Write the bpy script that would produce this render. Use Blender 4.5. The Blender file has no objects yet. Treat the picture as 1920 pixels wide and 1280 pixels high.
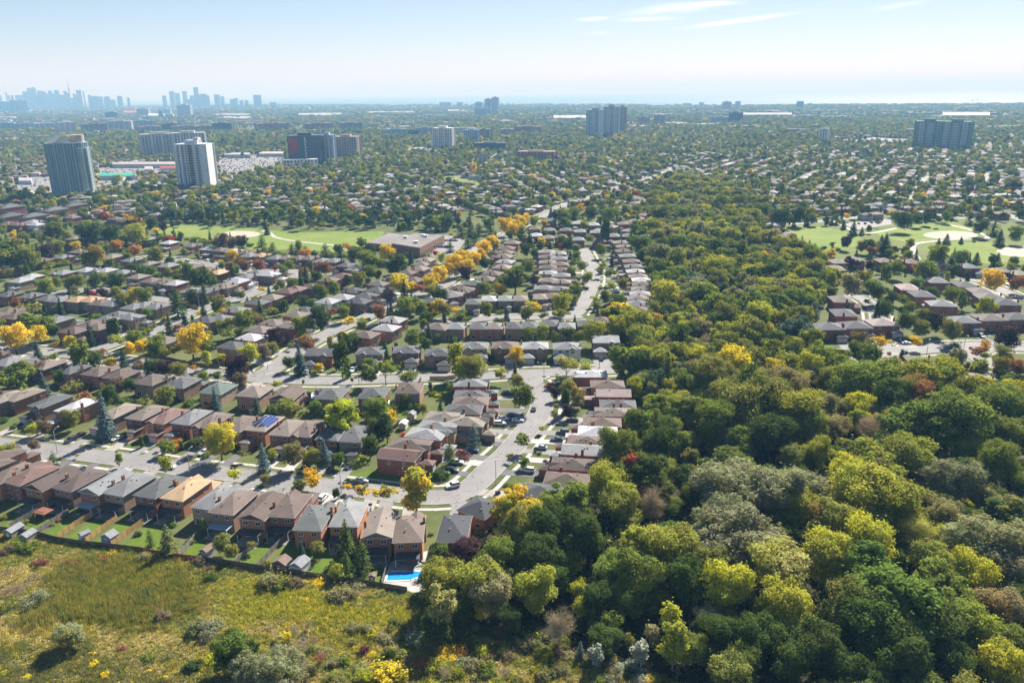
import bpy, math, random
import numpy as np
from mathutils import Matrix, Vector

random.seed(7)
S = bpy.context.scene
R = math.radians

# ------------------------------------------------------------------ camera
CAM_H, FPX = 120.0, 1492.0
PITCH, ROLL = R(17.31), R(0.655)
FW = Vector((0, math.cos(PITCH), -math.sin(PITCH)))
_up = Vector((0, math.sin(PITCH), math.cos(PITCH)))
_rt = Vector((1, 0, 0))
RT = _rt * math.cos(ROLL) - _up * math.sin(ROLL)
UP = _rt * math.sin(ROLL) + _up * math.cos(ROLL)
cam_d = bpy.data.cameras.new("camera")
cam_d.sensor_width = 36.0
cam_d.lens = 36.0 * FPX / 1920.0
cam_d.clip_start, cam_d.clip_end = 1.0, 150000.0
cam = bpy.data.objects.new("camera", cam_d)
S.collection.objects.link(cam)
cam.matrix_world = Matrix(((RT.x, UP.x, -FW.x, 0), (RT.y, UP.y, -FW.y, 0), (RT.z, UP.z, -FW.z, CAM_H), (0, 0, 0, 1)))
S.camera = cam

# ------------------------------------------------------------------ light
SUN_AZ, SUN_EL = R(28.0), R(39.0)          # azimuth measured from +Y towards +X
SKY_STRENGTH, SUN_STRENGTH = 0.05, 5.0
world = bpy.data.worlds.new("World")
S.world = world
world.use_nodes = True
wn = world.node_tree
wn.nodes.clear()
w_out = wn.nodes.new("ShaderNodeOutputWorld")
w_bg = wn.nodes.new("ShaderNodeBackground")
w_sky = wn.nodes.new("ShaderNodeTexSky")
w_sky.sky_type = 'NISHITA'
w_sky.sun_disc = False
w_sky.sun_elevation = SUN_EL
w_sky.sun_rotation = SUN_AZ
w_sky.altitude = 2500
w_sky.air_density = 1.2
w_sky.dust_density = 0.0
w_sky.ozone_density = 3.0
w_bg.inputs['Strength'].default_value = SKY_STRENGTH
wn.links.new(w_bg.outputs[0], w_out.inputs[0])

def wisps():
    """A few thin cirrus streaks high over the lake, as directions in the sky."""
    N, L = wn.nodes, wn.links
    tc = N.new("ShaderNodeTexCoord")
    sep = N.new("ShaderNodeSeparateXYZ"); L.new(tc.outputs['Generated'], sep.inputs[0])
    def math_(op, a, b=None, c=None):
        n = N.new("ShaderNodeMath"); n.operation = op
        for i, v in enumerate((a, b, c)):
            if v is None: continue
            if isinstance(v, (int, float)): n.inputs[i].default_value = v
            else: L.new(v, n.inputs[i])
        return n.outputs[0]
    az = math_('ARCTAN2', sep.outputs[0], sep.outputs[1])
    el = math_('ARCSINE', sep.outputs[2])
    com = N.new("ShaderNodeCombineXYZ")
    tilt = math_('MULTIPLY_ADD', az, -0.13, el)
    L.new(math_('MULTIPLY', az, 9.0), com.inputs[0]); L.new(math_('MULTIPLY', tilt, 120.0), com.inputs[1])
    nz = N.new("ShaderNodeTexNoise"); nz.inputs['Scale'].default_value = 1.0
    nz.inputs['Detail'].default_value = 5.0; nz.inputs['Roughness'].default_value = 0.55
    L.new(com.outputs[0], nz.inputs['Vector'])
    total = None
    # (azimuth, elevation, half width, half height, tilt, weight) of each streak, radians
    for a0, e0, hw, hh, tl, wt in WISPS:
        da = math_('SUBTRACT', az, a0)
        de = math_('SUBTRACT', math_('SUBTRACT', el, e0), math_('MULTIPLY', da, tl))
        q = math_('ADD', math_('POWER', math_('ABSOLUTE', math_('DIVIDE', da, hw)), 2.0),
                  math_('POWER', math_('ABSOLUTE', math_('DIVIDE', de, hh)), 2.0))
        m = math_('MULTIPLY', math_('POWER', 2.718, math_('MULTIPLY', q, -1.0)), wt)
        total = m if total is None else math_('MAXIMUM', total, m)
    v = math_('MULTIPLY', total, math_('MULTIPLY_ADD', nz.outputs[0], 3.2, -0.85))
    cl = N.new("ShaderNodeClamp"); L.new(v, cl.inputs[0])
    mix = N.new("ShaderNodeMix"); mix.data_type = 'RGBA'
    L.new(cl.outputs[0], mix.inputs['Factor'])
    air = N.new('ShaderNodeMix'); air.data_type = 'RGBA'; air.blend_type = 'MULTIPLY'; air.inputs['Factor'].default_value = 1.0
    L.new(w_sky.outputs[0], air.inputs[6]); air.inputs[7].default_value = (.98, .85, .865, 1)     # a slightly rosier, less cyan autumn sky
    L.new(air.outputs[2], mix.inputs[6])
    mix.inputs[7].default_value = (14.0, 14.2, 14.6, 1)
    L.new(mix.outputs[2], w_bg.inputs[0])

def sky_dir(px, py):
    d = (FW + RT * ((px - 960) / FPX) + UP * ((640 - py) / FPX)).normalized()
    return math.atan2(d.x, d.y), math.asin(d.z)
WISPS = []
for px, py, hw, hh, tl, wt in ((1258, 18, 52, 6, .08, 1.0), (1325, 8, 38, 3.4, .02, .9), (1212, 36, 36, 2.8, .0, .8), (1115, 36, 22, 2.6, .03, .6),
                               (1380, 40, 62, 2.6, .1, .95), (1690, 10, 32, 3, .12, .3), (1125, 62, 20, 2, 0, .3)):
    a, e = sky_dir(px, py)
    WISPS.append((a, e, hw / FPX, hh / FPX, tl, wt))
wisps()

sun_d = bpy.data.lights.new("sun", 'SUN')
sun_d.energy = SUN_STRENGTH
sun_d.angle = R(0.53)
sun_d.color = (1.0, 0.972, 0.93)
sun = bpy.data.objects.new("sun", sun_d)
S.collection.objects.link(sun)
SUN_DIR = Vector((math.sin(SUN_AZ) * math.cos(SUN_EL), math.cos(SUN_AZ) * math.cos(SUN_EL), math.sin(SUN_EL)))
sun.rotation_euler = SUN_DIR.to_track_quat('Z', 'Y').to_euler()
sun.location = (200, 400, 400)

S.view_settings.view_transform = 'Standard'
S.view_settings.look = 'None'
S.view_settings.gamma = 1.0
S.view_settings.exposure = 1.4
S.view_settings.use_curve_mapping = False
S.render.engine = 'CYCLES'
cy = S.cycles
cy.max_bounces = 5
cy.diffuse_bounces = 3
cy.glossy_bounces = 2
cy.transmission_bounces = 3
cy.transparent_max_bounces = 4
cy.volume_bounces = 1
cy.use_adaptive_sampling = False
cy.use_denoising = True
try:
    cy.denoiser = 'OPENIMAGEDENOISE'
    cy.denoising_input_passes = 'RGB_ALBEDO_NORMAL'
    cy.denoising_prefilter = 'ACCURATE'
except Exception:
    pass
cy.sample_clamp_indirect = 6.0
cy.caustics_reflective = False
cy.caustics_refractive = False

# ------------------------------------------------------------------ helpers
def pix(px, py, z=0.0):
    """World point at height z seen at photograph pixel (px, py)."""
    d = FW + RT * ((px - 960) / FPX) + UP * ((640 - py) / FPX)
    t = (z - CAM_H) / d.z
    return Vector((d.x * t, d.y * t, z))

def proj(p):
    q = Vector(p) - Vector((0, 0, CAM_H))
    dz = q.dot(FW)
    return 960 + FPX * q.dot(RT) / dz, 640 - FPX * q.dot(UP) / dz, dz

def tag(o, label=None, cat=None, group=None, kind=None):
    if label: o['label'] = label
    if cat: o['category'] = cat
    if group: o['group'] = group
    if kind: o['kind'] = kind
    return o

def link(name, mesh, parent=None, loc=(0, 0, 0), rz=0.0, scale=None, tint=None):
    o = bpy.data.objects.new(name, mesh)
    S.collection.objects.link(o)
    o.location = loc
    if rz: o.rotation_euler = (0, 0, rz)
    if scale is not None: o.scale = scale
    if parent is not None: o.parent = parent
    if tint is not None: o['tint'] = tuple(float(c) for c in tint)
    return o

def empty(name, loc=(0, 0, 0), rz=0.0, scale=None):
    return link(name, None, None, loc, rz, scale)

class MB:
    """Collects boxes, prisms and polygons into one mesh."""
    def __init__(self):
        self.v, self.f, self.m = [], [], []
    def poly(self, pts, mi=0):
        b = len(self.v)
        self.v += [tuple(p) for p in pts]
        self.f.append(tuple(range(b, b + len(pts)))); self.m.append(mi)
    def box(self, x0, x1, y0, y1, z0, z1, mi=0):
        b = len(self.v)
        self.v += [(x0, y0, z0), (x1, y0, z0), (x1, y1, z0), (x0, y1, z0), (x0, y0, z1), (x1, y0, z1), (x1, y1, z1), (x0, y1, z1)]
        for f in ((0, 3, 2, 1), (4, 5, 6, 7), (0, 1, 5, 4), (1, 2, 6, 5), (2, 3, 7, 6), (3, 0, 4, 7)):
            self.f.append(tuple(b + i for i in f)); self.m.append(mi)
    def obox(self, c, ax, hx, hy, z0, z1, mi=0):
        """Box with centre c (x, y), unit axis ax in plan and half sizes."""
        ay = (-ax[1], ax[0]); b = len(self.v)
        for z in (z0, z1):
            for sx, sy in ((-1, -1), (1, -1), (1, 1), (-1, 1)):
                self.v.append((c[0] + ax[0] * hx * sx + ay[0] * hy * sy, c[1] + ax[1] * hx * sx + ay[1] * hy * sy, z))
        for f in ((0, 3, 2, 1), (4, 5, 6, 7), (0, 1, 5, 4), (1, 2, 6, 5), (2, 3, 7, 6), (3, 0, 4, 7)):
            self.f.append(tuple(b + i for i in f)); self.m.append(mi)
    def hip(self, x0, x1, y0, y1, z, rise, ov=0.45, th=0.22, gable=False, hipf=0.5, mi=0, along='y', inset=None):
        """Hip or gable roof with a fascia edge; the ridge runs along y (or x)."""
        x0, x1, y0, y1 = x0 - ov, x1 + ov, y0 - ov, y1 + ov
        b = len(self.v)
        zb, zt = z, z + th
        E = [(x0, y0), (x1, y0), (x1, y1), (x0, y1)]
        self.v += [(a, c, zb) for a, c in E] + [(a, c, zt) for a, c in E]
        if along == 'y':
            i = 0.0 if gable else min((y1 - y0) * .49, (x1 - x0) * hipf)
            xm = (x0 + x1) / 2
            self.v += [(xm, y0 + i, zt + rise), (xm, y1 - i, zt + rise)]
            top = ((4, 5, 8), (5, 6, 9, 8), (6, 7, 9), (7, 4, 8, 9))
        else:
            i = 0.0 if gable else min((x1 - x0) * .49, (y1 - y0) * hipf)
            ym = (y0 + y1) / 2
            self.v += [(x0 + i, ym, zt + rise), (x1 - i, ym, zt + rise)]
            top = ((4, 5, 9, 8), (5, 6, 9), (6, 7, 8, 9), (7, 4, 8))
        for f in top + ((0, 3, 2, 1), (0, 1, 5, 4), (1, 2, 6, 5), (2, 3, 7, 6), (3, 0, 4, 7)):
            self.f.append(tuple(b + k for k in f)); self.m.append(mi)
    def ring(self, x0, x1, y0, y1, z0, z1, w, mi=0):
        """A rectangular frame of four bars."""
        self.box(x0, x1, y0, y0 + w, z0, z1, mi); self.box(x0, x1, y1 - w, y1, z0, z1, mi)
        self.box(x0, x0 + w, y0 + w, y1 - w, z0, z1, mi); self.box(x1 - w, x1, y0 + w, y1 - w, z0, z1, mi)
    def tube(self, pts, rad, n=6, mi=0, cap=True):
        pts = [Vector(p) for p in pts]; b = len(self.v)
        for i, p in enumerate(pts):
            d = (pts[min(i + 1, len(pts) - 1)] - pts[max(i - 1, 0)]).normalized()
            a = d.cross(Vector((0, 0, 1)) if abs(d.z) < .9 else Vector((1, 0, 0))).normalized(); c = d.cross(a)
            for k in range(n):
                t = 2 * math.pi * k / n
                self.v.append(tuple(p + (a * math.cos(t) + c * math.sin(t)) * rad[i]))
        for i in range(len(pts) - 1):
            for k in range(n):
                k2 = (k + 1) % n
                self.f.append((b + i * n + k, b + i * n + k2, b + (i + 1) * n + k2, b + (i + 1) * n + k)); self.m.append(mi)
        if cap:
            self.f.append(tuple(b + k for k in range(n))[::-1]); self.m.append(mi)
            e = b + (len(pts) - 1) * n
            self.f.append(tuple(e + k for k in range(n))); self.m.append(mi)
    def mesh(self, name, *mats):
        me = bpy.data.meshes.new(name)
        me.from_pydata(self.v, [], self.f)
        for m in mats: me.materials.append(m)
        if len(mats) > 1: me.polygons.foreach_set('material_index', self.m)
        me.update()
        return me

def np_mesh(name, V, Q, mat, attrs=None, smooth=False):
    """Mesh of quads (or tris) from numpy arrays; attrs = {name: per-face floats}."""
    me = bpy.data.meshes.new(name)
    k = Q.shape[1]
    me.vertices.add(len(V)); me.vertices.foreach_set('co', np.asarray(V, np.float32).ravel())
    me.loops.add(Q.size); me.loops.foreach_set('vertex_index', np.asarray(Q, np.int32).ravel())
    me.polygons.add(len(Q))
    me.polygons.foreach_set('loop_start', np.arange(0, Q.size, k, dtype=np.int32))
    if mat: me.materials.append(mat)
    me.update(calc_edges=True)
    for an, av in (attrs or {}).items():
        a = me.attributes.new(an, 'FLOAT', 'FACE'); a.data.foreach_set('value', np.asarray(av, np.float32))
    return me

# ------------------------------------------------------------------ materials
def new_mat(name):
    m = bpy.data.materials.new(name); m.use_nodes = True
    nt = m.node_tree; nt.nodes.clear()
    out = nt.nodes.new("ShaderNodeOutputMaterial")
    return m, nt, out

def nd(nt, typ, **kw):
    n = nt.nodes.new("ShaderNode" + typ)
    for k, v in kw.items():
        if hasattr(n, k): setattr(n, k, v)
    return n

def sock(nt, to, v):
    if isinstance(v, bpy.types.NodeSocket): nt.links.new(v, to)
    elif isinstance(v, (tuple, list)) and to.type == 'RGBA': to.default_value = (*v[:3], 1)
    else: to.default_value = v

def mixc(nt, f, a, b, mode='MIX'):
    n = nd(nt, "Mix", data_type='RGBA', blend_type=mode)
    sock(nt, n.inputs[0], f); sock(nt, n.inputs[6], a); sock(nt, n.inputs[7], b)
    return n.outputs[2]

def mth(nt, op, a, b=0.0, clamp=False):
    n = nd(nt, "Math", operation=op, use_clamp=clamp)
    sock(nt, n.inputs[0], a); sock(nt, n.inputs[1], b)
    return n.outputs[0]

def noise(nt, scale, detail=3.0, rough=0.55, coord='Object', vec=None, dist=0.0):
    n = nd(nt, "TexNoise")
    n.inputs['Scale'].default_value = scale; n.inputs['Detail'].default_value = detail; n.inputs['Roughness'].default_value = rough
    n.inputs['Distortion'].default_value = dist
    if vec is None: vec = nd(nt, "TexCoord").outputs[coord]
    nt.links.new(vec, n.inputs['Vector'])
    return n.outputs[0]

def ramp(nt, v, lo, hi):
    n = nd(nt, "MapRange"); n.clamp = True
    sock(nt, n.inputs[0], v); n.inputs[1].default_value = lo; n.inputs[2].default_value = hi
    return n.outputs[0]

def attr(nt, name, typ='INSTANCER', out=0):
    n = nd(nt, "Attribute"); n.attribute_type = typ; n.attribute_name = name
    return n.outputs[out]

def bsdf(nt, out, col, rough=0.8, spec=0.3, metal=0.0, bump=None, bdist=0.05):
    p = nd(nt, "BsdfPrincipled")
    sock(nt, p.inputs['Base Color'], col); sock(nt, p.inputs['Roughness'], rough)
    p.inputs['Specular IOR Level'].default_value = spec; p.inputs['Metallic'].default_value = metal
    if bump is not None:
        b = nd(nt, "Bump"); b.inputs['Distance'].default_value = bdist; nt.links.new(bump, b.inputs['Height'])
        b.inputs['Strength'].default_value = 0.6
        nt.links.new(b.outputs[0], p.inputs['Normal'])
    nt.links.new(p.outputs[0], out.inputs[0])
    return p

def plain(name, col, rough=0.7, spec=0.3, metal=0.0, var=0.15, scale=1.0):
    m, nt, out = new_mat(name)
    f = noise(nt, scale, 3)
    c = mixc(nt, ramp(nt, f, .3, .7), tuple(x * (1 - var) for x in col), tuple(min(1, x * (1 + var)) for x in col))
    bsdf(nt, out, c, rough, spec, metal)
    return m

def tinted(name, rough=0.85, spec=0.25, scale=0.8, var=0.25, fine=6.0, finevar=0.2, streak=None):
    """Colour comes from the object's own 'tint', broken up by two scales of noise."""
    m, nt, out = new_mat(name)
    t = attr(nt, 'tint', 'OBJECT')
    ob = nd(nt, "ObjectInfo")
    off = nd(nt, "VectorMath", operation='ADD')
    tc = nd(nt, "TexCoord")
    nt.links.new(tc.outputs['Object'], off.inputs[0])
    sc = mth(nt, 'MULTIPLY', ob.outputs['Random'], 50.0)
    nt.links.new(sc, off.inputs[1])
    a = noise(nt, scale, 3, vec=off.outputs[0]); b = noise(nt, fine, 2, vec=off.outputs[0])
    k = mth(nt, 'ADD', mth(nt, 'MULTIPLY', mth(nt, 'SUBTRACT', a, .5), var * 2.4), mth(nt, 'MULTIPLY', mth(nt, 'SUBTRACT', b, .5), finevar * 2.4))
    if streak:
        mp = nd(nt, "Mapping"); mp.inputs['Scale'].default_value = streak
        nt.links.new(off.outputs[0], mp.inputs[0])
        s = noise(nt, 1.0, 3, vec=mp.outputs[0])
        k = mth(nt, 'ADD', k, mth(nt, 'MULTIPLY', mth(nt, 'SUBTRACT', s, .5), .5))
    k = mth(nt, 'ADD', k, 1.0)
    v = nd(nt, "VectorMath", operation='SCALE'); nt.links.new(t, v.inputs[0]); nt.links.new(k, v.inputs['Scale'])
    bsdf(nt, out, v.outputs[0], rough, spec)
    return m

def leaf_material(name, trans=0.38):
    m, nt, out = new_mat(name)
    t1, t2 = attr(nt, 'tint'), attr(nt, 'tint2')
    lobe = attr(nt, 'lobe', 'GEOMETRY', 2); lv = attr(nt, 'lv', 'GEOMETRY', 2)
    c = mixc(nt, ramp(nt, mth(nt, 'ADD', lobe, attr(nt, 'amt', 'INSTANCER', 2)), .35, .85), t1, t2)
    k = mth(nt, 'MULTIPLY_ADD', lv, 0.75); nt.nodes[-1].inputs[2].default_value = 0.62
    v = nd(nt, "VectorMath", operation='SCALE'); nt.links.new(c, v.inputs[0]); nt.links.new(k, v.inputs['Scale'])
    d = nd(nt, "BsdfDiffuse"); nt.links.new(v.outputs[0], d.inputs[0])
    tr = nd(nt, "BsdfTranslucent")
    warm = mixc(nt, 1.0, v.outputs[0], (1.25, 1.15, 0.55), 'MULTIPLY')
    nt.links.new(warm, tr.inputs[0])
    mx = nd(nt, "MixShader"); mx.inputs[0].default_value = trans
    nt.links.new(d.outputs[0], mx.inputs[1]); nt.links.new(tr.outputs[0], mx.inputs[2])
    nt.links.new(mx.outputs[0], out.inputs[0])
    return m

M_LEAF = leaf_material("leaves")
M_NEEDLE = leaf_material("needles", 0.15)
M_BARK = plain("bark", (0.09, 0.07, 0.055), .9, .1, var=.35, scale=3)
M_PALEBARK = plain("pale_bark", (0.30, 0.27, 0.23), .9, .1, var=.3, scale=3)

# ------------------------------------------------------------------ labels: which one of its look-alikes
ORD = "first second third fourth fifth sixth seventh eighth ninth tenth eleventh twelfth thirteenth fourteenth fifteenth sixteenth seventeenth eighteenth nineteenth twentieth".split()
PENDING = []
def later(o, desc, zone, cat, group, at=None):
    """Keep a thing's look and its place; name_all() turns look-alikes into first, second ... from left."""
    o['category'] = cat; o['group'] = group
    PENDING.append((o, desc, zone, proj(at if at is not None else o.location)[0]))

def name_all():
    b = {}
    for o, d, z, u in PENDING: b.setdefault((d, z), []).append((u, o))
    for (d, z), l in b.items():
        l.sort(key=lambda t: t[0])
        for i, (u, o) in enumerate(l):
            n = "" if len(l) == 1 else (ORD[i] if i < 20 else f"{i + 1}th") + " "
            full = f"{n}{d} from left {z}" if n else f"{d} {z}"
            o['label'] = full

# ------------------------------------------------------------------ tree prototypes
def _unit(n, rng):
    v = rng.normal(size=(n, 3)); return v / np.linalg.norm(v, axis=1, keepdims=True)

def cards(P, N, s, asp, rng, axis=None):
    """One rhombus leaf clump at each point, normal N, half length s, slimness asp."""
    n = len(P)
    if axis is None: axis = _unit(n, rng)
    t = np.cross(N, axis); t /= np.linalg.norm(t, axis=1, keepdims=True) + 1e-9
    b = np.cross(N, t)
    if np.isscalar(s): s = np.full(n, s)
    s = s[:, None] * rng.uniform(.65, 1.3, (n, 1))
    fold = N * s * rng.uniform(-.25, .25, (n, 1))
    V = np.stack([P - b * s, P + t * s * asp + fold, P + b * s, P - t * s * asp + fold], 1).reshape(-1, 3)
    Q = np.arange(4 * n).reshape(n, 4)
    return V, Q

def lobed(seed, n, lobes, leaf, asp=.7, droop=0.0, up=.75, core=.32, sub=5):
    """Leaves on the skins of many overlapping lobes and the clumps growing out of them: lobes = (cx, cy, cz, rx, rz)."""
    rng = np.random.default_rng(seed)
    L = np.array(lobes); own = np.arange(len(L))
    if sub:
        d = _unit(len(L) * sub, rng); d[:, 2] = np.abs(d[:, 2]) * .8 - .15; o = np.repeat(np.arange(len(L)), sub); k_ = rng.uniform(.28, .55, len(o))
        S_ = np.stack([L[o, 0] + d[:, 0] * L[o, 3] * .95, L[o, 1] + d[:, 1] * L[o, 3] * .95, L[o, 2] + d[:, 2] * L[o, 4] * .95, L[o, 3] * k_, L[o, 4] * k_], 1)
        own = np.concatenate([own, o]); nl = len(L); L = np.vstack([L, S_])
    w = L[:, 3] ** 2; w /= w.sum()
    k = rng.choice(len(L), n, p=w)
    d = _unit(n, rng)
    rad = (1 - core * rng.random(n) ** 1.6)[:, None]
    bump = 1 + .22 * np.sin(d[:, :1] * 5 + k[:, None]) * np.cos(d[:, 1:2] * 6 + k[:, None] * 2)
    off = d * rad * bump * np.stack([L[k, 3], L[k, 3], L[k, 4]], 1)
    shoot = (rng.random(n) < .13)[:, None] * rng.exponential(.32, (n, 1)) * (1.0 if leaf < .5 else .5)
    P = L[k, :3] + off + (d + np.array([0, 0, .6])) * shoot + rng.normal(0, .04, (n, 3))
    N = d + _unit(n, rng) * .65 + np.array([0, 0, up])
    N /= np.linalg.norm(N, axis=1, keepdims=True)
    ax = None
    if droop:
        ax = np.cross(N, np.array([0, 0, 1.0]) + _unit(n, rng) * .35)
        ax = np.cross(ax, N) + _unit(n, rng) * .1
        ax = np.cross(N, ax)
    V, Q = cards(P, N, leaf, asp, rng, ax)
    lob = rng.random(own.max() + 1)[own] + rng.normal(0, .07, len(L))
    return V, Q, {'lobe': np.clip(lob[k] + rng.normal(0, .10, n), 0, 1), 'lv': rng.random(n)}

def round_lobes(seed, n, R_, zc, hz, r0, r1, flat=.85):
    rng = random.Random(seed); out = []; sk = [rng.uniform(-.16, .16) for _ in range(2)]; sx = rng.uniform(.86, 1.14)
    for i in range(n):
        t = i / n * 2 * math.pi * 3.1 + rng.uniform(-.3, .3); z = rng.uniform(-1, 1); q = math.sqrt(max(0, 1 - z * z))
        f = rng.uniform(.55, 1.12) if i > n // 5 else rng.uniform(0, .5)
        r = rng.uniform(r0 * .8, r1 * 1.12)
        out.append((R_ * (q * math.cos(t) * f * sx + sk[0] * z), R_ * (q * math.sin(t) * f / sx + sk[1] * z), zc + hz * z * f, r, r * flat))
    return out

def trunk_mesh(seed, h, r, mat, fork=.35, spread=3.0, limbs=6):
    rng = random.Random(seed); m = MB()
    top = h * .8
    pts = [(0, 0, -.3)] + [(rng.uniform(-.15, .15) * i, rng.uniform(-.15, .15) * i, top * i / 4) for i in range(1, 5)]
    m.tube(pts, [r * 1.3] + [r * (1 - .2 * i) for i in range(1, 5)], 7)
    for i in range(limbs):
        z = h * (fork + .35 * i / limbs); a = i * 2.4 + rng.random()
        e = (math.cos(a) * spread * rng.uniform(.6, 1), math.sin(a) * spread * rng.uniform(.6, 1), z + h * rng.uniform(.15, .3))
        mid = (e[0] * .45, e[1] * .45, z + (e[2] - z) * .35)
        m.tube([(0, 0, z - .2), mid, e], [r * .5, r * .33, r * .12], 5)
    return m.mesh("trunk", mat)

PROTO = {}        # kind -> list of (crown mesh by level of detail, trunk mesh, nominal height, nominal radius)
def add_proto(kind, make, trunk, height, radius, mat=None):
    lod = []
    for nm, s in ((1.0, 1.0), (.5 if mat else .22, 1.95), (.035, 4.3)):
        V, Q, A = make(nm, s)
        lod.append(np_mesh("crown", V, Q, mat or M_LEAF, A))
    PROTO.setdefault(kind, []).append((lod, trunk, height, radius))

def n_of(n, f): return max(40, int(n * f))
for sd in range(5):                                        # broad crowned maples, ash, oak
    lb = round_lobes(sd, 26 + 3 * sd, 4.3, 8.6, 4.2 + .25 * sd, 1.5, 2.5)
    add_proto('broad', lambda f, s, sd=sd, lb=lb: lobed(sd, n_of(19000, f), lb, .23 * s ** .8, .75), trunk_mesh(sd, 12, .33, M_BARK), 14.0, 6.0)
for sd in range(2):                                        # many small tiers, like a big Norway maple
    lb = round_lobes(40 + sd, 60, 4.8, 8.4, 4.6, .9, 1.5, .7)
    add_proto('tiered', lambda f, s, sd=sd, lb=lb: lobed(40 + sd, n_of(20000, f), lb, .23 * s ** .8, .8, up=1.0), trunk_mesh(40 + sd, 12, .36, M_BARK), 14.0, 6.0)
for sd in range(3):                                        # willows: soft grey green billows of slim leaves
    lb = round_lobes(60 + sd, 70, 5.2, 7.0, 3.9, .9, 1.6, 1.15)
    add_proto('willow', lambda f, s, sd=sd, lb=lb: lobed(60 + sd, n_of(24000, f), lb, .33 * s ** .8, .26 + .08 * (s > 1), droop=1, up=.3, core=.5, sub=2), trunk_mesh(60 + sd, 10, .45, M_BARK, .2, 4), 11.5, 6.4)
for sd in range(3):                                        # poplars, upright open crowns
    lb = round_lobes(80 + sd, 24, 2.4, 8.6, 5.4, .9, 1.6, 1.1)
    add_proto('upright', lambda f, s, sd=sd, lb=lb: lobed(80 + sd, n_of(6500, f), lb, .25 * s ** .8, .8), trunk_mesh(80 + sd, 13, .22, M_PALEBARK, .3, 2), 15.0, 3.6)
for sd in range(3):                                        # open street trees with a see-through flat crown
    lb = round_lobes(100 + sd, 20, 3.0, 5.6, 2.0, .8, 1.35, .6)
    add_proto('open', lambda f, s, sd=sd, lb=lb: lobed(100 + sd, n_of(4200, f), lb, .22 * s ** .8, .7), trunk_mesh(100 + sd, 6.5, .16, M_BARK, .35, 2.2), 8.2, 4.0)
def tight(seed, n, f, s):
    lb = round_lobes(seed, 16, .5, 3.6, 3.0, .5, .85, 1.3)
    return lobed(seed, n_of(n, f), lb, .2 * s ** .8, .6)
for sd in range(2):                                        # columnar cedars
    add_proto('column', lambda f, s, sd=sd: tight(120 + sd, 2600, f, s), trunk_mesh(120 + sd, 3, .12, M_BARK, .3, .4, 2), 7.4, 1.2, M_NEEDLE)

def conifer(seed, f, s, h=12.0, rad=2.9, per=1.0, gap=.62, power=.85, sparse=0.0):
    rng = np.random.default_rng(seed); P, N, AX, LB = [], [], [], []
    z = h * .06; lv = 0
    while z < h * .985:
        r = rad * (1 - z / h) ** power + .12
        nb = max(5, int(9 * r / rad + 5))
        for k in range(nb):
            if rng.random() < sparse: continue
            a = 2 * math.pi * (k + rng.random() * .7) / nb + lv * .7
            rr = r * rng.uniform(.75, 1.1)
            m = max(2, int(per * 26 * rr / rad * f ** .5 * 1.0))
            t = rng.random(m) ** .7
            dz = -.32 * rr * t + .1 * rr * t ** 3
            w = rng.normal(0, .16 * rr, m) * t * (1.1 - t * .6)
            ca, sa = math.cos(a), math.sin(a)
            P.append(np.stack([ca * rr * t - sa * w, sa * rr * t + ca * w, z + dz + rng.normal(0, .06, m)], 1))
            nn = np.stack([np.full(m, ca * .35), np.full(m, sa * .35), np.ones(m)], 1) + _unit(m, rng) * .55
            N.append(nn / np.linalg.norm(nn, axis=1, keepdims=True))
            ax = np.stack([np.full(m, -sa), np.full(m, ca), np.zeros(m)], 1) + _unit(m, rng) * .4
            AX.append(ax); LB.append(np.full(m, rng.random()))
        z += gap * (.8 + .5 * (1 - z / h)) / (f ** .25); lv += 1
    P, N, AX = map(np.concatenate, (P, N, AX)); n = len(P)
    V, Q = cards(P, N, .3 * s ** .75, .45, rng, np.cross(N, AX))
    return V, Q, {'lobe': np.concatenate(LB), 'lv': rng.random(n)}
for sd in range(3):
    add_proto('spruce', lambda f, s, sd=sd: conifer(140 + sd, f, s, 12, 2.7 + .3 * sd), trunk_mesh(140 + sd, 13, .2, M_BARK, .3, .5, 2), 12.0, 2.9, M_NEEDLE)
for sd in range(2):
    add_proto('pine', lambda f, s, sd=sd: conifer(150 + sd, f, s, 11, 3.6, 1.0, .95, .55, .12), trunk_mesh(150 + sd, 12, .24, M_BARK, .3, .6, 2), 11.0, 3.6, M_NEEDLE)

def twigs(seed, f, s, h=10.0, rad=3.4, n=2600):
    rng = np.random.default_rng(seed); n = n_of(n, f)
    lb = np.array(round_lobes(seed, 22, rad * .62, h * .6, h * .3, rad * .28, rad * .42, 1.1))
    k = rng.integers(0, len(lb), n)
    d = _unit(n, rng); d[:, 2] = np.abs(d[:, 2]) * .8 + .1
    base = lb[k, :3] + _unit(n, rng) * (lb[k, 3] * rng.random(n) ** .5)[:, None]
    tip = base + d * rng.uniform(.5, 1.5, (n, 1))
    side = np.cross(d, _unit(n, rng)); side /= np.linalg.norm(side, axis=1, keepdims=True)
    w = .022 * s ** 1.1
    V = np.stack([base - side * w, base + side * w, tip + side * w * .4, tip - side * w * .4], 1).reshape(-1, 3)
    return V, np.arange(4 * n).reshape(n, 4), {'lobe': rng.random(len(lb))[k], 'lv': rng.random(n)}
for sd in range(2):
    add_proto('bare', lambda f, s, sd=sd: twigs(160 + sd, f, s), trunk_mesh(160 + sd, 9, .2, M_PALEBARK, .2, 2.6, 9), 9.6, 3.6)
for sd in range(4):                                        # shrubs
    lb = round_lobes(170 + sd, 24, 1.55, .75, .65, .3, .75, .85)
    add_proto('shrub', lambda f, s, sd=sd, lb=lb: lobed(170 + sd, n_of(2600, f), lb, .15 * s ** .8, .6 if sd < 2 else .4), trunk_mesh(170 + sd, 1.4, .08, M_BARK, .2, .8, 4), 2.5, 1.9)

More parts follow.
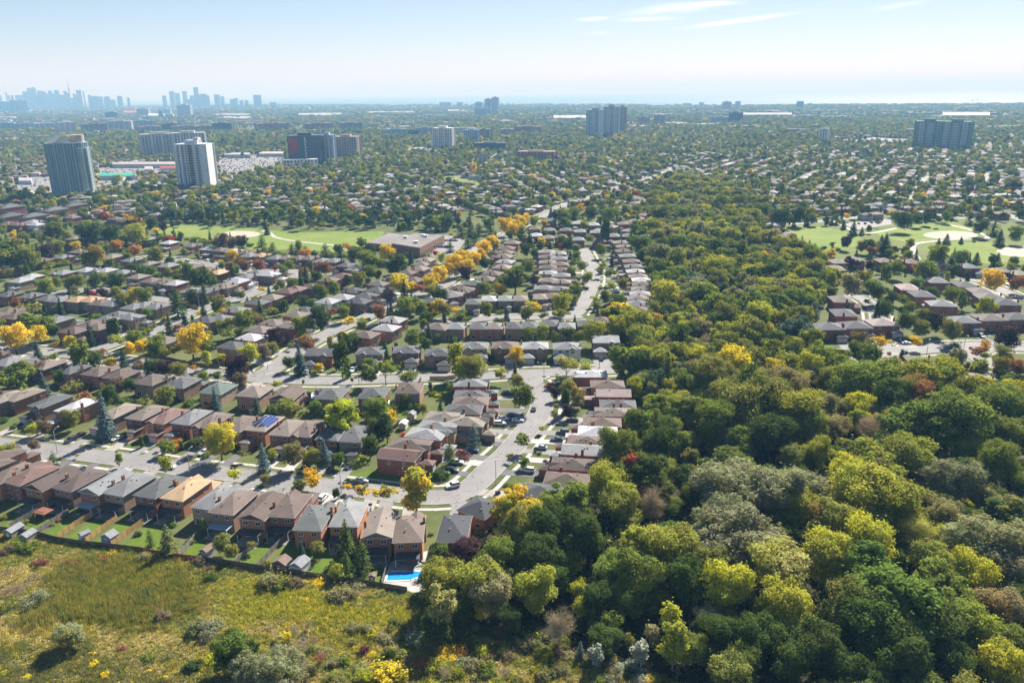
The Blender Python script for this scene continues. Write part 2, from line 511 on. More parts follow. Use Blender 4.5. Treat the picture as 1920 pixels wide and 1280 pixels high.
C = dict(dk=(.088, .128, .030), green=(.150, .225, .044), mid=(.205, .255, .048), olive=(.245, .255, .062), yg=(.345, .365, .055), lime=(.45, .46, .045),
         yellow=(.72, .58, .045), gold=(.70, .52, .04), orange=(.52, .28, .06), red=(.42, .075, .055), rust=(.32, .16, .07), purple=(.075, .040, .048),
         willow=(.265, .280, .165), wolive=(.30, .285, .14), silver=(.38, .41, .34), brown=(.24, .18, .115), bare=(.30, .255, .215), spruce=(.055, .095, .056),
         blue=(.11, .165, .155), pale=(.46, .44, .16), rose=(.32, .14, .11))
LOOK = dict(dk="dark green", green="green", mid="mid green", olive="olive green", yg="yellow green", lime="bright lime", yellow="bright yellow", gold="golden yellow",
            orange="orange", red="red", rust="rust coloured", purple="dark purple", willow="grey green", wolive="olive grey", silver="silvery", brown="brown",
            bare="grey leafless", spruce="dark green", blue="blue green", pale="pale yellow", rose="reddish")
NAMES = dict(broad=("tree", "broad tree"), tiered=("tree", "tiered tree"), willow=("willow_tree", "willow"), upright=("poplar_tree", "upright tree"),
             open=("tree", "airy tree"), column=("cedar_tree", "columnar cedar"), spruce=("spruce_tree", "spruce"), pine=("pine_tree", "pine"),
             bare=("bare_tree", "bare tree"), shrub=("shrub", "shrub"))
GROUPS = dict(willow="willows of the wood", spruce="spruces among the houses", pine="pines round the parks", shrub="shrubs on the meadow and in the yards", column="cedars in the yards")

def jit(c, rng, a=.16):
    k = 1 + rng.uniform(-a, a); return tuple(min(.8, max(.004, x * k * (1 + rng.uniform(-.05, .05)))) for x in c)

TREES = []        # individual trees already standing: (x, y, radius)
_trng = random.Random(3)
def tree(x, y, kind, col, radius, height=None, col2=None, zone="", lean=0.0):
    """One tree as a thing of its own: an Empty at its foot with a trunk and a crown."""
    v = PROTO[kind]; lod, trunk, h0, r0 = v[_trng.randrange(len(v))]
    s = radius / r0; sz = (height / h0) if height else s * _trng.uniform(.9, 1.12)
    dist = math.hypot(x, y)
    cm = lod[0] if dist < 330 else lod[1] if dist < 800 or kind in ('spruce', 'pine', 'column') else lod[2]
    nm, word = NAMES[kind]
    e = empty(nm, (x, y, 0), _trng.uniform(0, 6.28), (s, s, sz))
    t = link('trunk', trunk, e); c = link('crown', cm, e)
    c['tint'] = jit(C[col], _trng); c['tint2'] = jit(C[col2 or col], _trng)
    if col2 in ('red', 'orange', 'rust', 'brown', 'bare') and col2 != col: c['amt'] = -.28
    c2 = f" with {LOOK[col2]} tints" if col2 and col2 in ('red', 'orange', 'rust', 'yellow', 'gold', 'rose') and col2 != col else ""
    later(e, f"{LOOK[col]} {word}{c2}", zone, "tree" if kind != 'shrub' else "shrub", GROUPS.get(kind, "broadleaf trees of the neighbourhood"), (x, y, sz * h0 * .6))
    TREES.append((x, y, radius))
    return e

# ------------------------------------------------------------------ uncountable masses: instances on points
PCOLL = {}
def proto_collection(key, meshes):
    if key not in PCOLL:
        c = bpy.data.collections.new("stock_" + key)
        for i, m in enumerate(meshes):
            o = bpy.data.objects.new(f"stock_{key}_{i:02d}", m); c.objects.link(o)
        PCOLL[key] = c
    return PCOLL[key]

def scatter(name, key, meshes, pts, rot, scl, idx, t1, t2, label):
    coll = proto_collection(key, meshes)
    n = len(pts)
    me = bpy.data.meshes.new(name); me.vertices.add(n)
    me.vertices.foreach_set('co', np.asarray(pts, np.float32).ravel())
    def at(an, typ, field, data):
        a = me.attributes.new(an, typ, 'POINT'); a.data.foreach_set(field, np.asarray(data).ravel())
    at('idx', 'INT', 'value', np.asarray(idx, np.int32))
    r3 = np.zeros((n, 3), np.float32); r3[:, 2] = rot
    at('rot', 'FLOAT_VECTOR', 'vector', r3); at('scl', 'FLOAT_VECTOR', 'vector', np.asarray(scl, np.float32))
    at('tint', 'FLOAT_VECTOR', 'vector', np.asarray(t1, np.float32)); at('tint2', 'FLOAT_VECTOR', 'vector', np.asarray(t2, np.float32))
    o = link(name, me); tag(o, label, None, None, 'stuff')
    g = bpy.data.node_groups.new(name + "_spread", 'GeometryNodeTree')
    g.interface.new_socket("Geometry", in_out='INPUT', socket_type='NodeSocketGeometry')
    g.interface.new_socket("Geometry", in_out='OUTPUT', socket_type='NodeSocketGeometry')
    N, L = g.nodes, g.links
    gi, go = N.new("NodeGroupInput"), N.new("NodeGroupOutput")
    ip, ci = N.new("GeometryNodeInstanceOnPoints"), N.new("GeometryNodeCollectionInfo")
    ci.inputs['Collection'].default_value = coll
    ci.inputs['Separate Children'].default_value = True; ci.inputs['Reset Children'].default_value = True
    ip.inputs['Pick Instance'].default_value = True
    def na(an, typ):
        q = N.new("GeometryNodeInputNamedAttribute"); q.data_type = typ; q.inputs['Name'].default_value = an
        return next(s for s in q.outputs if s.enabled and s.name == 'Attribute')
    L.new(gi.outputs[0], ip.inputs['Points']); L.new(ci.outputs[0], ip.inputs['Instance'])
    L.new(na('idx', 'INT'), ip.inputs['Instance Index'])
    L.new(na('rot', 'FLOAT_VECTOR'), ip.inputs['Rotation']); L.new(na('scl', 'FLOAT_VECTOR'), ip.inputs['Scale'])
    L.new(ip.outputs[0], go.inputs[0])
    o.modifiers.new("spread", 'NODES').node_group = g
    return o

# ------------------------------------------------------------------ plan helpers
def W2(px, py, z=0): p = pix(px, py, z); return (p.x, p.y)
def inpoly(x, y, P):
    c = False; j = len(P) - 1
    for i in range(len(P)):
        if (P[i][1] > y) != (P[j][1] > y) and x < (P[j][0] - P[i][0]) * (y - P[i][1]) / (P[j][1] - P[i][1]) + P[i][0]: c = not c
        j = i
    return c
def inpoly_np(X, Y, P):
    c = np.zeros(len(X), bool); j = len(P) - 1
    for i in range(len(P)):
        (xi, yi), (xj, yj) = P[i], P[j]
        if yi != yj:
            c ^= ((yi > Y) != (yj > Y)) & (X < (xj - xi) * (Y - yi) / (yj - yi) + xi)
        j = i
    return c
def wpoly(pts): return [W2(*p) for p in pts]
def smooth_line(pts, step=4.0):
    """Catmull-Rom through world points, resampled."""
    P = [np.array(p[:2], float) for p in pts]; P = [2 * P[0] - P[1]] + P + [2 * P[-1] - P[-2]]; out = []
    for i in range(1, len(P) - 2):
        n = max(2, int(np.linalg.norm(P[i + 1] - P[i]) / step))
        for k in range(n):
            t = k / n
            out.append(.5 * (2 * P[i] + (P[i + 1] - P[i - 1]) * t + (2 * P[i - 1] - 5 * P[i] + 4 * P[i + 1] - P[i + 2]) * t ** 2 + (3 * P[i] - P[i - 1] - 3 * P[i + 1] + P[i + 2]) * t ** 3))
    out.append(P[-2]); return np.array(out)
def normals(L):
    d = np.gradient(L, axis=0); d /= np.linalg.norm(d, axis=1, keepdims=True) + 1e-9
    return np.stack([-d[:, 1], d[:, 0]], 1)
def vnoise(X, Y, s, seed=0):
    """Smooth value noise on plan coordinates, 0..1."""
    rng = np.random.default_rng(seed); G = rng.random((64, 64))
    x, y = np.asarray(X) / s, np.asarray(Y) / s; i, j = np.floor(x).astype(int), np.floor(y).astype(int)
    fx, fy = x - i, y - j; fx, fy = fx * fx * (3 - 2 * fx), fy * fy * (3 - 2 * fy)
    g = lambda a, b: G[a % 64, b % 64]
    return (g(i, j) * (1 - fx) + g(i + 1, j) * fx) * (1 - fy) + (g(i, j + 1) * (1 - fx) + g(i + 1, j + 1) * fx) * fy

# ------------------------------------------------------------------ ground materials
def ground_mat():
    m, nt, out = new_mat("ground")
    geo = nd(nt, "NewGeometry"); pos = geo.outputs['Position']
    a = noise(nt, .035, 4, vec=pos); b = noise(nt, .25, 4, vec=pos); c = noise(nt, 1.6, 3, vec=pos)
    lawn = mixc(nt, ramp(nt, a, .35, .65), (.075, .105, .026), (.13, .14, .05))
    lawn = mixc(nt, ramp(nt, b, .52, .72), lawn, (.15, .135, .075))
    lawn = mixc(nt, ramp(nt, c, .3, .8), mixc(nt, 1, lawn, (.8, .8, .8), 'MULTIPLY'), lawn)
    vo = nd(nt, "TexVoronoi"); vo.inputs['Scale'].default_value = .045; nt.links.new(pos, vo.inputs['Vector'])
    far = mixc(nt, ramp(nt, vo.outputs['Color'], .3, .75), (.060, .075, .030), (.17, .16, .145))
    sp = nd(nt, "SeparateXYZ"); nt.links.new(pos, sp.inputs[0])
    col = mixc(nt, ramp(nt, sp.outputs[1], 800, 1300), lawn, far)
    bsdf(nt, out, col, .95, .1)
    return m
def sward(name, c1, c2, s1=.05, s2=.6, stripes=None):
    m, nt, out = new_mat(name)
    pos = nd(nt, "NewGeometry").outputs['Position']
    f = mth(nt, 'ADD', mth(nt, 'MULTIPLY', noise(nt, s1, 4, vec=pos), .6), mth(nt, 'MULTIPLY', noise(nt, s2, 4, vec=pos), .4))
    bsdf(nt, out, mixc(nt, ramp(nt, f, .36, .64), c1, c2), .95, .1)
    return m
def road_mat(name, c, rough=.85):
    """Worn asphalt: broad fading, patches, hairline cracks sealed with tar."""
    m, nt, out = new_mat(name)
    pos = nd(nt, "NewGeometry").outputs['Position']
    f = noise(nt, .09, 4, vec=pos); g = noise(nt, 1.8, 3, vec=pos); h = noise(nt, .5, 2, vec=pos)
    col = mixc(nt, ramp(nt, f, .3, .7), tuple(x * .86 for x in c), tuple(x * 1.1 for x in c))
    col = mixc(nt, ramp(nt, g, .35, .75), col, mixc(nt, 1, col, (.86, .86, .87), 'MULTIPLY'))
    vo = nd(nt, "TexVoronoi", feature='DISTANCE_TO_EDGE'); vo.inputs['Scale'].default_value = .11
    wv = nd(nt, "VectorMath", operation='ADD'); nt.links.new(pos, wv.inputs[0])
    nv = nd(nt, "TexNoise"); nv.inputs['Scale'].default_value = .25; nt.links.new(pos, nv.inputs['Vector'])
    sc = nd(nt, "VectorMath", operation='SCALE'); nt.links.new(nv.outputs['Color'], sc.inputs[0]); sc.inputs['Scale'].default_value = 6
    nt.links.new(sc.outputs[0], wv.inputs[1]); nt.links.new(wv.outputs[0], vo.inputs['Vector'])
    crack = ramp(nt, vo.outputs['Distance'], .03, .008)
    crack = mth(nt, 'MULTIPLY', crack, ramp(nt, h, .45, .6))
    col = mixc(nt, mth(nt, 'MULTIPLY', crack, .8), col, tuple(x * .45 for x in c))
    bsdf(nt, out, col, rough, .25)
    return m
M_GROUND = ground_mat()
M_LAWN = sward("lawn_grass", (.060, .115, .012), (.115, .150, .022), .12, 1.2)
M_FIELD = sward("field_grass", (.105, .185, .025), (.205, .225, .060), .03, .15)
M_PARK = sward("park_grass", (.085, .125, .025), (.15, .165, .055), .02, .25)
M_MEADOW = sward("meadow_soil", (.12, .12, .035), (.20, .18, .07), .08, .8)
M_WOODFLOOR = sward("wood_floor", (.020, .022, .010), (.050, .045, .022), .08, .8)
M_ROAD = road_mat("worn_asphalt", (.225, .217, .208))
M_ROADB = road_mat("dark_asphalt", (.125, .123, .122))
M_CONC = road_mat("concrete_paving", (.41, .392, .355))
M_PAVE = road_mat("pale_paving", (.31, .285, .25))
M_SAND = sward("infield_sand", (.36, .31, .25), (.44, .39, .33), .05, .4)

# the ground as one sheet out to the horizon, cut finer near the camera
def ground():
    xs = [-45000, -20000, -9000, -4000, -2000, -1000, -500, -250, 0, 250, 500, 1000, 2000, 4000, 9000, 20000, 45000]
    ys = [-400, 0, 100, 200, 300, 400, 500, 700, 900, 1200, 1600, 2200, 3000, 4500, 7000, 12000, 25000, 60000]
    V = [(x, y, 0) for y in ys for x in xs]; n = len(xs)
    Q = [(j * n + i, j * n + i + 1, (j + 1) * n + i + 1, (j + 1) * n + i) for j in range(len(ys) - 1) for i in range(n - 1)]
    tag(link('ground', np_mesh('ground', np.array(V, float), np.array(Q), M_GROUND)), 'suburban ground of lawns and dry grass', kind='structure')
ground()

def sheet(name, pts, z, mat, label=None, px=True):
    m = MB(); w = wpoly(pts) if px else pts
    a = sum(w[i][0] * w[(i + 1) % len(w)][1] - w[(i + 1) % len(w)][0] * w[i][1] for i in range(len(w)))
    if a < 0: w = w[::-1]
    m.poly([(x, y, z) for x, y in w])
    return tag(link(name, m.mesh(name, mat)), label, kind='structure')
def oval(cx, cy, rx, ry, n=28): return [(cx + rx * math.cos(2 * math.pi * i / n), cy + ry * math.sin(2 * math.pi * i / n)) for i in range(n)]

# ------------------------------------------------------------------ water
def lake():
    m, nt, out = new_mat("lake_water")
    pos = nd(nt, "NewGeometry").outputs['Position']
    mp = nd(nt, "Mapping"); mp.inputs['Scale'].default_value = (.0003, .0012, 1); nt.links.new(pos, mp.inputs[0])
    f = noise(nt, 1, 4, vec=mp.outputs[0])
    p = bsdf(nt, out, mixc(nt, ramp(nt, f, .35, .65), (.10, .20, .29), (.17, .28, .36)), .6, .03)
    shore = [(x, y) for x, y in ((255, 196.5), (430, 196.5), (560, 196.5), (700, 197), (900, 196.5), (1100, 196), (1290, 198), (1500, 197.5), (1700, 196.5), (1920, 194.5), (2300, 191))]
    w = wpoly(shore)
    sheet('lake', w + [(44000, 59900), (-44000, 59900), (w[0][0] * 3.2, 40000)], 1.0, m, 'pale lake reaching the horizon', px=False)
lake()

# ------------------------------------------------------------------ roads
ROADS = [   # name, label, width, pixel centre line
    ('road', 'worn asphalt street curving from the meadow houses up past the wood', 9.0,
     [(-150, 812), (-60, 824), (42, 838), (104, 845), (167, 853), (229, 861), (292, 871), (354, 880), (400, 885), (464, 892), (549, 903), (619, 912), (689, 920), (735, 926), (779, 930.5), (818, 932), (857, 927), (891, 907), (919, 879), (953, 848), (981, 814), (1002, 790), (1014, 769), (1015, 750), (1006, 730), (997, 712), (992, 694)]),
    ('road', 'asphalt cross street with long tree shadows', 9.5,
     [(-120, 640), (-30, 648), (60, 656), (187, 671), (260, 681), (333, 692), (396, 699), (484, 709), (547, 712), (610, 713.5), (690, 712), (776, 709), (860, 706), (925, 703), (992, 699), (1066, 697), (1150, 693)]),
    ('road', 'asphalt avenue under the yellow trees', 10.0,
     [(484, 709), (525, 682), (562, 655), (600, 633), (640, 614), (668, 603), (700, 588), (725, 576), (757, 562), (795, 550), (830, 535), (851, 516), (868, 490), (890, 466), (912, 455), (940, 446), (977, 422), (1015, 406), (1065, 383), (1120, 366), (1180, 347), (1222, 334), (1253, 323), (1262, 314)]),
    ('road', 'asphalt street running diagonally between the left blocks', 9.5,
     [(150, 668), (195, 651), (225, 640), (262, 629), (300, 613), (350, 592), (400, 573), (450, 559), (500, 540), (540, 524), (575, 511)]),
    ('road', 'asphalt street in front of the row by the left playing field', 8.5, [(270, 478), (312, 485), (375, 496), (425, 504), (480, 508), (535, 510), (575, 511), (640, 508)]),
    ('road', 'asphalt street between the rear left blocks', 8.5, [(60, 556), (110, 550), (175, 545), (220, 556), (287, 560), (330, 566)]),
    ('road', 'asphalt cul-de-sac between narrow houses', 8.5, [(1078, 590), (1092, 570), (1106, 545), (1113, 520), (1110, 500), (1100, 480), (1094, 466)]),
    ('road', 'asphalt street behind the row of brick houses', 8.5, [(1090, 592), (1052, 595), (1015, 595), (940, 595), (890, 599), (840, 603), (800, 606)]),
    ('road', 'wide pale road at the edge of the wood', 13.0, [(1560, 668), (1640, 662), (1715, 655), (1765, 651), (1840, 649), (1920, 651), (2010, 656)]),
    ('road', 'short asphalt lane up through the brick houses', 8.5, [(1652, 655), (1648, 610), (1640, 578), (1618, 560), (1590, 552)]),
    ('road', 'pale street beside the gold tree', 8.5, [(1920, 563), (1897, 552), (1872, 541), (1840, 528), (1800, 520)]),
    ('road', 'street along the far side of the ball diamonds', 9.0, [(1480, 421), (1560, 413), (1640, 404), (1725, 400), (1810, 410), (1880, 420)]),
    ('road', 'long pale street climbing between far houses', 9.0, [(1920, 414), (1870, 395), (1835, 380), (1800, 368), (1770, 358), (1690, 340)]),
    ('road', 'street leading down past the corner house', 9.5, [(1920, 722), (1880, 700), (1850, 682), (1830, 664), (1822, 650)]),
]
RLINES = []
for i, (nm, lab, wd, pl) in enumerate(ROADS):
    L = smooth_line(wpoly(pl), 5.0 if pl[0][1] > 500 else 12.0)
    RLINES.append((L, wd))
def in_road(x, y, skip=-1, pad=0.0):
    for i, (L, w) in enumerate(RLINES):
        if i == skip: continue
        d = L - (x, y)
        if (d[:, 0] ** 2 + d[:, 1] ** 2).min() < (w / 2 + pad) ** 2: return True
        # between samples
        a, b = L[:-1], L[1:]; ab = b - a; t = np.clip(((np.array((x, y)) - a) * ab).sum(1) / ((ab * ab).sum(1) + 1e-9), 0, 1)
        q = a + ab * t[:, None] - (x, y)
        if (q[:, 0] ** 2 + q[:, 1] ** 2).min() < (w / 2 + pad) ** 2: return True
    return False
def ribbon(L, o0, o1, z0, z1=None, keep=None):
    """Strip between two offsets of a centre line; with z1 a raised bar."""
    m = MB(); N = normals(L); A, B = L + N * o0, L + N * o1
    for k in range(len(L) - 1):
        if keep and not keep((A[k] + B[k + 1]) / 2): continue
        if z1 is None: m.poly([(*A[k + 1], z0), (*A[k], z0), (*B[k], z0), (*B[k + 1], z0)][::1 if o0 > o1 else -1][::-1])
        else:
            m.poly([(*A[k], z1), (*A[k + 1], z1), (*B[k + 1], z1), (*B[k], z1)])
            m.poly([(*A[k], z0), (*A[k + 1], z0), (*A[k + 1], z1), (*A[k], z1)]); m.poly([(*B[k], z0), (*B[k + 1], z0), (*B[k + 1], z1), (*B[k], z1)])
    return m
for i, (nm, lab, wd, pl) in enumerate(ROADS):
    L, w = RLINES[i]
    far = pl[0][1] < 520
    tag(link('road', ribbon(L, w / 2, -w / 2, .05 + .006 * i).mesh('road', M_ROAD)), lab, kind='structure')
    fine = smooth_line(wpoly(pl), 2.5 if not far else 8)
    for sgn in (1, -1):
        ok = lambda c, i=i: not in_road(c[0], c[1], i, .1)
        tag(link('kerb', ribbon(fine, sgn * w / 2, sgn * (w / 2 + .22), 0.0, .13, ok).mesh('kerb', M_CONC)), 'concrete kerb along the street', kind='structure')
        if not far or i in (4,):
            tag(link('pavement', ribbon(fine, sgn * (w / 2 + 2.4), sgn * (w / 2 + 3.9), .035, None, ok).mesh('pavement', M_CONC)), 'concrete pavement along the street', kind='structure')
# the paved mouth of the loop street: a wide pale apron on the outer bend
M_LINE = plain("road_paint", (.62, .62, .58), .8, .2, var=.1, scale=2)
def dash(px0, py0, px1, py1, w=.35, z=.15):
    a, b = np.array(W2(px0, py0)), np.array(W2(px1, py1)); L = np.array([a, (a + b) / 2, b])
    tag(link('road_marking', ribbon(L, w / 2, -w / 2, z).mesh('road_marking', M_LINE)), 'painted white line on the road', kind='structure')
for a in ((1648, 667, 1700, 661), (1790, 655, 1830, 653.5), (1700, 652, 1745, 648), (1560, 674, 1620, 668), (548, 690, 560, 684), (497, 703, 512, 698)): dash(*a)

# ------------------------------------------------------------------ parks, lots
sheet('field', [(285, 431), (315, 421), (395, 423), (470, 428), (560, 436), (640, 434), (722, 434), (706, 455), (690, 460), (640, 474), (560, 466), (505, 470), (470, 468), (420, 452), (350, 444), (300, 440)], .02, M_FIELD, 'mown green playing field behind the left rows')
sheet('infield', oval(452, 439, 36, 6.2), .03, M_SAND, 'bare sandy infield on the left playing field')
tag(link('path', ribbon(smooth_line(wpoly([(490, 431), (506, 437), (515, 444), (540, 450), (580, 455), (630, 460), (668, 463)])), 1.8, -1.8, .04).mesh('path', M_CONC)), 'pale path curving over the left playing field', kind='structure')
sheet('field', [(818, 329), (850, 331), (885, 338), (905, 346), (885, 351), (850, 346), (828, 338)], .02, M_FIELD, 'small green park among the far houses')
sheet('field', [(925, 337), (975, 337), (985, 343), (935, 345)], .02, M_FIELD, 'sliver of green park among the far houses')
sheet('park', [(1435, 430), (1480, 410), (1600, 404), (1730, 402), (1850, 412), (1960, 430), (1960, 500), (1880, 500), (1750, 492), (1640, 490), (1540, 490), (1460, 462)], .015, M_PARK, 'dull green park grass round the playing fields')
sheet('field', [(1450, 430), (1500, 423), (1560, 428), (1605, 439), (1618, 452), (1600, 464), (1570, 470), (1530, 470), (1490, 462), (1458, 448)], .03, M_FIELD, 'mown green field beside the wood')
sheet('field', [(1640, 434), (1690, 424), (1785, 417), (1825, 428), (1820, 440), (1760, 452), (1720, 456), (1690, 452), (1652, 444)], .03, M_FIELD, 'mown outfield of the upper ball diamond')
sheet('field', [(1730, 462), (1790, 454), (1870, 455), (1940, 464), (1940, 488), (1850, 494), (1790, 487), (1745, 476)], .03, M_FIELD, 'mown outfield of the lower ball diamond')
sheet('infield', oval(1783, 440.5, 52, 7.5), .045, M_SAND, 'sandy infield of the upper ball diamond')
sheet('infield', oval(1918, 471.5, 50, 10), .045, M_SAND, 'sandy infield of the lower ball diamond')
for q in ([(1722, 486), (1712, 470), (1716, 458), (1745, 453), (1790, 449), (1850, 447), (1835, 436), (1800, 426), (1765, 419)], [(1560, 414), (1580, 424), (1610, 436), (1640, 436), (1680, 428)]):
    tag(link('path', ribbon(smooth_line(wpoly(q)), 1.9, -1.9, .055).mesh('path', M_CONC)), 'pale park path', kind='structure')
LOTS = [([(1580, 419), (1668, 410), (1676, 420), (1604, 431)], 'car park beside the ball diamonds'), ([(800, 447), (842, 440), (872, 452), (856, 475), (812, 482)], 'asphalt yard beside the school'),
        ([(410, 297), (470, 290), (532, 286), (536, 304), (530, 314), (480, 326), (412, 330)], 'crowded shopping centre car park'), ([(182, 316), (335, 302), (336, 322), (250, 334), (184, 346)], 'car park in front of the shops'),
        ([(14, 350), (60, 332), (108, 330), (112, 352), (100, 368), (40, 366)], 'car park behind the round tower'), ([(182, 344), (250, 338), (300, 334), (318, 342), (240, 356), (186, 360)], 'paved yard under the round tower'),
        ([(1565, 262), (1640, 258), (1705, 262), (1700, 276), (1640, 270), (1575, 270)], 'bright car park near the teal slab'), ([(560, 256), (620, 252), (700, 252), (690, 258), (600, 262)], 'bright lot between low blocks')]
for pts, lab in LOTS: sheet('car_park', pts, .02, M_ROAD, lab)

# ------------------------------------------------------------------ meadow and wood floor
FENCE_PX = [(-60, 990), (0, 996), (66, 1004), (105, 1015), (149, 1022), (197, 1027), (262, 1035), (315, 1046), (370, 1052), (436, 1061), (520, 1074), (577, 1082), (616, 1088), (675, 1096), (717, 1103), (764, 1111)]
MEADOW_PX = FENCE_PX + [(800, 1130), (850, 1170), (900, 1200), (1020, 1215), (1150, 1230), (1300, 1290), (1500, 1420), (-300, 1420), (-400, 1000)]
MEADOW_W = wpoly(MEADOW_PX)
sheet('meadow', MEADOW_W, .02, M_MEADOW, 'rough autumn meadow', px=False)
WOOD_PX = [(1040, 1215), (960, 1190), (850, 1150), (800, 1120), (778, 1095), (800, 1062), (822, 1050), (860, 1045), (905, 985), (960, 950), (1045, 940), (1110, 920), (1150, 880), (1150, 800), (1190, 755), (1195, 700), (1165, 680), (1165, 640), (1135, 615), (1180, 598), (1245, 585),
           (1232, 530), (1200, 480), (1195, 440), (1240, 400), (1215, 372), (1260, 350), (1330, 345), (1385, 360), (1420, 385), (1445, 420), (1440, 450), (1470, 480), (1540, 500), (1568, 520), (1555, 560), (1530, 600), (1530, 640), (1560, 672), (1650, 690), (1700, 700), (1790, 690), (1860, 712), (1990, 770), (2100, 1000), (2250, 1420), (1500, 1420), (1300, 1290), (1150, 1235)]
WOOD_W = wpoly(WOOD_PX)
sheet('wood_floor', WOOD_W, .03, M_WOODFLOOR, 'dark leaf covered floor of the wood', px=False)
CLEAR = [wpoly([(285, 428), (722, 432), (706, 458), (640, 476), (420, 455)]), wpoly([(1450, 425), (1690, 420), (1960, 425), (1960, 495), (1740, 480), (1600, 466), (1500, 466)]), wpoly([(815, 328), (905, 340), (905, 352), (830, 342)]), MEADOW_W, WOOD_W] + [wpoly(p) for p, _ in LOTS]
CLEAR.append(wpoly([(680, 455), (727, 434), (840, 434), (845, 452), (790, 485), (690, 470)]))

# ------------------------------------------------------------------ house materials and stock meshes
M_BRICK = tinted("brick_wall", .9, .2, .35, .14, 5.0, .14)
M_ROOF = tinted("shingle_roof", .85, .2, .28, .22, 3.5, .22, streak=(.4, 3.0, .4))
M_TILE = tinted("metal_tile_roof", .75, .08, .3, .1, 3.0, .1)
M_WHITE = plain("white_trim", (.68, .67, .64), .6, .4, var=.06)
M_VENT = plain("roof_vent_metal", (.25, .24, .23), .6, .4)
M_DOOR = plain("door_paint", (.16, .075, .045), .6, .4, var=.5, scale=.02)
M_DECK = plain("deck_timber", (.20, .085, .055), .85, .2, var=.25, scale=3)
M_PATIO = plain("patio_stone", (.30, .28, .26), .9, .2, var=.2, scale=.8)
M_COVER = plain("dark_patio_roof", (.055, .058, .066), .6, .4, var=.2)
M_SLAT = plain("awning_metal", (.40, .47, .50), .45, .5, var=.1)
M_SLAT2 = plain("awning_metal_dark", (.12, .17, .18), .5, .5, var=.1)
def glass_mat(name, c, rough=.08):
    m, nt, out = new_mat(name); bsdf(nt, out, c, rough, .6); return m
M_GLASS = glass_mat("window_glass", (.03, .04, .05))
M_GARAGE = plain("garage_door_paint", (.58, .56, .53), .6, .4, var=.12, scale=.05)

ROOFC = dict(b=((.112, .086, .072), "brown"), r=((.135, .085, .072), "red brown"), g=((.150, .154, .154), "grey"), s=((.084, .087, .088), "slate grey"), t=((.165, .140, .118), "taupe"), n=((.32, .22, .125), "tan"),
             w=((.36, .36, .365), "whitish"), e=((.080, .108, .096), "green"), k=((.058, .061, .067), "black"), l=((.26, .265, .268), "light grey"), p=((.27, .215, .20), "pinkish"), d=((.092, .072, .062), "dark brown"))
WALLC = dict(o=((.40, .19, .105), "orange brick"), r=((.275, .120, .082), "red brick"), n=((.33, .245, .17), "tan brick"), w=((.58, .57, .54), "pale"), p=((.28, .17, .125), "brown brick"))

_mc = {}
def cached(key, make):
    if key not in _mc: _mc[key] = make()
    return _mc[key]
def box_mesh(key, dims, mat, name):
    def mk():
        m = MB(); m.box(*dims); return m.mesh(name, mat)
    return cached(key, mk)
def frame_mesh(w, h):
    def mk():      # lies in the xz plane, facing -y; frame, mullion and sill
        m = MB(); t = .09
        m.box(-w / 2, w / 2, -.07, .02, -.12, 0); m.box(-w / 2, w / 2, -.06, .02, h - t, h)
        m.box(-w / 2, -w / 2 + t, -.06, .02, 0, h - t); m.box(w / 2 - t, w / 2, -.06, .02, 0, h - t); m.box(-t / 2, t / 2, -.05, .02, 0, h - t)
        return m.mesh("window", M_WHITE)
    return cached(('frame', w, h), mk)
def window(root, x, y, z, face, w=1.5, h=1.2, pane=True):
    """face: 0 towards -y, 1 towards +x, 2 towards +y, 3 towards -x."""
    f = link('window', frame_mesh(w, h), root, (x, y, z), (0, math.pi / 2, math.pi, -math.pi / 2)[face])
    link('pane', box_mesh(('pane', w, h), (-w / 2 + .05, w / 2 - .05, -.03, .015, .03, h - .05), M_GLASS, "pane"), f)
    return f

KIND = {   # width, depth, eave height, ridge along, garage width
    'L': (7.5, 13.6, 5.7, 'y', 3.6), 'N': (7.7, 13.0, 5.7, 'y', 3.4), 'W': (12.2, 9.4, 5.6, 'x', 6.2), 'B': (9.4, 11.5, 3.7, 'y', 3.6), 'S': (8.2, 11.4, 5.5, 'y', 3.2),
    'M': (9.8, 11.6, 5.6, 'y', 5.0), 'T': (26, 11, 8.0, 'x', 0), 'X': (13.5, 11.0, 5.6, 'x', 5.6), 'R': (9.5, 9.5, 4.4, 'x', 0)}
HOUSES = []      # (x, y, footprint radius)
LOTBOX = []      # footprints used when scattering trees
_hr = random.Random(11)
GROUNDED = {}

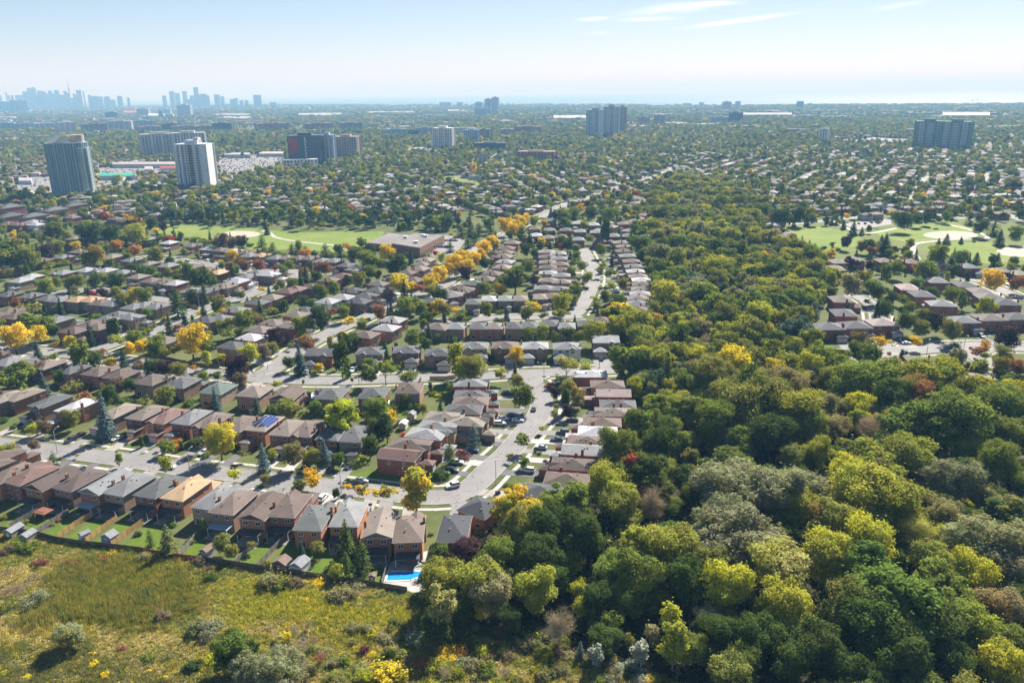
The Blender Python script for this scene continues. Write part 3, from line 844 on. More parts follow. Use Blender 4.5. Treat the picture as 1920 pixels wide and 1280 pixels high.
def house(x, y, deg, kind, roof, wall, zone, group, drive=8.0, cover=None, gable=False, gside=None, solar=False, tile=False, lot=True):
    W, D, H, al, gw = KIND[kind]
    rz = -R(deg); dist = math.hypot(x, y)
    near = 2 if dist < 415 else 1 if dist < 640 else 0
    k = _hr.uniform(.94, 1.06)
    kr, kw = _hr.uniform(.85, 1.18) * k, _hr.uniform(.82, 1.2); rc = tuple(1.14 * c * kr * _hr.uniform(.975, 1.025) for c in ROOFC[roof][0]); wc = tuple(c * kw * _hr.uniform(.97, 1.03) for c in WALLC[wall][0])
    e = empty('house', (x, y, 0), rz)
    gs = gside if gside is not None else _hr.choice((-1, 1))
    link('wall', box_mesh(('wall', kind), (-W / 2, W / 2, -D / 2, D / 2, -.3, H + .1), M_BRICK, 'wall'), e, tint=wc)
    rise = (min(W, D) / 2 + .45) * (.40 if kind != 'T' else .55)
    def roofm():
        m = MB(); m.hip(-W / 2, W / 2, -D / 2, D / 2, H, rise, .45, .2, gable, .95, along=al); return m.mesh('roof', M_TILE if tile else M_ROOF)
    rf = link('roof', cached(('roof', kind, gable, tile), roofm), e, tint=rc)
    if gable:
        def gm():
            m = MB()
            if al == 'y': m.poly([(-W / 2, -D / 2, H), (W / 2, -D / 2, H), (0, -D / 2, H + rise * .92)])
            else: m.poly([(-W / 2, -D / 2, H), (-W / 2, D / 2, H), (-W / 2, 0, H + rise * .92)])
            return m.mesh('gable_wall', M_BRICK)
        for s in (0, math.pi): link('gable_wall', cached(('gable', kind), gm), e, (0, 0, 0), s, tint=wc)
    if near:
        def gut():
            m = MB(); o = .47; m.ring(-W / 2 - o, W / 2 + o, -D / 2 - o, D / 2 + o, H + .03, H + .19, .1); return m.mesh('gutter', M_WHITE)
        link('gutter', cached(('gutter', kind), gut), e)
    # chimney against one long side
    if kind != 'T' and (near < 2 or _hr.random() < .7):
        cs = _hr.choice((-1, 1)); cyy = _hr.uniform(-.2, .25) * D
        ch = link('chimney', box_mesh(('chim', H), (-.3, .3, -.45, .45, .2, H + 2.1), M_BRICK, 'chimney'), rf, (cs * (W / 2 + .2), cyy, 0), tint=tuple(c * .68 for c in wc))
    if near == 2:
        for i in range(3):
            u = _hr.uniform(.15, .55) * _hr.choice((-1, 1)); v = _hr.uniform(-.28, .28) * D if al == 'y' else _hr.uniform(-.28, .28) * W
            half = W / 2 if al == 'y' else D / 2
            zz = H + .2 + rise * (1 - abs(u) * half / (half + .45)) - .05
            link('roof_vent', box_mesh('vent', (-.17, .17, -.17, .17, 0, .32), M_VENT, 'roof_vent'), rf, (u * half, v, zz) if al == 'y' else (v, u * half, zz))
    # garage with its own lower roof, door and drive
    if gw:
        gl = 4.6 if kind not in 'WX' else 5.4 if kind == 'W' else 3.6
        gx = gs * (W / 2 - gw / 2 + (.0 if kind in 'LNS' else .3)); y0 = D / 2 - .6; y1 = D / 2 + gl
        g = link('garage', box_mesh(('gar', kind), (-gw / 2, gw / 2, y0, y1, -.3, 2.75), M_BRICK, 'garage'), e, (gx, 0, 0), tint=wc)
        def grm():
            m = MB(); m.hip(-gw / 2, gw / 2, y0 + .65, y1, 2.7, (gw / 2 + .35) * .42, .35, .18, False, .9); return m.mesh('garage_roof', M_TILE if tile else M_ROOF)
        link('garage_roof', cached(('garr', kind, tile), grm), g, tint=rc)
        if near:
            link('garage_door', box_mesh(('gdoor', gw, y1), (-gw / 2 + .4, gw / 2 - .4, y1 - .02, y1 + .06, 0, 2.2), M_GARAGE, 'garage_door'), g)
            link('door', box_mesh(('door', D), (-.5, .5, D / 2 - .02, D / 2 + .08, .15, 2.25), M_DOOR, 'door'), e, (-gs * W * .22, 0, 0))
        if drive and dist < 720:
            dl = 2.0
            aa = (math.sin(R(deg)), math.cos(R(deg))); bb_ = (aa[1], -aa[0]); st = (x + bb_[0] * gx + aa[0] * y1, y + bb_[1] * gx + aa[1] * y1)
            while dl < 17 and not in_road(st[0] + aa[0] * dl, st[1] + aa[1] * dl): dl += .5
            dl = drive if dl >= 17 else dl + .3
            dw = gw * _hr.uniform(.95, 1.35)
            a = Vector((math.sin(R(deg)), math.cos(R(deg)))); b = Vector((a.y, -a.x)); c = Vector((x, y)) + b * gx + a * (y1)
            q = [c - b * dw / 2, c + b * dw / 2, c + b * dw / 2 + a * dl, c - b * dw / 2 + a * dl]
            GROUNDED['n'] = GROUNDED.get('n', 0) + 1
            sheet('driveway', [(p.x, p.y) for p in q], .045 + .0004 * (GROUNDED['n'] % 12), _hr.choice((M_ROADB, M_ROAD, M_ROAD, M_PAVE, M_CONC)), 'paved drive to a garage', px=False)
            DRIVES.append((c.x + a.x * 3.2, c.y + a.y * 3.2, deg, dist, zone))
    if near and kind in 'LWMN' and _hr.random() < .45 and al == 'y' or near and kind == 'W':
        fx = -gs * W * (.24 if al == 'y' else .2)
        def bay():
            m = MB(); m.box(-1.5, 1.5, D / 2 - .5, D / 2 + .9, -.2, H - .05); return m.mesh('bay', M_BRICK)
        bb = link('bay', cached(('bay', kind), bay), e, (fx, 0, 0), tint=wc)
        def bayr():
            m = MB(); m.hip(-1.5, 1.5, D / 2 - 3.2, D / 2 + .9, H - .06, 1.05, .3, .15, True); return m.mesh('bay_roof', M_ROOF)
        link('bay_roof', cached(('bayr', kind), bayr), bb, tint=rc)
        bg = MB(); bg.poly([(-1.5, D / 2 + .9, H - .06), (1.5, D / 2 + .9, H - .06), (0, D / 2 + .9, H + .92)]); link('bay_gable', cached(('bayg', kind), lambda: bg.mesh('bay_gable', M_BRICK)), bb, tint=wc)
        window(e, fx, D / 2 + .9, 3.95 if H > 5 else 1.1, 2, 1.8, 1.2)
    # windows: those the photograph can show
    up = 3.95 if H > 5 else 1.1
    if near == 2:
        for xx in (-W * .26, W * .24): window(e, xx, -D / 2, up, 0)
        if H > 5:
            window(e, -W * .24, -D / 2, .25, 0, 2.0, 2.0); window(e, W * .26, -D / 2, 1.1, 0, 1.2, 1.2)
        for xx in (-W * .27, 0 if kind in 'WXM' else W * .27, W * .27)[:3 if kind in 'WXM' else 2]: window(e, xx, D / 2, up, 2)
        window(e, W / 2, -D * .18, up, 1, 1.0, 1.0); window(e, W / 2, D * .22, up, 1, 1.0, 1.0)
        window(e, -W / 2, -D * .12, up, 3, 1.0, 1.0)
    elif near == 1:
        c180 = math.cos(R(deg - 180)) > 0
        for xx in (-W * .26, W * .26): window(e, xx, D / 2 if c180 else -D / 2, up, 2 if c180 else 0)
        if H > 5: window(e, -gs * W * .2, D / 2 if c180 else -D / 2, .9, 2 if c180 else 0)
    # covered patios at the back
    if cover:
        ca_, sa_ = math.cos(rz), math.sin(rz); GROUNDED['n'] = GROUNDED.get('n', 0) + 1
        sheet('patio', [(x + u * ca_ - v * sa_, y + u * sa_ + v * ca_) for u, v in ((-W * .45, -D / 2 - 5.2), (W * .45, -D / 2 - 5.2), (W * .45, -D / 2 + .1), (-W * .45, -D / 2 + .1))], .04 + .0004 * (GROUNDED['n'] % 12), M_PATIO, 'stone patio behind a house', px=False)
        tx = _hr.uniform(-1.5, 1.5)
        pt = empty('patio_table', (x + tx * ca_ + (D / 2 + 4.4) * sa_, y + tx * sa_ - (D / 2 + 4.4) * ca_, .06), rz)
        link('top', box_mesh('ptop', (-.9, .9, -.55, .55, .7, .75), M_VENT, 'top'), pt)
        for lx in (-.75, .75): link('leg', box_mesh('pleg', (-.05, .05, -.4, .4, 0, .7), M_VENT, 'leg'), pt, (lx, 0, 0))
        later(pt, 'grey patio table', 'behind the meadow row', 'table', 'patio tables of the meadow row')
        cw, cd = W * .86, 3.6; xo = _hr.uniform(-.06, .06) * W
        if cover == 'd': cmesh = box_mesh(('cov', kind), (-cw / 2, cw / 2, -D / 2 - cd, -D / 2 - .01, 2.62, 2.76), M_COVER, 'patio_cover')
        else: cmesh = box_mesh(('cov2', kind), (-cw / 2, cw / 2, -D / 2 - cd, -D / 2 - .01, 2.60, 2.64), M_SLAT2, 'patio_cover')
        pc = link('patio_cover', cmesh, e, (xo, 0, 0)); pc.rotation_euler = (0, 0, 0)
        for s in (-1, 1): link('post', box_mesh(('post', kind, s), (s * (cw / 2 - .15) - .07, s * (cw / 2 - .15) + .07, -D / 2 - cd + .1, -D / 2 - cd + .24, 0, 2.6), M_WHITE, 'post'), pc)
        if cover == 's':
            n = 11
            for i in range(n):
                link('slat', box_mesh(('slat', kind), (-cw / n * .33, cw / n * .33, -D / 2 - cd - .03, -D / 2 - .012, 2.645, 2.72), M_SLAT, 'slat'), pc, (-cw / 2 + cw / n * (i + .5), 0, 0))
    if solar:
        sl = math.atan2(rise, W / 2 + .45)
        for r_ in range(3):
            for c_ in range(8):
                u = .8 + 1.12 * r_; o = link('solar_panel', box_mesh('solar', (-.5, .5, -.46, .46, 0, .06), M_SOLAR, 'solar_panel'), rf)
                o.location = (-u, -D * .34 + c_ * 1.02 + 1.0, H + .2 + rise * (1 - u / (W / 2 + .45)) + .10); o.rotation_euler = (0, -sl, 0)
        for r_ in range(3):
            for c_ in range(8):
                u = .8 + 1.12 * r_; o = link('solar_panel', box_mesh('solar', (-.5, .5, -.46, .46, 0, .06), M_SOLAR, 'solar_panel'), rf)
                o.location = (u, -D * .34 + c_ * 1.02 + 1.0, H + .2 + rise * (1 - u / (W / 2 + .45)) + .10); o.rotation_euler = (0, sl, 0)
    if kind == 'T':
        for i in range(4):
            def dm():
                m = MB(); m.box(-1.0, 1.0, -1.6, 1.2, 0, 1.6); m.hip(-1.0, 1.0, -1.6, 1.2, 1.6, .9, .25, .1, True); return m.mesh('dormer', M_BRICK)
            link('dormer', cached('dormer', dm), rf, (-W * .36 + W * .24 * i, -D * .26, H + .4), tint=wc)
    extra = " with solar panels" if solar else " with striped awning" if cover == 's' else ""
    word = {'T': 'townhouse row', 'B': 'bungalow', 'R': 'bungalow'}.get(kind, 'house')
    if kind == 'T': e.name = 'townhouse_row'
    elif kind in 'BR': e.name = 'bungalow'
    later(e, f"{ROOFC[roof][1]} roofed {WALLC[wall][1]} {word}{extra}", zone, "house", group, (x, y, 6))
    if lot: HOUSES.append((x, y, max(W, D) * .62))
    return e
DRIVES = []
M_SOLAR, _nt, _o = new_mat("solar_glass")
_p = bsdf(_nt, _o, (.035, .07, .22), .12, .7)

ZK = {'z1': (0, 640, 4.8), 'z2': (380, 640, 4.8), 'z3': (700, 640, 3.5556), 'z4': (0, 820, 4.5714), 'zb': (380, 860, 3.5556), 'za': (0, 400, 4), 'z5': (400, 400, 4), 'z6': (840, 380, 4), 'z7': (1440, 380, 4),
      'zr': (1280, 120, 3), 'zm': (640, 120, 3), 'zl': (0, 120, 3), 'p': (0, 0, 1), 'y7': (800, 800, 2.6667), 'y8': (1320, 640, 2), 'y2': (1120, 540, 4.266), 'y3': (1500, 640, 4.571), 'y1': (1240, 340, 5.819), 'y6': (380, 1060, 4), 'y9': (840, 1080, 4.174), 'y5': (0, 1000, 4.5725)}
def zp(k, x, y): a, b, s = ZK[k]; return a + x / s, b + y / s

# row: zone phrase, zoom, front directions (first, last; degrees from the view direction, clockwise), kind, roof centre height, drive, wall colours, houses "x y roof [options]"
ROWS = [
 ("in the meadow row", 'z4', 24, 17, 'L', 6.4, 7, "oroponron", "100 288 b cover=d;268 300 r;452 345 d gable cover=d;690 345 d cover=d;915 375 g gable cover=s;1110 385 g cover=d;1375 402 s cover=d;1600 425 n cover=d"),
 ("in the meadow row", 'zb', 16, -3, 'L', 6.4, 7, "nporooro", "95 245 g;208 275 b cover=s;400 312 b gable cover=d;585 295 b cover=d;748 378 s;975 355 g cover=d;1185 425 t gable cover=d;1378 452 b cover=d"),
 ("at the end of the meadow row", 'z4', 25, 25, 'L', 6.4, 7, "o", "-120 240 b;-10 150 b"),
 ("facing the nearest street", 'z1', 206, 196, 'L', 6.4, 8, "rprpopror", "-60 470 b;55 490 t;210 465 t;455 520 s;690 565 l;1075 610 t;1320 625 t;1510 655 r;1725 665 g"),
 ("facing the nearest street", 'z2', 197, 188, 'L', 6.4, 8, "rporpon", "90 695 b;345 725 b;560 722 t solar;770 762 t;945 770 b;1175 800 s;1375 815 s"),
 ("backing onto the crossing street", 'z1', 24, 17, 'M', 6.4, 7, "pprrprpn", "-90 110 b;90 165 g;235 190 s;420 195 t;645 232 s;900 252 b;1090 280 b;1370 330 b;1640 355 s"),
 ("backing onto the crossing street", 'z2', 16, 2, 'M', 6.4, 7, "nppprp", "140 410 e;470 435 t;760 462 b gable;1165 455 s;1540 450 s;1860 405 b"),
 ("beyond the crossing street", 'z5', 184, 182, 'W', 6.2, 7, "rnrpn", "810 1035 s gable;1180 1025 s;1450 1015 s;1690 1035 s"),
 ("beyond the crossing street", 'z6', 182, 180, 'W', 6.2, 8, "npnwp", "200 1065 g;425 1062 b;650 1065 l;890 1068 g;1180 1020 l gable"),
 ("on the winding street's left side", 'z3', 92, 106, 'N', 6.4, 8, "rrrrnnnor", "650 268 g;655 342 s;650 385 b;605 442 s;475 490 t;625 522 t;425 555 g;355 605 l"),
 ("on the corner above the nearest street", 'z3', 104, 104, 'N', 6.4, 8, "rr", "245 672 b;175 742 r gable"),
 ("on the winding street's right side", 'z3', 272, 281, 'N', 6.4, 7, "rorroroorrr", "1450 208 w;1560 275 b;1600 335 p gable;1630 408 s;1600 460 t;1525 528 b;1495 588 w;1430 655 b;1395 712 l gable;1330 805 d;1290 905 b"),  # whitish, pinkish and light grey roofs here hold sun glare in their colour
 ("where the winding street meets the wood", 'z3', 283, 283, 'N', 6.4, 6, "r", "1110 985 s"),
 # behind the cul-de-sac
 ("in the brick row below the cul-de-sac", 'z6', 6, 2, 'S', 6.2, 6, "prrpprprrr", "70 915 g;232 915 s;350 915 t;497 912 s;610 908 s;765 895 s;890 915 g;1040 895 s;1150 872 d"),
 ("on the cul-de-sac's lower street", 'z6', 184, 180, 'S', 6.2, 6, "ppnnpp", "190 735 s;310 712 l;428 710 g;540 710 t;690 698 t;780 690 b"),
 ("behind the cul-de-sac's lower street", 'z6', 150, 150, 'M', 6.2, 6, "rr", "110 650 d;25 685 g"),
 ("in the cul-de-sac's inner column", 'z6', 272, 276, 'S', 6.2, 0, "nnnnnnn", "740 362 t;742 400 b;746 440 t;748 478 b;750 520 l;752 575 t;722 632 g"),
 ("in the cul-de-sac's outer column", 'z6', 92, 96, 'S', 6.2, 5, "nnnnnnn", "828 375 l;832 412 g;838 455 b;843 498 b;848 538 g;852 585 t;832 640 g"),
 ("right of the cul-de-sac", 'z6', 262, 282, 'S', 6.2, 6, "rnnnrnnrnwnnnnr", "1290 292 t;1318 322 t;1320 355 b;1345 392 g;1375 432 b;1390 470 g;1405 508 l;1425 545 t;1450 572 w;1455 605 b;1450 640 t;1440 675 l;1425 710 t;1420 748 g;1415 788 d"),
 ("right of the yellow avenue", 'z6', 285, 292, 'M', 6.0, 6, "rrnrnnrrrr", "482 298 t;440 338 b;428 370 b;420 400 t;430 440 l;410 480 t;335 528 b;285 568 b;200 602 e;110 645 b"),
 ("above the cul-de-sac", 'z6', 180, 182, 'M', 6.0, 6, "rnnrrrrr", "580 252 b;660 242 l;750 258 t;850 252 b;975 272 g;1135 280 t;1240 245 g;1350 245 g;1490 252 g"),
 ("in the cul-de-sac's second upper line", 'z6', 0, 2, 'M', 6.0, 6, "rrrrrrr", "650 192 b;760 202 t;880 202 s;990 212 g;1112 217 g"),
 ("in the cul-de-sac's top line", 'z6', 181, 181, 'M', 6.0, 6, "prppprrr", "772 130 s;872 140 g;972 150 l;1092 162 l;1200 150 t;1310 155 b;1422 160 b;1500 182 t"),
 ("left of the yellow avenue", 'z5', 112, 116, 'M', 6.0, 6, "nnrrrprrpp", "1595 345 t;1560 378 t;1545 412 t;1452 440 b;1380 472 b;1500 495 b;1240 525 s;1230 572 s;1050 575 s;1150 612 s"),
 ("right of the avenue's lower end", 'z5', 292, 292, 'M', 6.0, 6, "rporrpp", "1350 795 l;1300 855 l;1140 905 b;1660 655 s;1790 602 t;1870 572 b;1690 845 t"),
 ("left of the avenue's lower end", 'z5', 112, 112, 'M', 6.0, 6, "ppwwprrr", "1095 655 s;975 625 l;860 655 l;690 722 s;625 755 t;570 835 t;450 815 t;350 865 t;285 925 w;150 985 s"),
 ("on the diagonal street's near side", 'z5', 292, 292, 'M', 6.0, 6, "rrrrrrppp", "970 465 r;870 495 b;735 545 b;620 562 r;555 580 r;440 625 t;335 662 s;180 720 g;60 782 g"),
 ("on the diagonal street's near side", 'za', 292, 294, 'M', 6.0, 6, "pprr", "1560 790 s;1440 855 t;1240 945 t"),
 ("on the diagonal street's far side", 'za', 112, 110, 'M', 6.0, 6, "nnprr", "980 772 g;890 755 g;800 792 g;735 848 b;560 872 b"),
 ("on the diagonal street's far side", 'z5', 112, 110, 'M', 6.0, 6, "nwprn", "90 540 t;165 498 l;240 472 g;330 442 g;420 455 w"),
 ("in the long left row", 'za', 18, 24, 'M', 6.0, 6, "rrrnnnpnnnn", "70 602 s;240 612 s;370 632 s;455 642 g;590 642 n;690 642 n;765 665 b;850 672 g;1010 695 g;1090 685 g;1180 692 g"),
 ("behind the long row on the left", 'za', 22, 22, 'M', 6.0, 6, "rrprp", "70 732 b;125 765 b;440 792 g;-40 760 d;690 822 b"),
 ("beyond the rear left street", 'za', 200, 200, 'M', 6.0, 6, "rrwwrppprnn", "480 442 g;240 470 l;650 422 l;800 425 l;925 440 g;1040 472 t;1140 500 b;1225 510 b;1320 520 l;1440 575 g;160 500 l"),
 ("in the line before the left field", 'za', 22, 24, 'M', 6.0, 6, "rprrpprrrp", "70 402 s;170 372 t;320 350 b;480 325 g;850 322 t;985 348 g;1120 372 t;1265 388 g;1450 395 b;1560 418 b;1640 440 n;1550 575 s;1680 540 t;1790 505 l;1860 470 g"),
 ("along the left playing field", 'za', 197, 200, 'M', 6.0, 6, "rrppppppppp", "560 188 t;660 180 t;785 172 b;880 172 b;1000 182 g;1115 190 g;1270 218 l;1440 240 b;1570 262 l;1655 272 b;1755 280 l;1845 292 b"),
 ("along the left playing field", 'z5', 198, 205, 'M', 6.0, 6, "ppnpppprr", "150 280 g;270 312 g;360 312 n;470 330 g;560 330 t;640 332 b;720 332 b;815 352 g;905 352 g;1000 385 s;1065 412 g"),
 ("among the trees at the upper left", 'za', 200, 200, 'X', 6.0, 0, "rprprp", "60 75 b;130 82 b;250 62 l;345 22 b;540 30 b;30 20 d;870 40 s;-20 300 b;600 285 t;200 300 d"),
 # beside the ball diamonds
 ("along the foot of the playing fields", 'z7', 180, 180, 'M', 6.0, 6, "rrrrrrrr", "525 440 t;650 425 t;870 432 t;1075 440 b;1280 452 t;1500 475 g;1745 505 t;1880 525 t"),
 ("in the brick lane", 'z7', 96, 98, 'X', 6.0, 6, "rrrrrr", "500 490 t;550 722 t;565 822 s;1045 632 p;1150 682 s;1260 580 g;1475 612 s;1590 660 t"),
 ("in the brick lane", 'z7', 10, 10, 'X', 6.0, 6, "rrr", "1300 755 g;1660 702 g;1775 745 s"),
 ("beyond the wide pale road", 'z7', 180, 180, 'X', 6.0, 6, "rrrrrrr", "448 925 s;650 915 s;855 895 p;1455 875 g;1660 858 t;1855 850 s"),
 ("before the wide pale road", 'z7', 10, 10, 'B', 4.4, 0, "rrr", "930 1192 b;1130 1172 t;1420 1168 g"),
 ("below the wide pale road beside the corner", 'y8', 40, 40, 'B', 4.4, 0, "r", "1030 135 t"),
 ("along the upper edge of the playing fields", 'zr', 180, 180, 'R', 4.5, 0, "rrrrrrr", "460 832 w;1065 808 g;1170 818 g;1265 808 g;1345 808 g;1430 808 t;740 800 g"),
 ("in the clump beside the far wood", 'zr', 120, 120, 'M', 5.5, 0, "rrrrrr", "375 770 l;400 735 b;360 795 l;415 712 b;510 700 b;600 702 b;665 712 b;650 752 b;700 772 b;640 770 b;770 745 t;830 770 t;810 705 t;890 742 b"),
 ("before the round tower", 'zl', 112, 112, 'T', 9, 0, "rprp", "60 800 s;190 850 s;60 850 s;310 815 s;420 790 s"),
 ("among the trees below the white tower", 'zl', 200, 200, 'X', 8, 0, "wrwr", "680 800 s;960 800 s;1530 750 s;880 835 g;1090 805 t;700 870 b;250 920 d;120 890 r;200 890 l"),
]
ROWHOUSES = 0
for zone, zk, a0, a1, kind, zc, drive, walls, spec in ROWS:
    items = spec.split(';'); n = len(items)
    for i, it in enumerate(items):
        t = it.split(); px, py = zp(zk, float(t[0]), float(t[1])); p = pix(px, py, zc)
        opt = dict(o.split('=') if '=' in o else (o, True) for o in t[3:])
        house(p.x, p.y, a0 + (a1 - a0) * i / max(1, n - 1), opt.pop('kind', kind), t[2], walls[i % len(walls)], zone, "houses of the neighbourhood", drive=drive, **opt)
        ROWHOUSES += 1
# the dark tiled corner house and the green metal roof beside it
p = pix(852, 987, 6.4); house(p.x, p.y, 4, 'L', 'k', 'r', "beside the pool house under a purple tree", "houses of the neighbourhood", tile=True)
p = pix(902, 958, 3.4); house(p.x, p.y, 35, 'R', 'k', 'o', "under the golden tree at the bend", "houses of the neighbourhood", drive=0, tile=True)

# ------------------------------------------------------------------ the school
def prism(pts, z1, mat, z0=-.2):
    m = MB(); n = len(pts); a = sum(pts[i][0] * pts[(i + 1) % n][1] - pts[(i + 1) % n][0] * pts[i][1] for i in range(n))
    if a < 0: pts = pts[::-1]
    m.poly([(x, y, z1) for x, y in pts])
    for i in range(n):
        (x, y), (u, v) = pts[i], pts[(i + 1) % n]; m.poly([(x, y, z0), (u, v, z0), (u, v, z1), (x, y, z1)])
    return m
def roofpx(pts, z): return [W2(a, b, z) for a, b in pts]
M_FLAT = plain("flat_roof_gravel", (.20, .185, .175), .95, .1, var=.2, scale=.08)
M_SBRICK = plain("school_brick", (.26, .15, .10), .9, .2, var=.15)
def school():
    e = empty('school', (0, 0, 0))
    A = roofpx([(735, 457), (787, 465), (833, 441), (776, 437)], 7.5); B = roofpx([(688, 456), (735.5, 460), (772, 441), (728, 437)], 5.0)
    for pts, z in ((A, 7.5), (B, 5.0)):
        w = link('wall', prism(pts, z, M_SBRICK).mesh('wall', M_SBRICK), e)
        c = np.mean(pts, 0); ins = [tuple(np.array(q) * .97 + c * .03) for q in pts]
        link('roof', prism(ins, z + .25, M_FLAT, z - .3).mesh('roof', M_FLAT), e)
    for px, py in ((793, 442), (798, 444), (760, 446), (780, 455)):
        q = pix(px, py, 8); link('roof_unit', box_mesh('unit', (-1.6, 1.6, -1.2, 1.2, 7.6, 9.6), M_WHITE, 'roof_unit'), e, (q.x, q.y, 0))
    a, b = np.array(A[1]), np.array(A[2]); 
    for i in range(9):
        q = a + (b - a) * (i + .7) / 10; ang = math.atan2(*(b - a)[::-1])
        link('window', box_mesh('swin', (-2.0, 2.0, -.12, .12, 1.4, 3.2), M_GLASS, 'window'), e, (q[0], q[1], 0), ang)
    tag(e, "flat roofed brown school beside the left playing field", "school"); HOUSES.append((sum(q[0] for q in A) / 4, sum(q[1] for q in A) / 4, 30))
school()

# ------------------------------------------------------------------ towers and blocks of the city
CM = {}
def city_mat(key, c, rough=.8, spec=.3):
    if key not in CM: CM[key] = plain("facade_" + key, c, rough, spec, var=.08, scale=.05)
    return CM[key]
FAC = dict(paleglass=(.29, .39, .45), cool=(.54, .60, .66), conc=(.52, .52, .51), white=(.62, .62, .60), brick=(.32, .19, .15), brown=(.31, .26, .22), teal=(.17, .27, .27), dark=(.07, .09, .11), grey=(.34, .37, .39), tan=(.38, .31, .25), blue=(.33, .42, .50))
M_CGLASS = glass_mat("tower_glass", (.06, .10, .13), .15)

def block(x0, x1, yt, yb, style, label, cat="tower", deg=0.0, ratio=.55, floors=None, pier=4.2, band=.42, penthouse=True, plan='box', name='apartment_tower', bal=0, group=None, detail=True, pw=1.0, strips=(), balx=None):
    """A building standing on the ground line at pixel row yb, as wide and tall as it shows."""
    a, b = pix(x0, yb), pix(x1, yb); c = (a + b) / 2; d = c.length
    w = (b - a).length; top = None
    q = proj((c.x, c.y, 0)); lo, hi = 0.0, 800.0
    for _ in range(40):
        mid = (lo + hi) / 2
        if proj((c.x, c.y, mid))[1] > yt: lo = mid
        else: hi = mid
    h = lo; view = math.atan2(c.x, c.y); rz = -view + R(deg)
    ca, sa = abs(math.cos(R(deg))), abs(math.sin(R(deg)))
    W = w / (ca + ratio * sa); D = W * ratio
    cc = Vector((c.x, c.y)) * (1 + D * .4 / d)
    e = empty(name, (cc.x, cc.y, 0), rz)
    if plan == 'box': P = [(-W / 2, -D / 2), (W / 2, -D / 2), (W / 2, D / 2), (-W / 2, D / 2)]
    else: P = [(W / 2 * math.cos(t), D / 2 * math.sin(t)) for t in [2 * math.pi * (i + .5) / 14 for i in range(14)]]
    n = len(P); wallm = city_mat(style, FAC[style])
    body = MB(); S_ = .985
    for i in range(n):
        (x, y), (u, v) = P[i], P[(i + 1) % n]; body.poly([(x * S_, y * S_, 0), (u * S_, v * S_, 0), (u * S_, v * S_, h - .6), (x * S_, y * S_, h - .6)])
    link('glazing' if detail else 'wall', body.mesh('glazing', M_CGLASS if detail else wallm), e)
    rf = MB(); rf.poly([(x, y, h) for x, y in P])
    for i in range(n):
        (x, y), (u, v) = P[i], P[(i + 1) % n]; rf.poly([(x, y, h - 1.6), (u, v, h - 1.6), (u, v, h), (x, y, h)])
    link('roof', rf.mesh('roof', wallm), e)
    if detail:
        fl = floors or max(2, round(h / 3.1)); fh = (h - 1.6) / fl; m = MB()
        for k in range(fl):
            z0 = k * fh; z1 = z0 + fh * band
            for i in range(n):
                (x, y), (u, v) = P[i], P[(i + 1) % n]
                m.poly([(x, y, z0), (u, v, z0), (u, v, z1), (x, y, z1)]); m.poly([(x, y, z1), (u, v, z1), (u * S_, v * S_, z1), (x * S_, y * S_, z1)])
        tag(link('floor_band', m.mesh('floor_band', wallm), e), kind='stuff')
        m = MB()
        for i in range(n):
            A, B = np.array(P[i]), np.array(P[(i + 1) % n]); L = np.linalg.norm(B - A); ax = (B - A) / L
            k = max(1, round(L / pier))
            for j in range(k + 1):
                q = A + (B - A) * j / k; wd = pier * (.16 if j % 3 else .34) * pw
                m.obox(q * .998, ax, wd, .35, 0, h - .02)
        for a_, b_ in strips: m.box(W * a_, W * b_, -D / 2 - .9, -D / 2 + .1, 0, h + .02)
        tag(link('pier', m.mesh('pier', wallm), e), kind='stuff')
        if bal:
            m = MB(); nb = bal
            for s_ in range(nb):
                bx = (-W / 2 + W * (s_ + .5) / nb) if balx is None else W * balx[s_]
                for k in range(1, fl):
                    m.box(bx - W / nb * .3, bx + W / nb * .3, -D / 2 - 1.5, -D / 2 - .36, k * fh - .1, k * fh + 1.1)
            tag(link('balcony', m.mesh('balcony', city_mat('white', FAC['white'])), e), kind='stuff')
    if penthouse:
        m = MB(); m.box(-W * .22, W * .2, -D * .25, D * .25, h, h + min(5.5, h * .08)); link('penthouse', m.mesh('penthouse', wallm), e)
    tag(e, label, cat, group)
    HOUSES.append((cc.x, cc.y, W * .6))
    return e, W, D, h

def round_tower():
    e, W, D, h = block(99, 185, 268, 372, 'paleglass', "tall rounded glass condominium tower at the left", "tower", deg=20, ratio=.8, floors=27, plan='oval', pier=3.6, band=.3, pw=.62, bal=0, penthouse=False)
    m = MB()
    for k in range(27):
        for i in range(6):
            t = R(-75 + i * 30); c = (W / 2 * math.cos(t) * 1.01, D / 2 * math.sin(t) * 1.01); m.obox(c, (-math.sin(t), math.cos(t)), 3.6, 1.2, (h - 8) / 27 * (k + 1), (h - 8) / 27 * (k + 1) + 1.0)
    tag(link('balcony', m.mesh('balcony', city_mat('palegreen', (.40, .46, .44))), e), kind='stuff')
    m = MB(); m.hip(-W * .42, -W * .02, -D * .4, D * .1, h, 7.5, .3, .3, True, along='y'); link('gable_crown', m.mesh('gable_crown', city_mat('conc', FAC['conc'])), e)
    m = MB(); m.tube([(W * .2, -D * .1, h - 1), (W * .2, -D * .1, h + 8.5)], [W * .2, W * .2], 16); link('drum_crown', m.mesh('drum_crown', city_mat('tan', FAC['tan'])), e)
    m = MB(); m.box(-W * .55, W * .6, -D * .62, D * .5, 0, 7); link('podium', m.mesh('podium', city_mat('brown', FAC['brown'])), e)
round_tower()
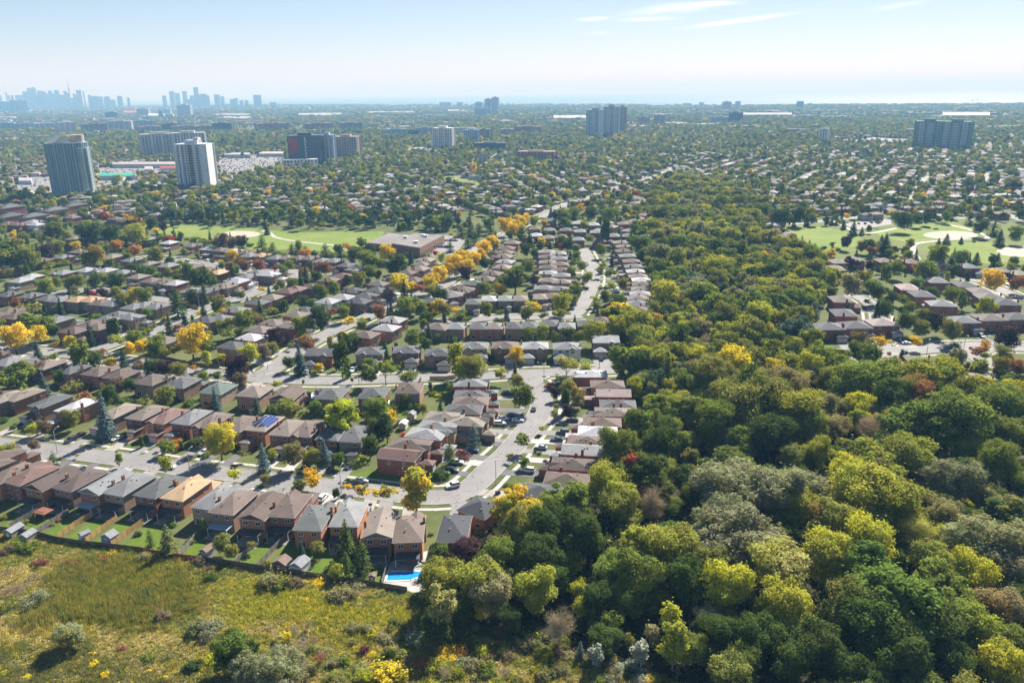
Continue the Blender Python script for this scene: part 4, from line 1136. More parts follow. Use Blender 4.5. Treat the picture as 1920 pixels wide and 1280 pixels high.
def white_tower():
    e, W, D, h = block(341, 406, 270, 354, 'cool', "white concrete slab tower with balcony columns beside the round tower", "tower", deg=-24, ratio=.62, floors=18, pier=9, band=.34, bal=5, pw=.5, strips=((-.5, -.42), (-.36, -.29), (-.2, -.16), (.13, .17), (.33, .5)), balx=(-.06, .04, .09, -.02, .0))
    m = MB(); m.box(W / 2 - .2, W / 2 + 1.2, -D * .5, D * .28, 0, h + .5); link('end_wall', m.mesh('end_wall', city_mat('white', FAC['white'])), e)
    m = MB(); m.box(W * .05, W * .2, -D * .15, D * .2, h + .1, h + 8); link('stair_head', m.mesh('stair_head', city_mat('tan2', (.55, .47, .36))), e)
white_tower()
block(272, 336, 251, 295, 'conc', "wide grey slab behind the white tower", "apartment block", 8, .3, pier=7, band=.3, name='apartment_block')
block(330, 386, 249, 293, 'conc', "grey slab joined behind the white tower, with stepped roof", "apartment block", -6, .35, pier=6, band=.3, name='apartment_block')
def dark_condo():
    e, W, D, h = block(547, 608, 254, 311, 'dark', "dark glass condominium with a red corner panel", "tower", -6, .6, floors=13, pier=5, band=.22)
    rp = MB(); rp.box(-W / 2 - .4, -W * .24, -D / 2 - .6, -D / 2 + .3, h * .42, h * .92); link('red_panel', rp.mesh('red_panel', city_mat('red', (.36, .045, .04))), e)
    wl = MB()
    for k in range(9): wl.box(-W * .02 + (k % 2) * .8, W * .02 + (k % 2) * .8, -D / 2 - .5, -D / 2 + .2, h * .1 + k * h * .095, h * .1 + (k + .8) * h * .095)
    tag(link('white_inlay', wl.mesh('white_inlay', city_mat('white', FAC['white'])), e), kind='stuff')
dark_condo()
block(606, 630, 253, 309, 'blue', "glass stair of white balconies joined to the dark condominium", "tower", -14, .9, floors=13, band=.3, bal=2, pier=6)
block(629, 676, 256, 298, 'tan', "tan banded block beside the dark condominium", "apartment block", -20, .5, pier=5, name='apartment_block')
block(534, 594, 299, 315, 'white', "low white podium at the foot of the dark condominium", "office", 0, .4, floors=2, pier=6, name='low_block', penthouse=False)
CITY = [   # x0 x1 top base style label-words deg ratio
 (113, 140, 229, 250, 'white', "small bright white tower left of the brown slab", 20, .5), (160, 197, 232, 251, 'brown', "brown slab right of the bright white tower", 12, .4), (210, 246, 227, 246, 'conc', "pale office slab with dark bands", 0, .3),
 (253, 283, 226, 244, 'blue', "blue grey twin block behind the pale office slab", 10, .5), (263, 301, 237, 251, 'tan', "low tan slab with dark end wall", 18, .35), (202, 220, 211, 224, 'dark', "dark cube tower far behind the round tower", 0, .6),
 (0, 26, 230, 244, 'blue', "bluish slab cut by the left frame edge", 0, .4), (34, 70, 231, 243, 'blue', "low bluish slab left of the bright tower", 8, .3), (72, 112, 231, 243, 'conc', "low slab of pale piers touching the bright tower", 8, .3),
 (310, 334, 232, 248, 'dark', "dark block behind the grey slabs", 0, .5), (327, 382, 236, 248, 'brown', "long low brown slab with pale stripes", 10, .25), (366, 403, 236, 248, 'brown', "brown slab with pale gable ends", 14, .4),
 (403, 436, 231, 248, 'dark', "dark slab left of the red brick slab", 0, .4), (483, 538, 231, 249, 'brick', "long red brick slab in the middle distance", 14, .35), (573, 622, 231, 247, 'brick', "bluish brick slab behind the dark condominium", 10, .35), (640, 676, 230, 248, 'brown', "brown slab behind the tan banded block", 16, .4),
 (338, 359, 197, 217, 'grey', "square grey tower before the lakeside cluster", 0, .9), (303, 320, 205, 217, 'grey', "grey office with flat lid roof", 0, .7), (262, 279, 204, 216, 'grey', "grey office beside the red roofed shed", 0, .7), (313, 325, 213, 222, 'white', "bright white cube under the grey office", 0, .8),
 (720, 763, 242, 258, 'blue', "low blue slab with white piers, first of the middle line", 8, .25), (762, 784, 244, 257, 'dark', "dark low link between two blue slabs", 0, .4), (780, 814, 239, 254, 'blue', "blue slab left of the white balcony block", 6, .3),
 (873, 898, 243, 269, 'blue', "blue tower right of the white balcony block", -6, .5), (897, 921, 242, 262, 'brown', "brown banded block with pale end", -18, .5), (938, 963, 242, 256, 'tan', "pale tan twin block among the far trees", 10, .5), (966, 1017, 237, 251, 'brick', "long dark brick slab among the far trees", 0, .3),
 (850, 892, 240, 250, 'blue', "low blue slab behind the white balcony block", 0, .3), (892, 905, 192, 208, 'grey', "shorter grey tower of the far trio", 0, .6), (910, 922, 186, 212, 'grey', "slim middle tower of the far trio", 0, .6), (923, 935, 183, 212, 'grey', "tallest tower of the far trio", 0, .6), (892, 921, 203, 218, 'blue', "blue podium block below the far trio", 0, .3),
 (1198, 1216, 219, 234, 'brown', "dark brown tower right of the twin towers", 0, .6), (1227, 1246, 216, 235, 'brown', "second brown tower right of the twin towers, with lit edge", -10, .6), (827, 846, 192, 200, 'grey', "low far block on the lake shore", 0, .5), (858, 868, 192, 200, 'grey', "tiny far block on the lake shore", 0, .5),
 (1281, 1296, 194, 200, 'grey', "small far block above the right hand wood", 0, .5), (1311, 1319, 192, 200, 'grey', "thin far tower on the shore", 0, .6), (1354, 1370, 191, 207, 'grey', "far shore tower left of a slimmer one", 0, .6), (1378, 1388, 190, 204, 'grey', "slimmer far shore tower", 0, .6),
 (1333, 1366, 219, 233, 'blue', "long blue block beside the stepped dark block", 0, .3), (1366, 1391, 211, 234, 'dark', "stepped dark block before the white shed", 0, .6), (1493, 1506, 190, 203, 'dark', "dark tower on the shore line", 0, .6), (1515, 1523, 194, 201, 'grey', "tiny block right of the dark shore tower", 0, .6), (1573, 1592, 195, 201, 'grey', "low shore building with a mast", 0, .4),
 (1535, 1552, 241, 267, 'white', "narrow white tower standing alone in the trees", -14, .5), (1807, 1834, 195, 202, 'grey', "unfinished shore building under cranes", 0, .4),
 (970, 1043, 284, 303, 'brick', "low brick block with white balconies", 0, .3), (300, 306, 208, 222, 'blue', "slim blue tower by the grey office", 0, .8)]
for x0, x1, yt, yb, st, lab, dg, ra in CITY:
    block(x0, x1, yt, yb, st, lab, "building", dg or -14, ra, name='apartment_block', detail=yb > 206, pier=6, penthouse=yb > 206)
block(813, 853, 240, 281, 'white', "bright white balcony block in the middle distance", "tower", -16, .6, floors=14, bal=3, name='apartment_block')
block(890, 948, 268, 285, 'dark', "wide dark glass office with pale base", "office", -4, .35, floors=4, band=.15, name='office_block')
block(1100, 1133, 206, 257, 'blue', "left half of the blue twin towers", "tower", 12, .5, bal=2, pier=5)
block(1132, 1160, 200, 259, 'blue', "taller half of the blue twin towers with dark crown", "tower", -4, .6, bal=2, pier=5)
block(1160, 1173, 201, 250, 'brown', "slim brown side of the twin towers", "tower", -20, .8, pier=5)
block(1711, 1763, 227, 280, 'teal', "left wing of the wide teal slab", "tower", 14, .35, bal=3, pier=6)
block(1762, 1815, 228, 282, 'teal', "right wing of the wide teal slab", "tower", -12, .35, bal=3, pier=6)
# the downtown skyline and the lakeside cluster, far across the haze
SKY = [(0, 35, 235), (92, 106, 200), (116, 133, 232), (148, 172, 235), (200, 238, 230), (240, 286, 235), (288, 335, 192), (346, 392, 156), (392, 434, 148), (455, 490, 180), (490, 530, 184), (533, 558, 205), (586, 610, 188), (614, 634, 215), (642, 690, 180), (690, 734, 230), (746, 775, 184), (775, 806, 205), (846, 874, 215), (890, 940, 178), (960, 974, 190), (1012, 1048, 230), (1060, 1128, 245), (1146, 1168, 243), (1186, 1250, 250), (1252, 1308, 285), (1336, 1390, 245), (1445, 1472, 258), (560, 588, 225), (350, 436, 215), (440, 530, 225), (700, 760, 240), (870, 900, 235)]
_sr = random.Random(12)
SKY = [(a + (b - a) * .2, b - (b - a) * .2, t) for a, b, t in SKY] + [(q, q + _sr.uniform(11, 22), 262 - _sr.random() ** 2 * 90 * math.exp(-((q - 560) / 420) ** 2)) for q in [_sr.uniform(190, 1240) for _ in range(18)]]
for x0, x1, yt in SKY:
    e, W, D, h = block(x0 / 6, x1 / 6, 140 + yt / 6, 203, 'grey', None, "skyscraper", 0, .8, detail=False, penthouse=(x1 - x0) > 25, name='skyscraper')
    later(e, "broad hazy skyscraper" if x1 - x0 > 45 else "hazy skyscraper" if x1 - x0 > 26 else "thin hazy skyscraper", "on the skyline left of the needle tower" if x1 < 810 else "on the skyline right of the needle tower", "skyscraper", "skyscrapers on the skyline")
LKS = [(60, 92, 182), (166, 206, 120), (242, 280, 146), (336, 358, 190), (345, 382, 122), (445, 485, 180), (505, 544, 65), (548, 590, 165), (602, 648, 155), (650, 688, 176), (780, 828, 166), (860, 892, 192), (996, 1046, 228), (1046, 1078, 215), (1118, 1150, 245), (1188, 1220, 245), (1324, 1394, 172), (910, 990, 296), (395, 440, 230), (1540, 1600, 272)]
for x0, x1, yt in LKS:
    e, W, D, h = block(300 + x0 / 7.385, 300 + x1 / 7.385, 155 + yt / 7.385, 201, 'grey', None, "skyscraper", 0, .8, detail=False, penthouse=False, name='skyscraper')
    later(e, "broad hazy tower" if x1 - x0 > 45 else "hazy tower", "in the lakeside cluster", "skyscraper", "towers by the lake")
for x0, x1, yt in ((0, 24, 316), (30, 106, 308), (145, 190, 290), (192, 214, 296), (215, 290, 292)):
    e, W, D, h = block(x0 / 6, x1 / 6, 140 + yt / 6, 211, 'blue', None, "tower", 0, .7, name='apartment_tower', pier=9)
    later(e, "dark blue tower", "at the left edge before the skyline", "tower", "towers at the left edge")
def mast():
    a = pix(135, 203); lo, hi = 0, 900
    for _ in range(40):
        mid = (lo + hi) / 2
        if proj((a.x, a.y, mid))[1] > 147: lo = mid
        else: hi = mid
    h = lo; e = empty('communications_tower', (a.x, a.y, 0)); c = city_mat('conc', FAC['conc'])
    m = MB(); m.tube([(0, 0, 0), (0, 0, h * .25), (0, 0, h * .6), (0, 0, h * .82)], [h * .052, h * .03, h * .02, h * .013], 12); link('shaft', m.mesh('shaft', c), e)
    m = MB(); m.tube([(0, 0, h * .595), (0, 0, h * .62), (0, 0, h * .65), (0, 0, h * .67)], [h * .024, h * .048, h * .046, h * .022], 16); link('pod', m.mesh('pod', c), e)
    m = MB(); m.tube([(0, 0, h * .8), (0, 0, h * .815), (0, 0, h * .83)], [h * .014, h * .02, h * .01], 12); link('upper_pod', m.mesh('upper_pod', c), e)
    m = MB(); m.tube([(0, 0, h * .82), (0, 0, h)], [h * .009, h * .004], 8); link('antenna', m.mesh('antenna', c), e)
    tag(e, "needle thin communications tower above the downtown skyline", "tower")
mast()
for i, (px, pt) in enumerate(((1822, 188), (1832, 186))):
    a = pix(px, 201); e = empty('tower_crane', (a.x, a.y, 0)); c = city_mat('conc', FAC['conc'])
    m = MB(); m.box(-1, 1, -1, 1, 0, 48); link('mast', m.mesh('mast', c), e); m = MB(); m.box(-10, 30, -.7, .7, 45.5, 47); link('jib', m.mesh('jib', c), e)
    later(e, "tower crane", "over the unfinished shore building", "crane", "cranes on the shore")

# big flat sheds with pale roofs and the shops
M_PALEROOF = plain("pale_membrane_roof", (.30, .30, .31), .8, .2, var=.06, scale=.02)
M_GREENROOF = plain("green_metal_roof", (.02, .30, .20), .5, .4, var=.1, scale=.1)
def shed(x0, x1, y0, y1, h, mat, label, name='warehouse', wall='conc'):
    pts = [W2(x0, y1), W2(x1, y1), W2(x1, y0), W2(x0, y0)]
    e = empty(name); link('wall', prism(pts, h, None).mesh('wall', city_mat(wall, FAC[wall])), e)
    c = np.mean(pts, 0); ins = [tuple(np.array(q) * .98 + c * .02) for q in pts]
    link('roof', prism(ins, h + .5, None, h - .4).mesh('roof', mat), e); tag(e, label, "warehouse" if name == 'warehouse' else "shop")
    HOUSES.append((c[0], c[1], np.linalg.norm(np.array(pts[0]) - pts[2]) * .35))
for a in ((1390, 1484, 216.5, 220, 12, M_PALEROOF, "long white shed right of the dark stepped block"), (1767, 1855, 215.5, 222, 12, M_PALEROOF, "long pale shed behind the teal slab"),
          (1038, 1098, 220, 226, 10, M_PALEROOF, "pale curved shed left of the twin towers"), (405, 470, 216, 218.6, 9, M_PALEROOF, "pale shed below the lakeside cluster"), (278, 324, 217, 221.5, 14, city_mat('blue', FAC['blue']), "bluish shed by the white cube"),
          (232, 262, 211, 214.5, 14, city_mat('red', (.36, .045, .04)), "red roofed shed on the left horizon"), (420, 470, 221, 225, 8, M_PALEROOF, "pale shed behind the dark slab"), (690, 780, 211, 214, 8, M_PALEROOF, "narrow pale shed in the middle distance"),
          (560, 640, 214, 219, 8, M_PALEROOF, "pale shed above the red brick slab"), (840, 870, 208, 211, 9, M_PALEROOF, "small pale shed left of the far trio"), (763, 832, 281, 286, 5, M_PALEROOF, "low plaza with a pale roof")):
    shed(*a)
for a in ((186, 256, 332, 338, 6, M_GREENROOF, "long shop under a bright green roof"), (272, 287, 320, 326, 7, M_PALEROOF, "white shop beside the green roofed one"), (420, 470, 292, 296, 6, M_PALEROOF, "pale shop behind the crowded car park"), (486, 532, 290, 294, 6, city_mat('tan', FAC['tan']), "tan shop at the far side of the car park"),
          (212, 330, 310, 315, 6, city_mat('brown', FAC['brown']), "long brown shopping centre left of the white tower"), (300, 336, 318, 321, 5, city_mat('red', (.36, .045, .04)), "red edged shop left of the white tower"), (36, 60, 340, 346, 5, M_PALEROOF, "pale shop left of the round tower")):
    shed(*a, name='shop')
def chapel():
    a = pix(932, 303); e = empty('church', (a.x, a.y, 0), R(8)); c = city_mat('white', FAC['white']); k = city_mat('dark', FAC['dark'])
    for i, (x, w) in enumerate(((-26, 22), (0, 24), (24, 14))):
        m = MB(); m.box(x - w / 2, x + w / 2, -8, 8, 0, 7); link('wall', m.mesh('wall', c), e)
        m = MB(); m.hip(x - w / 2, x + w / 2, -8, 8, 7, 7, .5, .3, True, along='x' if i != 1 else 'y'); link('roof', m.mesh('roof', k if i != 1 else city_mat('grey', FAC['grey'])), e)
    tag(e, "white gabled house with dark steep roofs among trees", "house")
chapel()

# ------------------------------------------------------------------ trees the photograph shows one by one
# per zoom view: "x y r kind colour [second colour] [t=height factor]": centre and half width of the crown
KA = dict(b='broad', t='tiered', w='willow', u='upright', o='open', c='column', s='spruce', p='pine', x='bare', h='shrub')
SPEC = {
'z1': """130 310 150 t mid;230 260 90 b olive;370 255 65 b brown;385 385 60 s blue;530 315 60 b green;935 690 105 s blue t=1.05;640 690 85 b olive;120 775 28 b green;305 930 52 b brown;480 1065 58 p dk;700 1025 22 o yg;1065 1045 40 u mid;
 1480 1085 58 u yg;1445 940 34 o yg;1502 950 34 o olive;425 775 52 h olive;290 735 85 h blue;1110 165 52 s spruce;720 100 90 u mid;900 105 62 o rust;1738 235 44 o orange;1842 148 38 u lime;755 480 85 h rust;960 490 95 b dk;1480 495 105 b mid olive;
 1290 530 70 h olive;845 362 65 h yg;680 385 100 h olive;1062 390 75 b brown;1170 395 70 b dk;60 1005 95 b mid yg;1160 880 25 o orange;1010 870 28 h yg;20 700 50 h dk;1510 600 30 h green;1660 640 40 h olive;1190 640 60 h olive;1380 560 50 h mid;1700 540 60 h green""",
'z2': """150 880 150 b yg yellow;360 1010 58 o olive;285 1140 78 o lime;540 1050 72 s blue;625 1015 48 b yg;805 1010 108 b olive brown;995 1030 80 b olive;1095 1000 66 s blue;1225 1060 62 b green;1430 1085 98 o mid;1500 925 85 b dk;1575 780 105 b dk;1560 620 120 b green yg;
 1240 615 195 t lime mid;760 615 105 b olive yg;1000 590 65 b green;625 620 58 b green;110 520 60 s blue;290 245 132 b purple;872 175 72 s blue;770 190 58 b dk;1252 110 82 u dk t=1.5;1000 265 40 h lime;1640 240 118 o mid yg;1810 295 58 o mid;1342 340 18 u mid;906 360 15 u green;
 415 105 88 b yellow yg;540 90 72 b brown;170 155 46 u lime;1655 130 40 s dk;1650 760 55 c dk;30 135 45 u lime;580 1200 40 p olive;980 1200 95 o gold orange;1300 240 30 c dk;1160 1000 50 h dk;905 640 40 h dk;1700 575 60 h green;1820 520 55 b olive;1900 500 60 h dk;470 890 40 h dk""",
'z3': """280 950 112 u yg gold t=.82;75 1010 80 o olive gold;508 740 62 p dk;672 632 62 p blue;1000 655 64 o mid;1120 575 30 o yg;912 765 30 o olive;1002 802 36 b green;995 365 82 b dk mid;958 262 50 b olive;945 190 24 s dk;840 205 62 o olive yg;650 175 95 b yg olive;555 90 68 u yg;
 80 175 82 o mid;208 232 52 o mid;1290 155 88 o pale yg;1420 158 42 h lime;1168 280 34 h rust;1215 345 38 b purple;1290 305 58 b olive yg;1362 362 60 b pale rust;1282 385 30 c dk;1300 462 44 b purple;1212 490 32 o olive;1745 310 70 b lime mid;1702 345 24 c blue;275 425 60 h dk;195 415 38 h olive;430 355 22 h lime;
 885 948 24 h mid;930 958 26 h mid;968 965 26 h mid;890 995 38 o yg gold;1105 740 20 h mid;600 760 42 h rose;440 880 60 h dk;1255 240 45 h dk;330 440 30 u olive;120 430 55 h mid;50 410 60 b dk;1215 425 25 o olive;1080 730 18 h dk;1145 790 18 h rose;780 950 0 h dk;380 300 12 c dk;792 330 12 c dk""",
'zb': """205 95 58 o lime;412 130 34 b olive;640 185 54 b olive dk;738 148 64 o gold;965 182 34 o gold;1065 212 70 o olive gold;1212 240 80 o yg gold;880 232 14 c dk;899 225 14 c dk;955 540 75 s dk t=.95;1060 650 84 p dk;955 690 58 p dk;890 755 50 b yg;657 610 38 s spruce;765 595 50 b olive;130 565 62 b olive;
 190 615 50 b olive;325 575 40 o olive;8 440 18 c mid;1745 630 112 b purple brown;1690 740 70 b purple;1850 480 45 h yg;1760 385 40 o yg;420 690 40 h olive;1520 500 20 h dk""",
'z4': """1282 860 55 p dk;1432 885 98 s olive spruce t=.75;1450 640 30 h dk;1745 745 22 c dk;1630 880 38 h olive;660 630 45 h mid;500 700 28 h rust;440 735 28 h olive;280 665 28 h olive;210 715 34 h olive;160 755 24 h olive;30 670 42 h olive;1690 830 34 h olive;1470 735 44 h green;1180 815 40 h dk;700 885 40 h dk""",
'z5': """1765 420 54 b gold;1850 330 58 b gold;1655 492 50 b yellow;1800 372 75 b gold;1702 452 62 b gold;1620 522 60 b yellow;1392 522 80 b yellow lime;1480 535 48 o gold;1572 572 60 o orange rose;1298 288 60 b gold;1165 335 82 b mid;1370 362 95 b dk;1255 380 45 b mid;1890 452 60 b purple;1432 592 46 s spruce;1740 722 56 b olive;1432 705 82 b olive mid;1555 712 58 b mid olive;1710 612 60 b dk;
 365 232 60 p dk;445 265 50 p dk;590 265 42 p dk;640 265 46 p dk;690 280 40 p dk;840 272 50 p dk;952 282 46 p dk;1052 300 60 b dk olive;210 212 52 b purple dk;60 212 66 b brown purple;140 220 50 b brown;402 125 28 s dk;340 392 48 b rust red;462 412 36 o red rust;235 400 40 b rust dk;570 388 44 b olive;652 482 34 s dk;692 462 34 s dk;
 770 472 46 b dk;730 400 18 c mid;510 532 34 b mid;580 515 26 o lime;360 568 38 o yellow;206 610 34 b mid;670 662 50 b dk;522 692 50 b dk;350 722 40 s dk;800 592 70 b mid dk;905 560 55 b mid;450 722 50 h olive;200 792 60 b dk;332 800 55 b brown;660 842 75 b mid olive;792 785 80 b dk t=1.3;890 742 52 o rust;1022 808 58 o gold yellow;
 980 740 55 b mid;950 1020 50 u dk t=1.6;466 925 72 b purple;700 975 70 b rust olive;652 1085 56 s blue;562 1112 46 b dk;262 1055 80 b lime yg;370 1025 58 b brown;60 1092 36 u lime;165 1165 105 b purple;590 985 30 o yg;878 955 30 u yg;1495 935 66 b mid;1592 975 46 u dk;1820 1075 74 u yg;1310 725 20 s dk;1180 440 58 b mid dk;
 1100 480 40 h dk;1010 500 40 b dk;160 430 30 o rust;190 375 46 b rust;120 400 40 b rust dk;60 385 25 b mid;545 470 22 o rose;1860 1170 60 u lime;1480 1200 60 h mid;750 1175 26 h mid;1470 1110 30 h rose;1290 1030 40 s dk;1050 950 55 b dk;1280 640 25 h mid;1640 215 0 b dk""",
'za': """100 915 108 b yellow gold;280 905 72 b gold;515 965 46 b yellow lime;270 810 115 t mid;672 915 42 s spruce t=1.1;830 860 28 c dk;865 855 30 c dk;972 920 42 s spruce;870 955 70 o mid yg;1432 935 120 b yellow gold;1065 1000 58 b gold;975 1010 45 b gold;1170 1000 82 b mid;1325 670 80 p dk;1530 605 40 s dk;1430 620 52 b dk;
 1000 612 62 b gold yg;1085 620 70 b mid;870 600 55 b olive;692 300 88 b mid rust t=1.2;1012 280 48 b orange rust;872 242 46 b orange;782 255 46 b olive;1160 315 70 b olive;1812 375 56 b rust dk;1662 392 28 b mid;1590 355 30 o brown;60 220 150 t mid olive;210 315 90 b olive mid;392 112 90 b dk mid;662 90 112 b dk;820 130 90 b dk;
 1000 55 80 b purple gold;1015 130 92 b yg;1132 70 62 b dk;335 295 62 b purple;425 255 62 b olive;125 325 55 b brown;202 432 40 s dk;335 555 68 b mid;430 515 42 b mid;510 525 46 b mid;582 505 56 b olive;702 515 50 b dk;872 505 70 b dk;772 480 46 b olive;1000 412 46 b dk;1130 435 44 b green;1355 425 50 h mid;1500 475 90 b dk;772 595 44 b purple;
 1150 852 34 o mid;1262 832 36 o mid;1490 748 30 o yellow;1232 785 26 h lime;740 760 46 h mid;1680 855 70 b olive mid;1830 800 85 b mid;1530 1085 36 u lime;555 580 35 b brown;650 580 25 b brown;190 120 55 h purple;940 655 60 b olive;225 700 90 h olive;410 830 0 h mid;420 980 25 o orange;1105 855 18 s dk;1145 815 22 h rust""",
'z6': """245 385 46 b gold;180 402 44 b yellow;95 482 52 b gold;505 165 44 b gold;560 142 38 b yellow;130 395 40 b gold;430 165 62 b gold;485 205 52 b gold;532 125 40 b gold;582 112 34 b gold;645 135 40 b yg;340 290 52 b gold;270 335 60 b gold;205 430 52 b gold;150 472 52 b yellow;60 530 30 o pale;700 292 34 b gold;502 535 112 t mid dk;600 480 60 b mid;582 352 48 b dk;332 475 42 p dk;275 640 60 b mid;380 622 46 b yg lime;440 592 42 b dk;
 640 582 42 b purple;1002 465 62 o mid;1042 560 48 b olive;960 672 55 b dk olive;850 745 80 b yg;650 775 70 o gold lime;285 800 64 b olive;1110 722 44 o yg;1232 622 42 o yg;1152 355 46 b mid;900 312 48 b dk;962 345 36 b mid;1182 210 35 c dk;1372 262 36 s dk;612 282 40 s dk;870 82 66 b mid;940 78 60 b mid;1072 72 58 b mid dk;1212 78 64 b mid;
 1330 62 50 b olive;1562 62 52 b mid;705 972 60 b lime mid;1085 965 88 b yg;570 992 44 h mid;620 985 36 h mid;300 1150 60 h dk;1020 170 36 b yg;940 225 22 b lime;1145 505 45 o olive;1160 470 40 o mid;1110 770 30 b mid;1160 665 24 o lime;925 515 40 b mid;920 400 25 s dk;100 200 50 p dk;170 180 45 p dk;230 200 50 p dk;320 190 48 p dk;200 265 50 p dk;150 300 40 p dk;15 330 40 p dk;
 740 640 30 h rust;1040 640 22 h purple;940 725 42 b olive;895 690 50 b mid""",
'z7': """1690 568 92 b gold;852 1040 70 o gold;1117 1032 56 o gold;680 1025 64 b olive brown;1040 892 76 b dk;1262 895 76 b purple dk;1382 955 80 b olive;1792 1015 100 b purple;1156 935 62 b olive;1152 855 62 b olive mid;872 800 64 b dk;820 810 46 s dk;1062 785 50 b mid;932 705 44 b dk;742 742 34 o mid;802 650 80 b dk mid;625 610 90 b bare olive;
 722 570 60 b olive;892 505 50 u mid;1182 505 82 b mid;962 490 60 b mid;1382 690 68 b mid;1460 732 30 c mid;1640 775 72 b lime mid;1342 275 30 s dk;1282 290 18 s dk;1450 282 20 s dk;1546 275 18 p dk;1742 265 46 s dk;1066 305 36 b olive;882 325 66 s spruce;850 300 40 s dk;760 320 50 b dk;702 330 40 b mid rust;642 195 40 s spruce;1012 112 80 b dk;
 1122 125 44 b dk;1190 112 44 b dk;1520 115 48 p dk;1600 175 60 b dk;1700 180 60 p dk;1860 230 60 b mid;292 142 26 s dk;342 142 26 s dk;438 130 30 b dk;478 140 22 s dk;512 150 16 s dk;570 165 26 s dk;82 150 30 b dk;195 155 18 s dk;705 215 22 s dk;760 195 26 b dk;1280 388 82 b mid;1450 412 60 b mid;1566 415 32 s dk;1722 435 42 s dk;1842 440 40 b mid;
 1745 1225 78 b rust mid;1582 1115 70 o rust;1765 1145 78 b mid olive;1005 1140 18 c dk;1034 1140 12 c dk;352 345 26 s dk;1445 610 20 u lime;1100 440 30 h olive;820 480 40 h mid;1240 510 50 b olive;1350 545 25 u lime;1500 545 18 c dk;1870 600 60 b rust;640 580 40 h mid;1000 790 30 h dk;910 1125 22 h rust;1400 1060 50 h mid;1880 1240 70 b rust;1640 1060 50 o gold rust;1620 1140 40 o mid;
 100 80 80 b dk;220 80 70 b dk;320 70 40 b yg;340 120 40 b mid;820 150 26 o mid""",
# the wood
'y7': """430 400 128 t gold yg;1080 185 165 t dk red;955 105 100 b mid;1180 70 112 b dk;1440 200 175 w willow;1500 440 185 w willow;905 300 108 b yg;690 360 118 t mid;965 385 112 b yg olive;620 500 132 b dk;765 540 128 b dk;500 490 112 b olive yg;1070 575 118 t yg lime;1240 610 138 b olive yg;935 720 100 b mid;1065 760 132 b mid dk;1285 770 122 b dk;1475 670 82 b yg;1490 785 88 b lime yellow;
 565 660 118 b dk;700 695 72 b mid yg;70 770 112 b yg olive;270 775 122 b olive yg;330 830 110 b wolive;78 900 78 u pale;272 892 38 u yellow;535 815 112 b yg;758 815 56 b lime;775 900 48 b yg;665 985 85 x bare;515 1070 62 h wolive;570 1110 50 h mid;1130 400 95 x bare;1130 1030 46 u wolive;1222 945 56 u lime t=1.1;1238 1060 76 u yg;1335 1115 76 b mid;1250 1110 60 x bare;842 1135 44 u silver t=.8;
 955 1205 44 h silver;1072 1115 48 u silver t=.8;1012 1185 42 h silver;1060 1250 40 h silver;915 1260 36 h silver;768 1115 26 s blue;832 965 34 s mid;1400 950 70 x silver;1015 1070 30 u olive;350 640 90 b mid;450 640 60 b mid olive;640 760 80 b dk;860 860 90 b dk;1150 880 80 b dk;1390 1000 70 b dk;1000 860 90 b mid;160 930 70 b dk;420 960 70 b dk;1450 1150 70 b dk;1480 930 60 x bare;90 1130 60 h gold;170 1120 45 h orange;60 1180 60 h yg;300 1200 60 h mid;230 1180 50 h wolive;400 1230 45 x bare;40 1010 70 b dk;560 1200 40 h lime""",
'y8': """90 490 158 w willow;315 520 150 w willow;150 690 190 w willow;40 640 90 w willow;930 500 120 w willow;1060 720 165 w willow wolive;1130 810 120 w willow;905 650 80 w wolive;640 430 140 t yg olive;600 550 128 b yg;760 420 100 b olive yg;705 600 112 b yg olive;560 500 90 b lime;470 680 88 b olive rust;370 620 70 b yg;715 905 185 t green;800 980 150 t green mid;620 860 110 t green;900 930 110 t mid;460 810 105 b yg lime;
 620 755 100 b lime yg;290 850 128 b pale yg;540 1000 110 b dk olive;875 830 88 b olive yg;1010 880 88 b lime yg;1115 1000 82 b wolive orange;1020 1070 98 b mid yg;880 1060 120 b dk;650 1080 120 b dk;90 920 98 b lime;300 990 105 b yg lime;40 850 80 b olive;1110 1220 92 b lime yg;1170 1135 64 b mid;60 1105 78 b dk;800 705 76 x pale;560 120 98 b mid;690 125 80 b mid;790 110 90 b mid yg;
 860 240 145 t green mid;975 240 140 b mid dk;1090 210 90 b mid;800 190 75 b rust mid;740 365 46 h mid;575 255 58 b lime;350 240 108 b yg;230 195 105 b olive mid;110 200 108 b olive;310 135 92 w wolive;30 285 82 b mid;450 240 90 w wolive;50 110 88 b olive;122 65 64 b yellow;990 390 58 b yg;1100 450 76 b mid;1150 340 58 b mid;828 405 36 b lime;400 330 70 b mid;250 330 90 b dk;620 320 60 x bare;1060 590 60 w wolive;1160 620 60 w willow;
 200 1110 90 b dk;420 1140 100 b dk;760 1180 110 b dk;950 1200 80 b dk;330 1200 80 b dk;540 1230 80 b dk;1170 470 50 w willow;980 600 40 h lime;900 740 50 b lime;210 600 60 w wolive;480 320 70 w wolive;420 420 60 b yg;1180 250 60 b mid;870 130 50 b mid;700 210 70 b dk;480 560 55 w willow""",
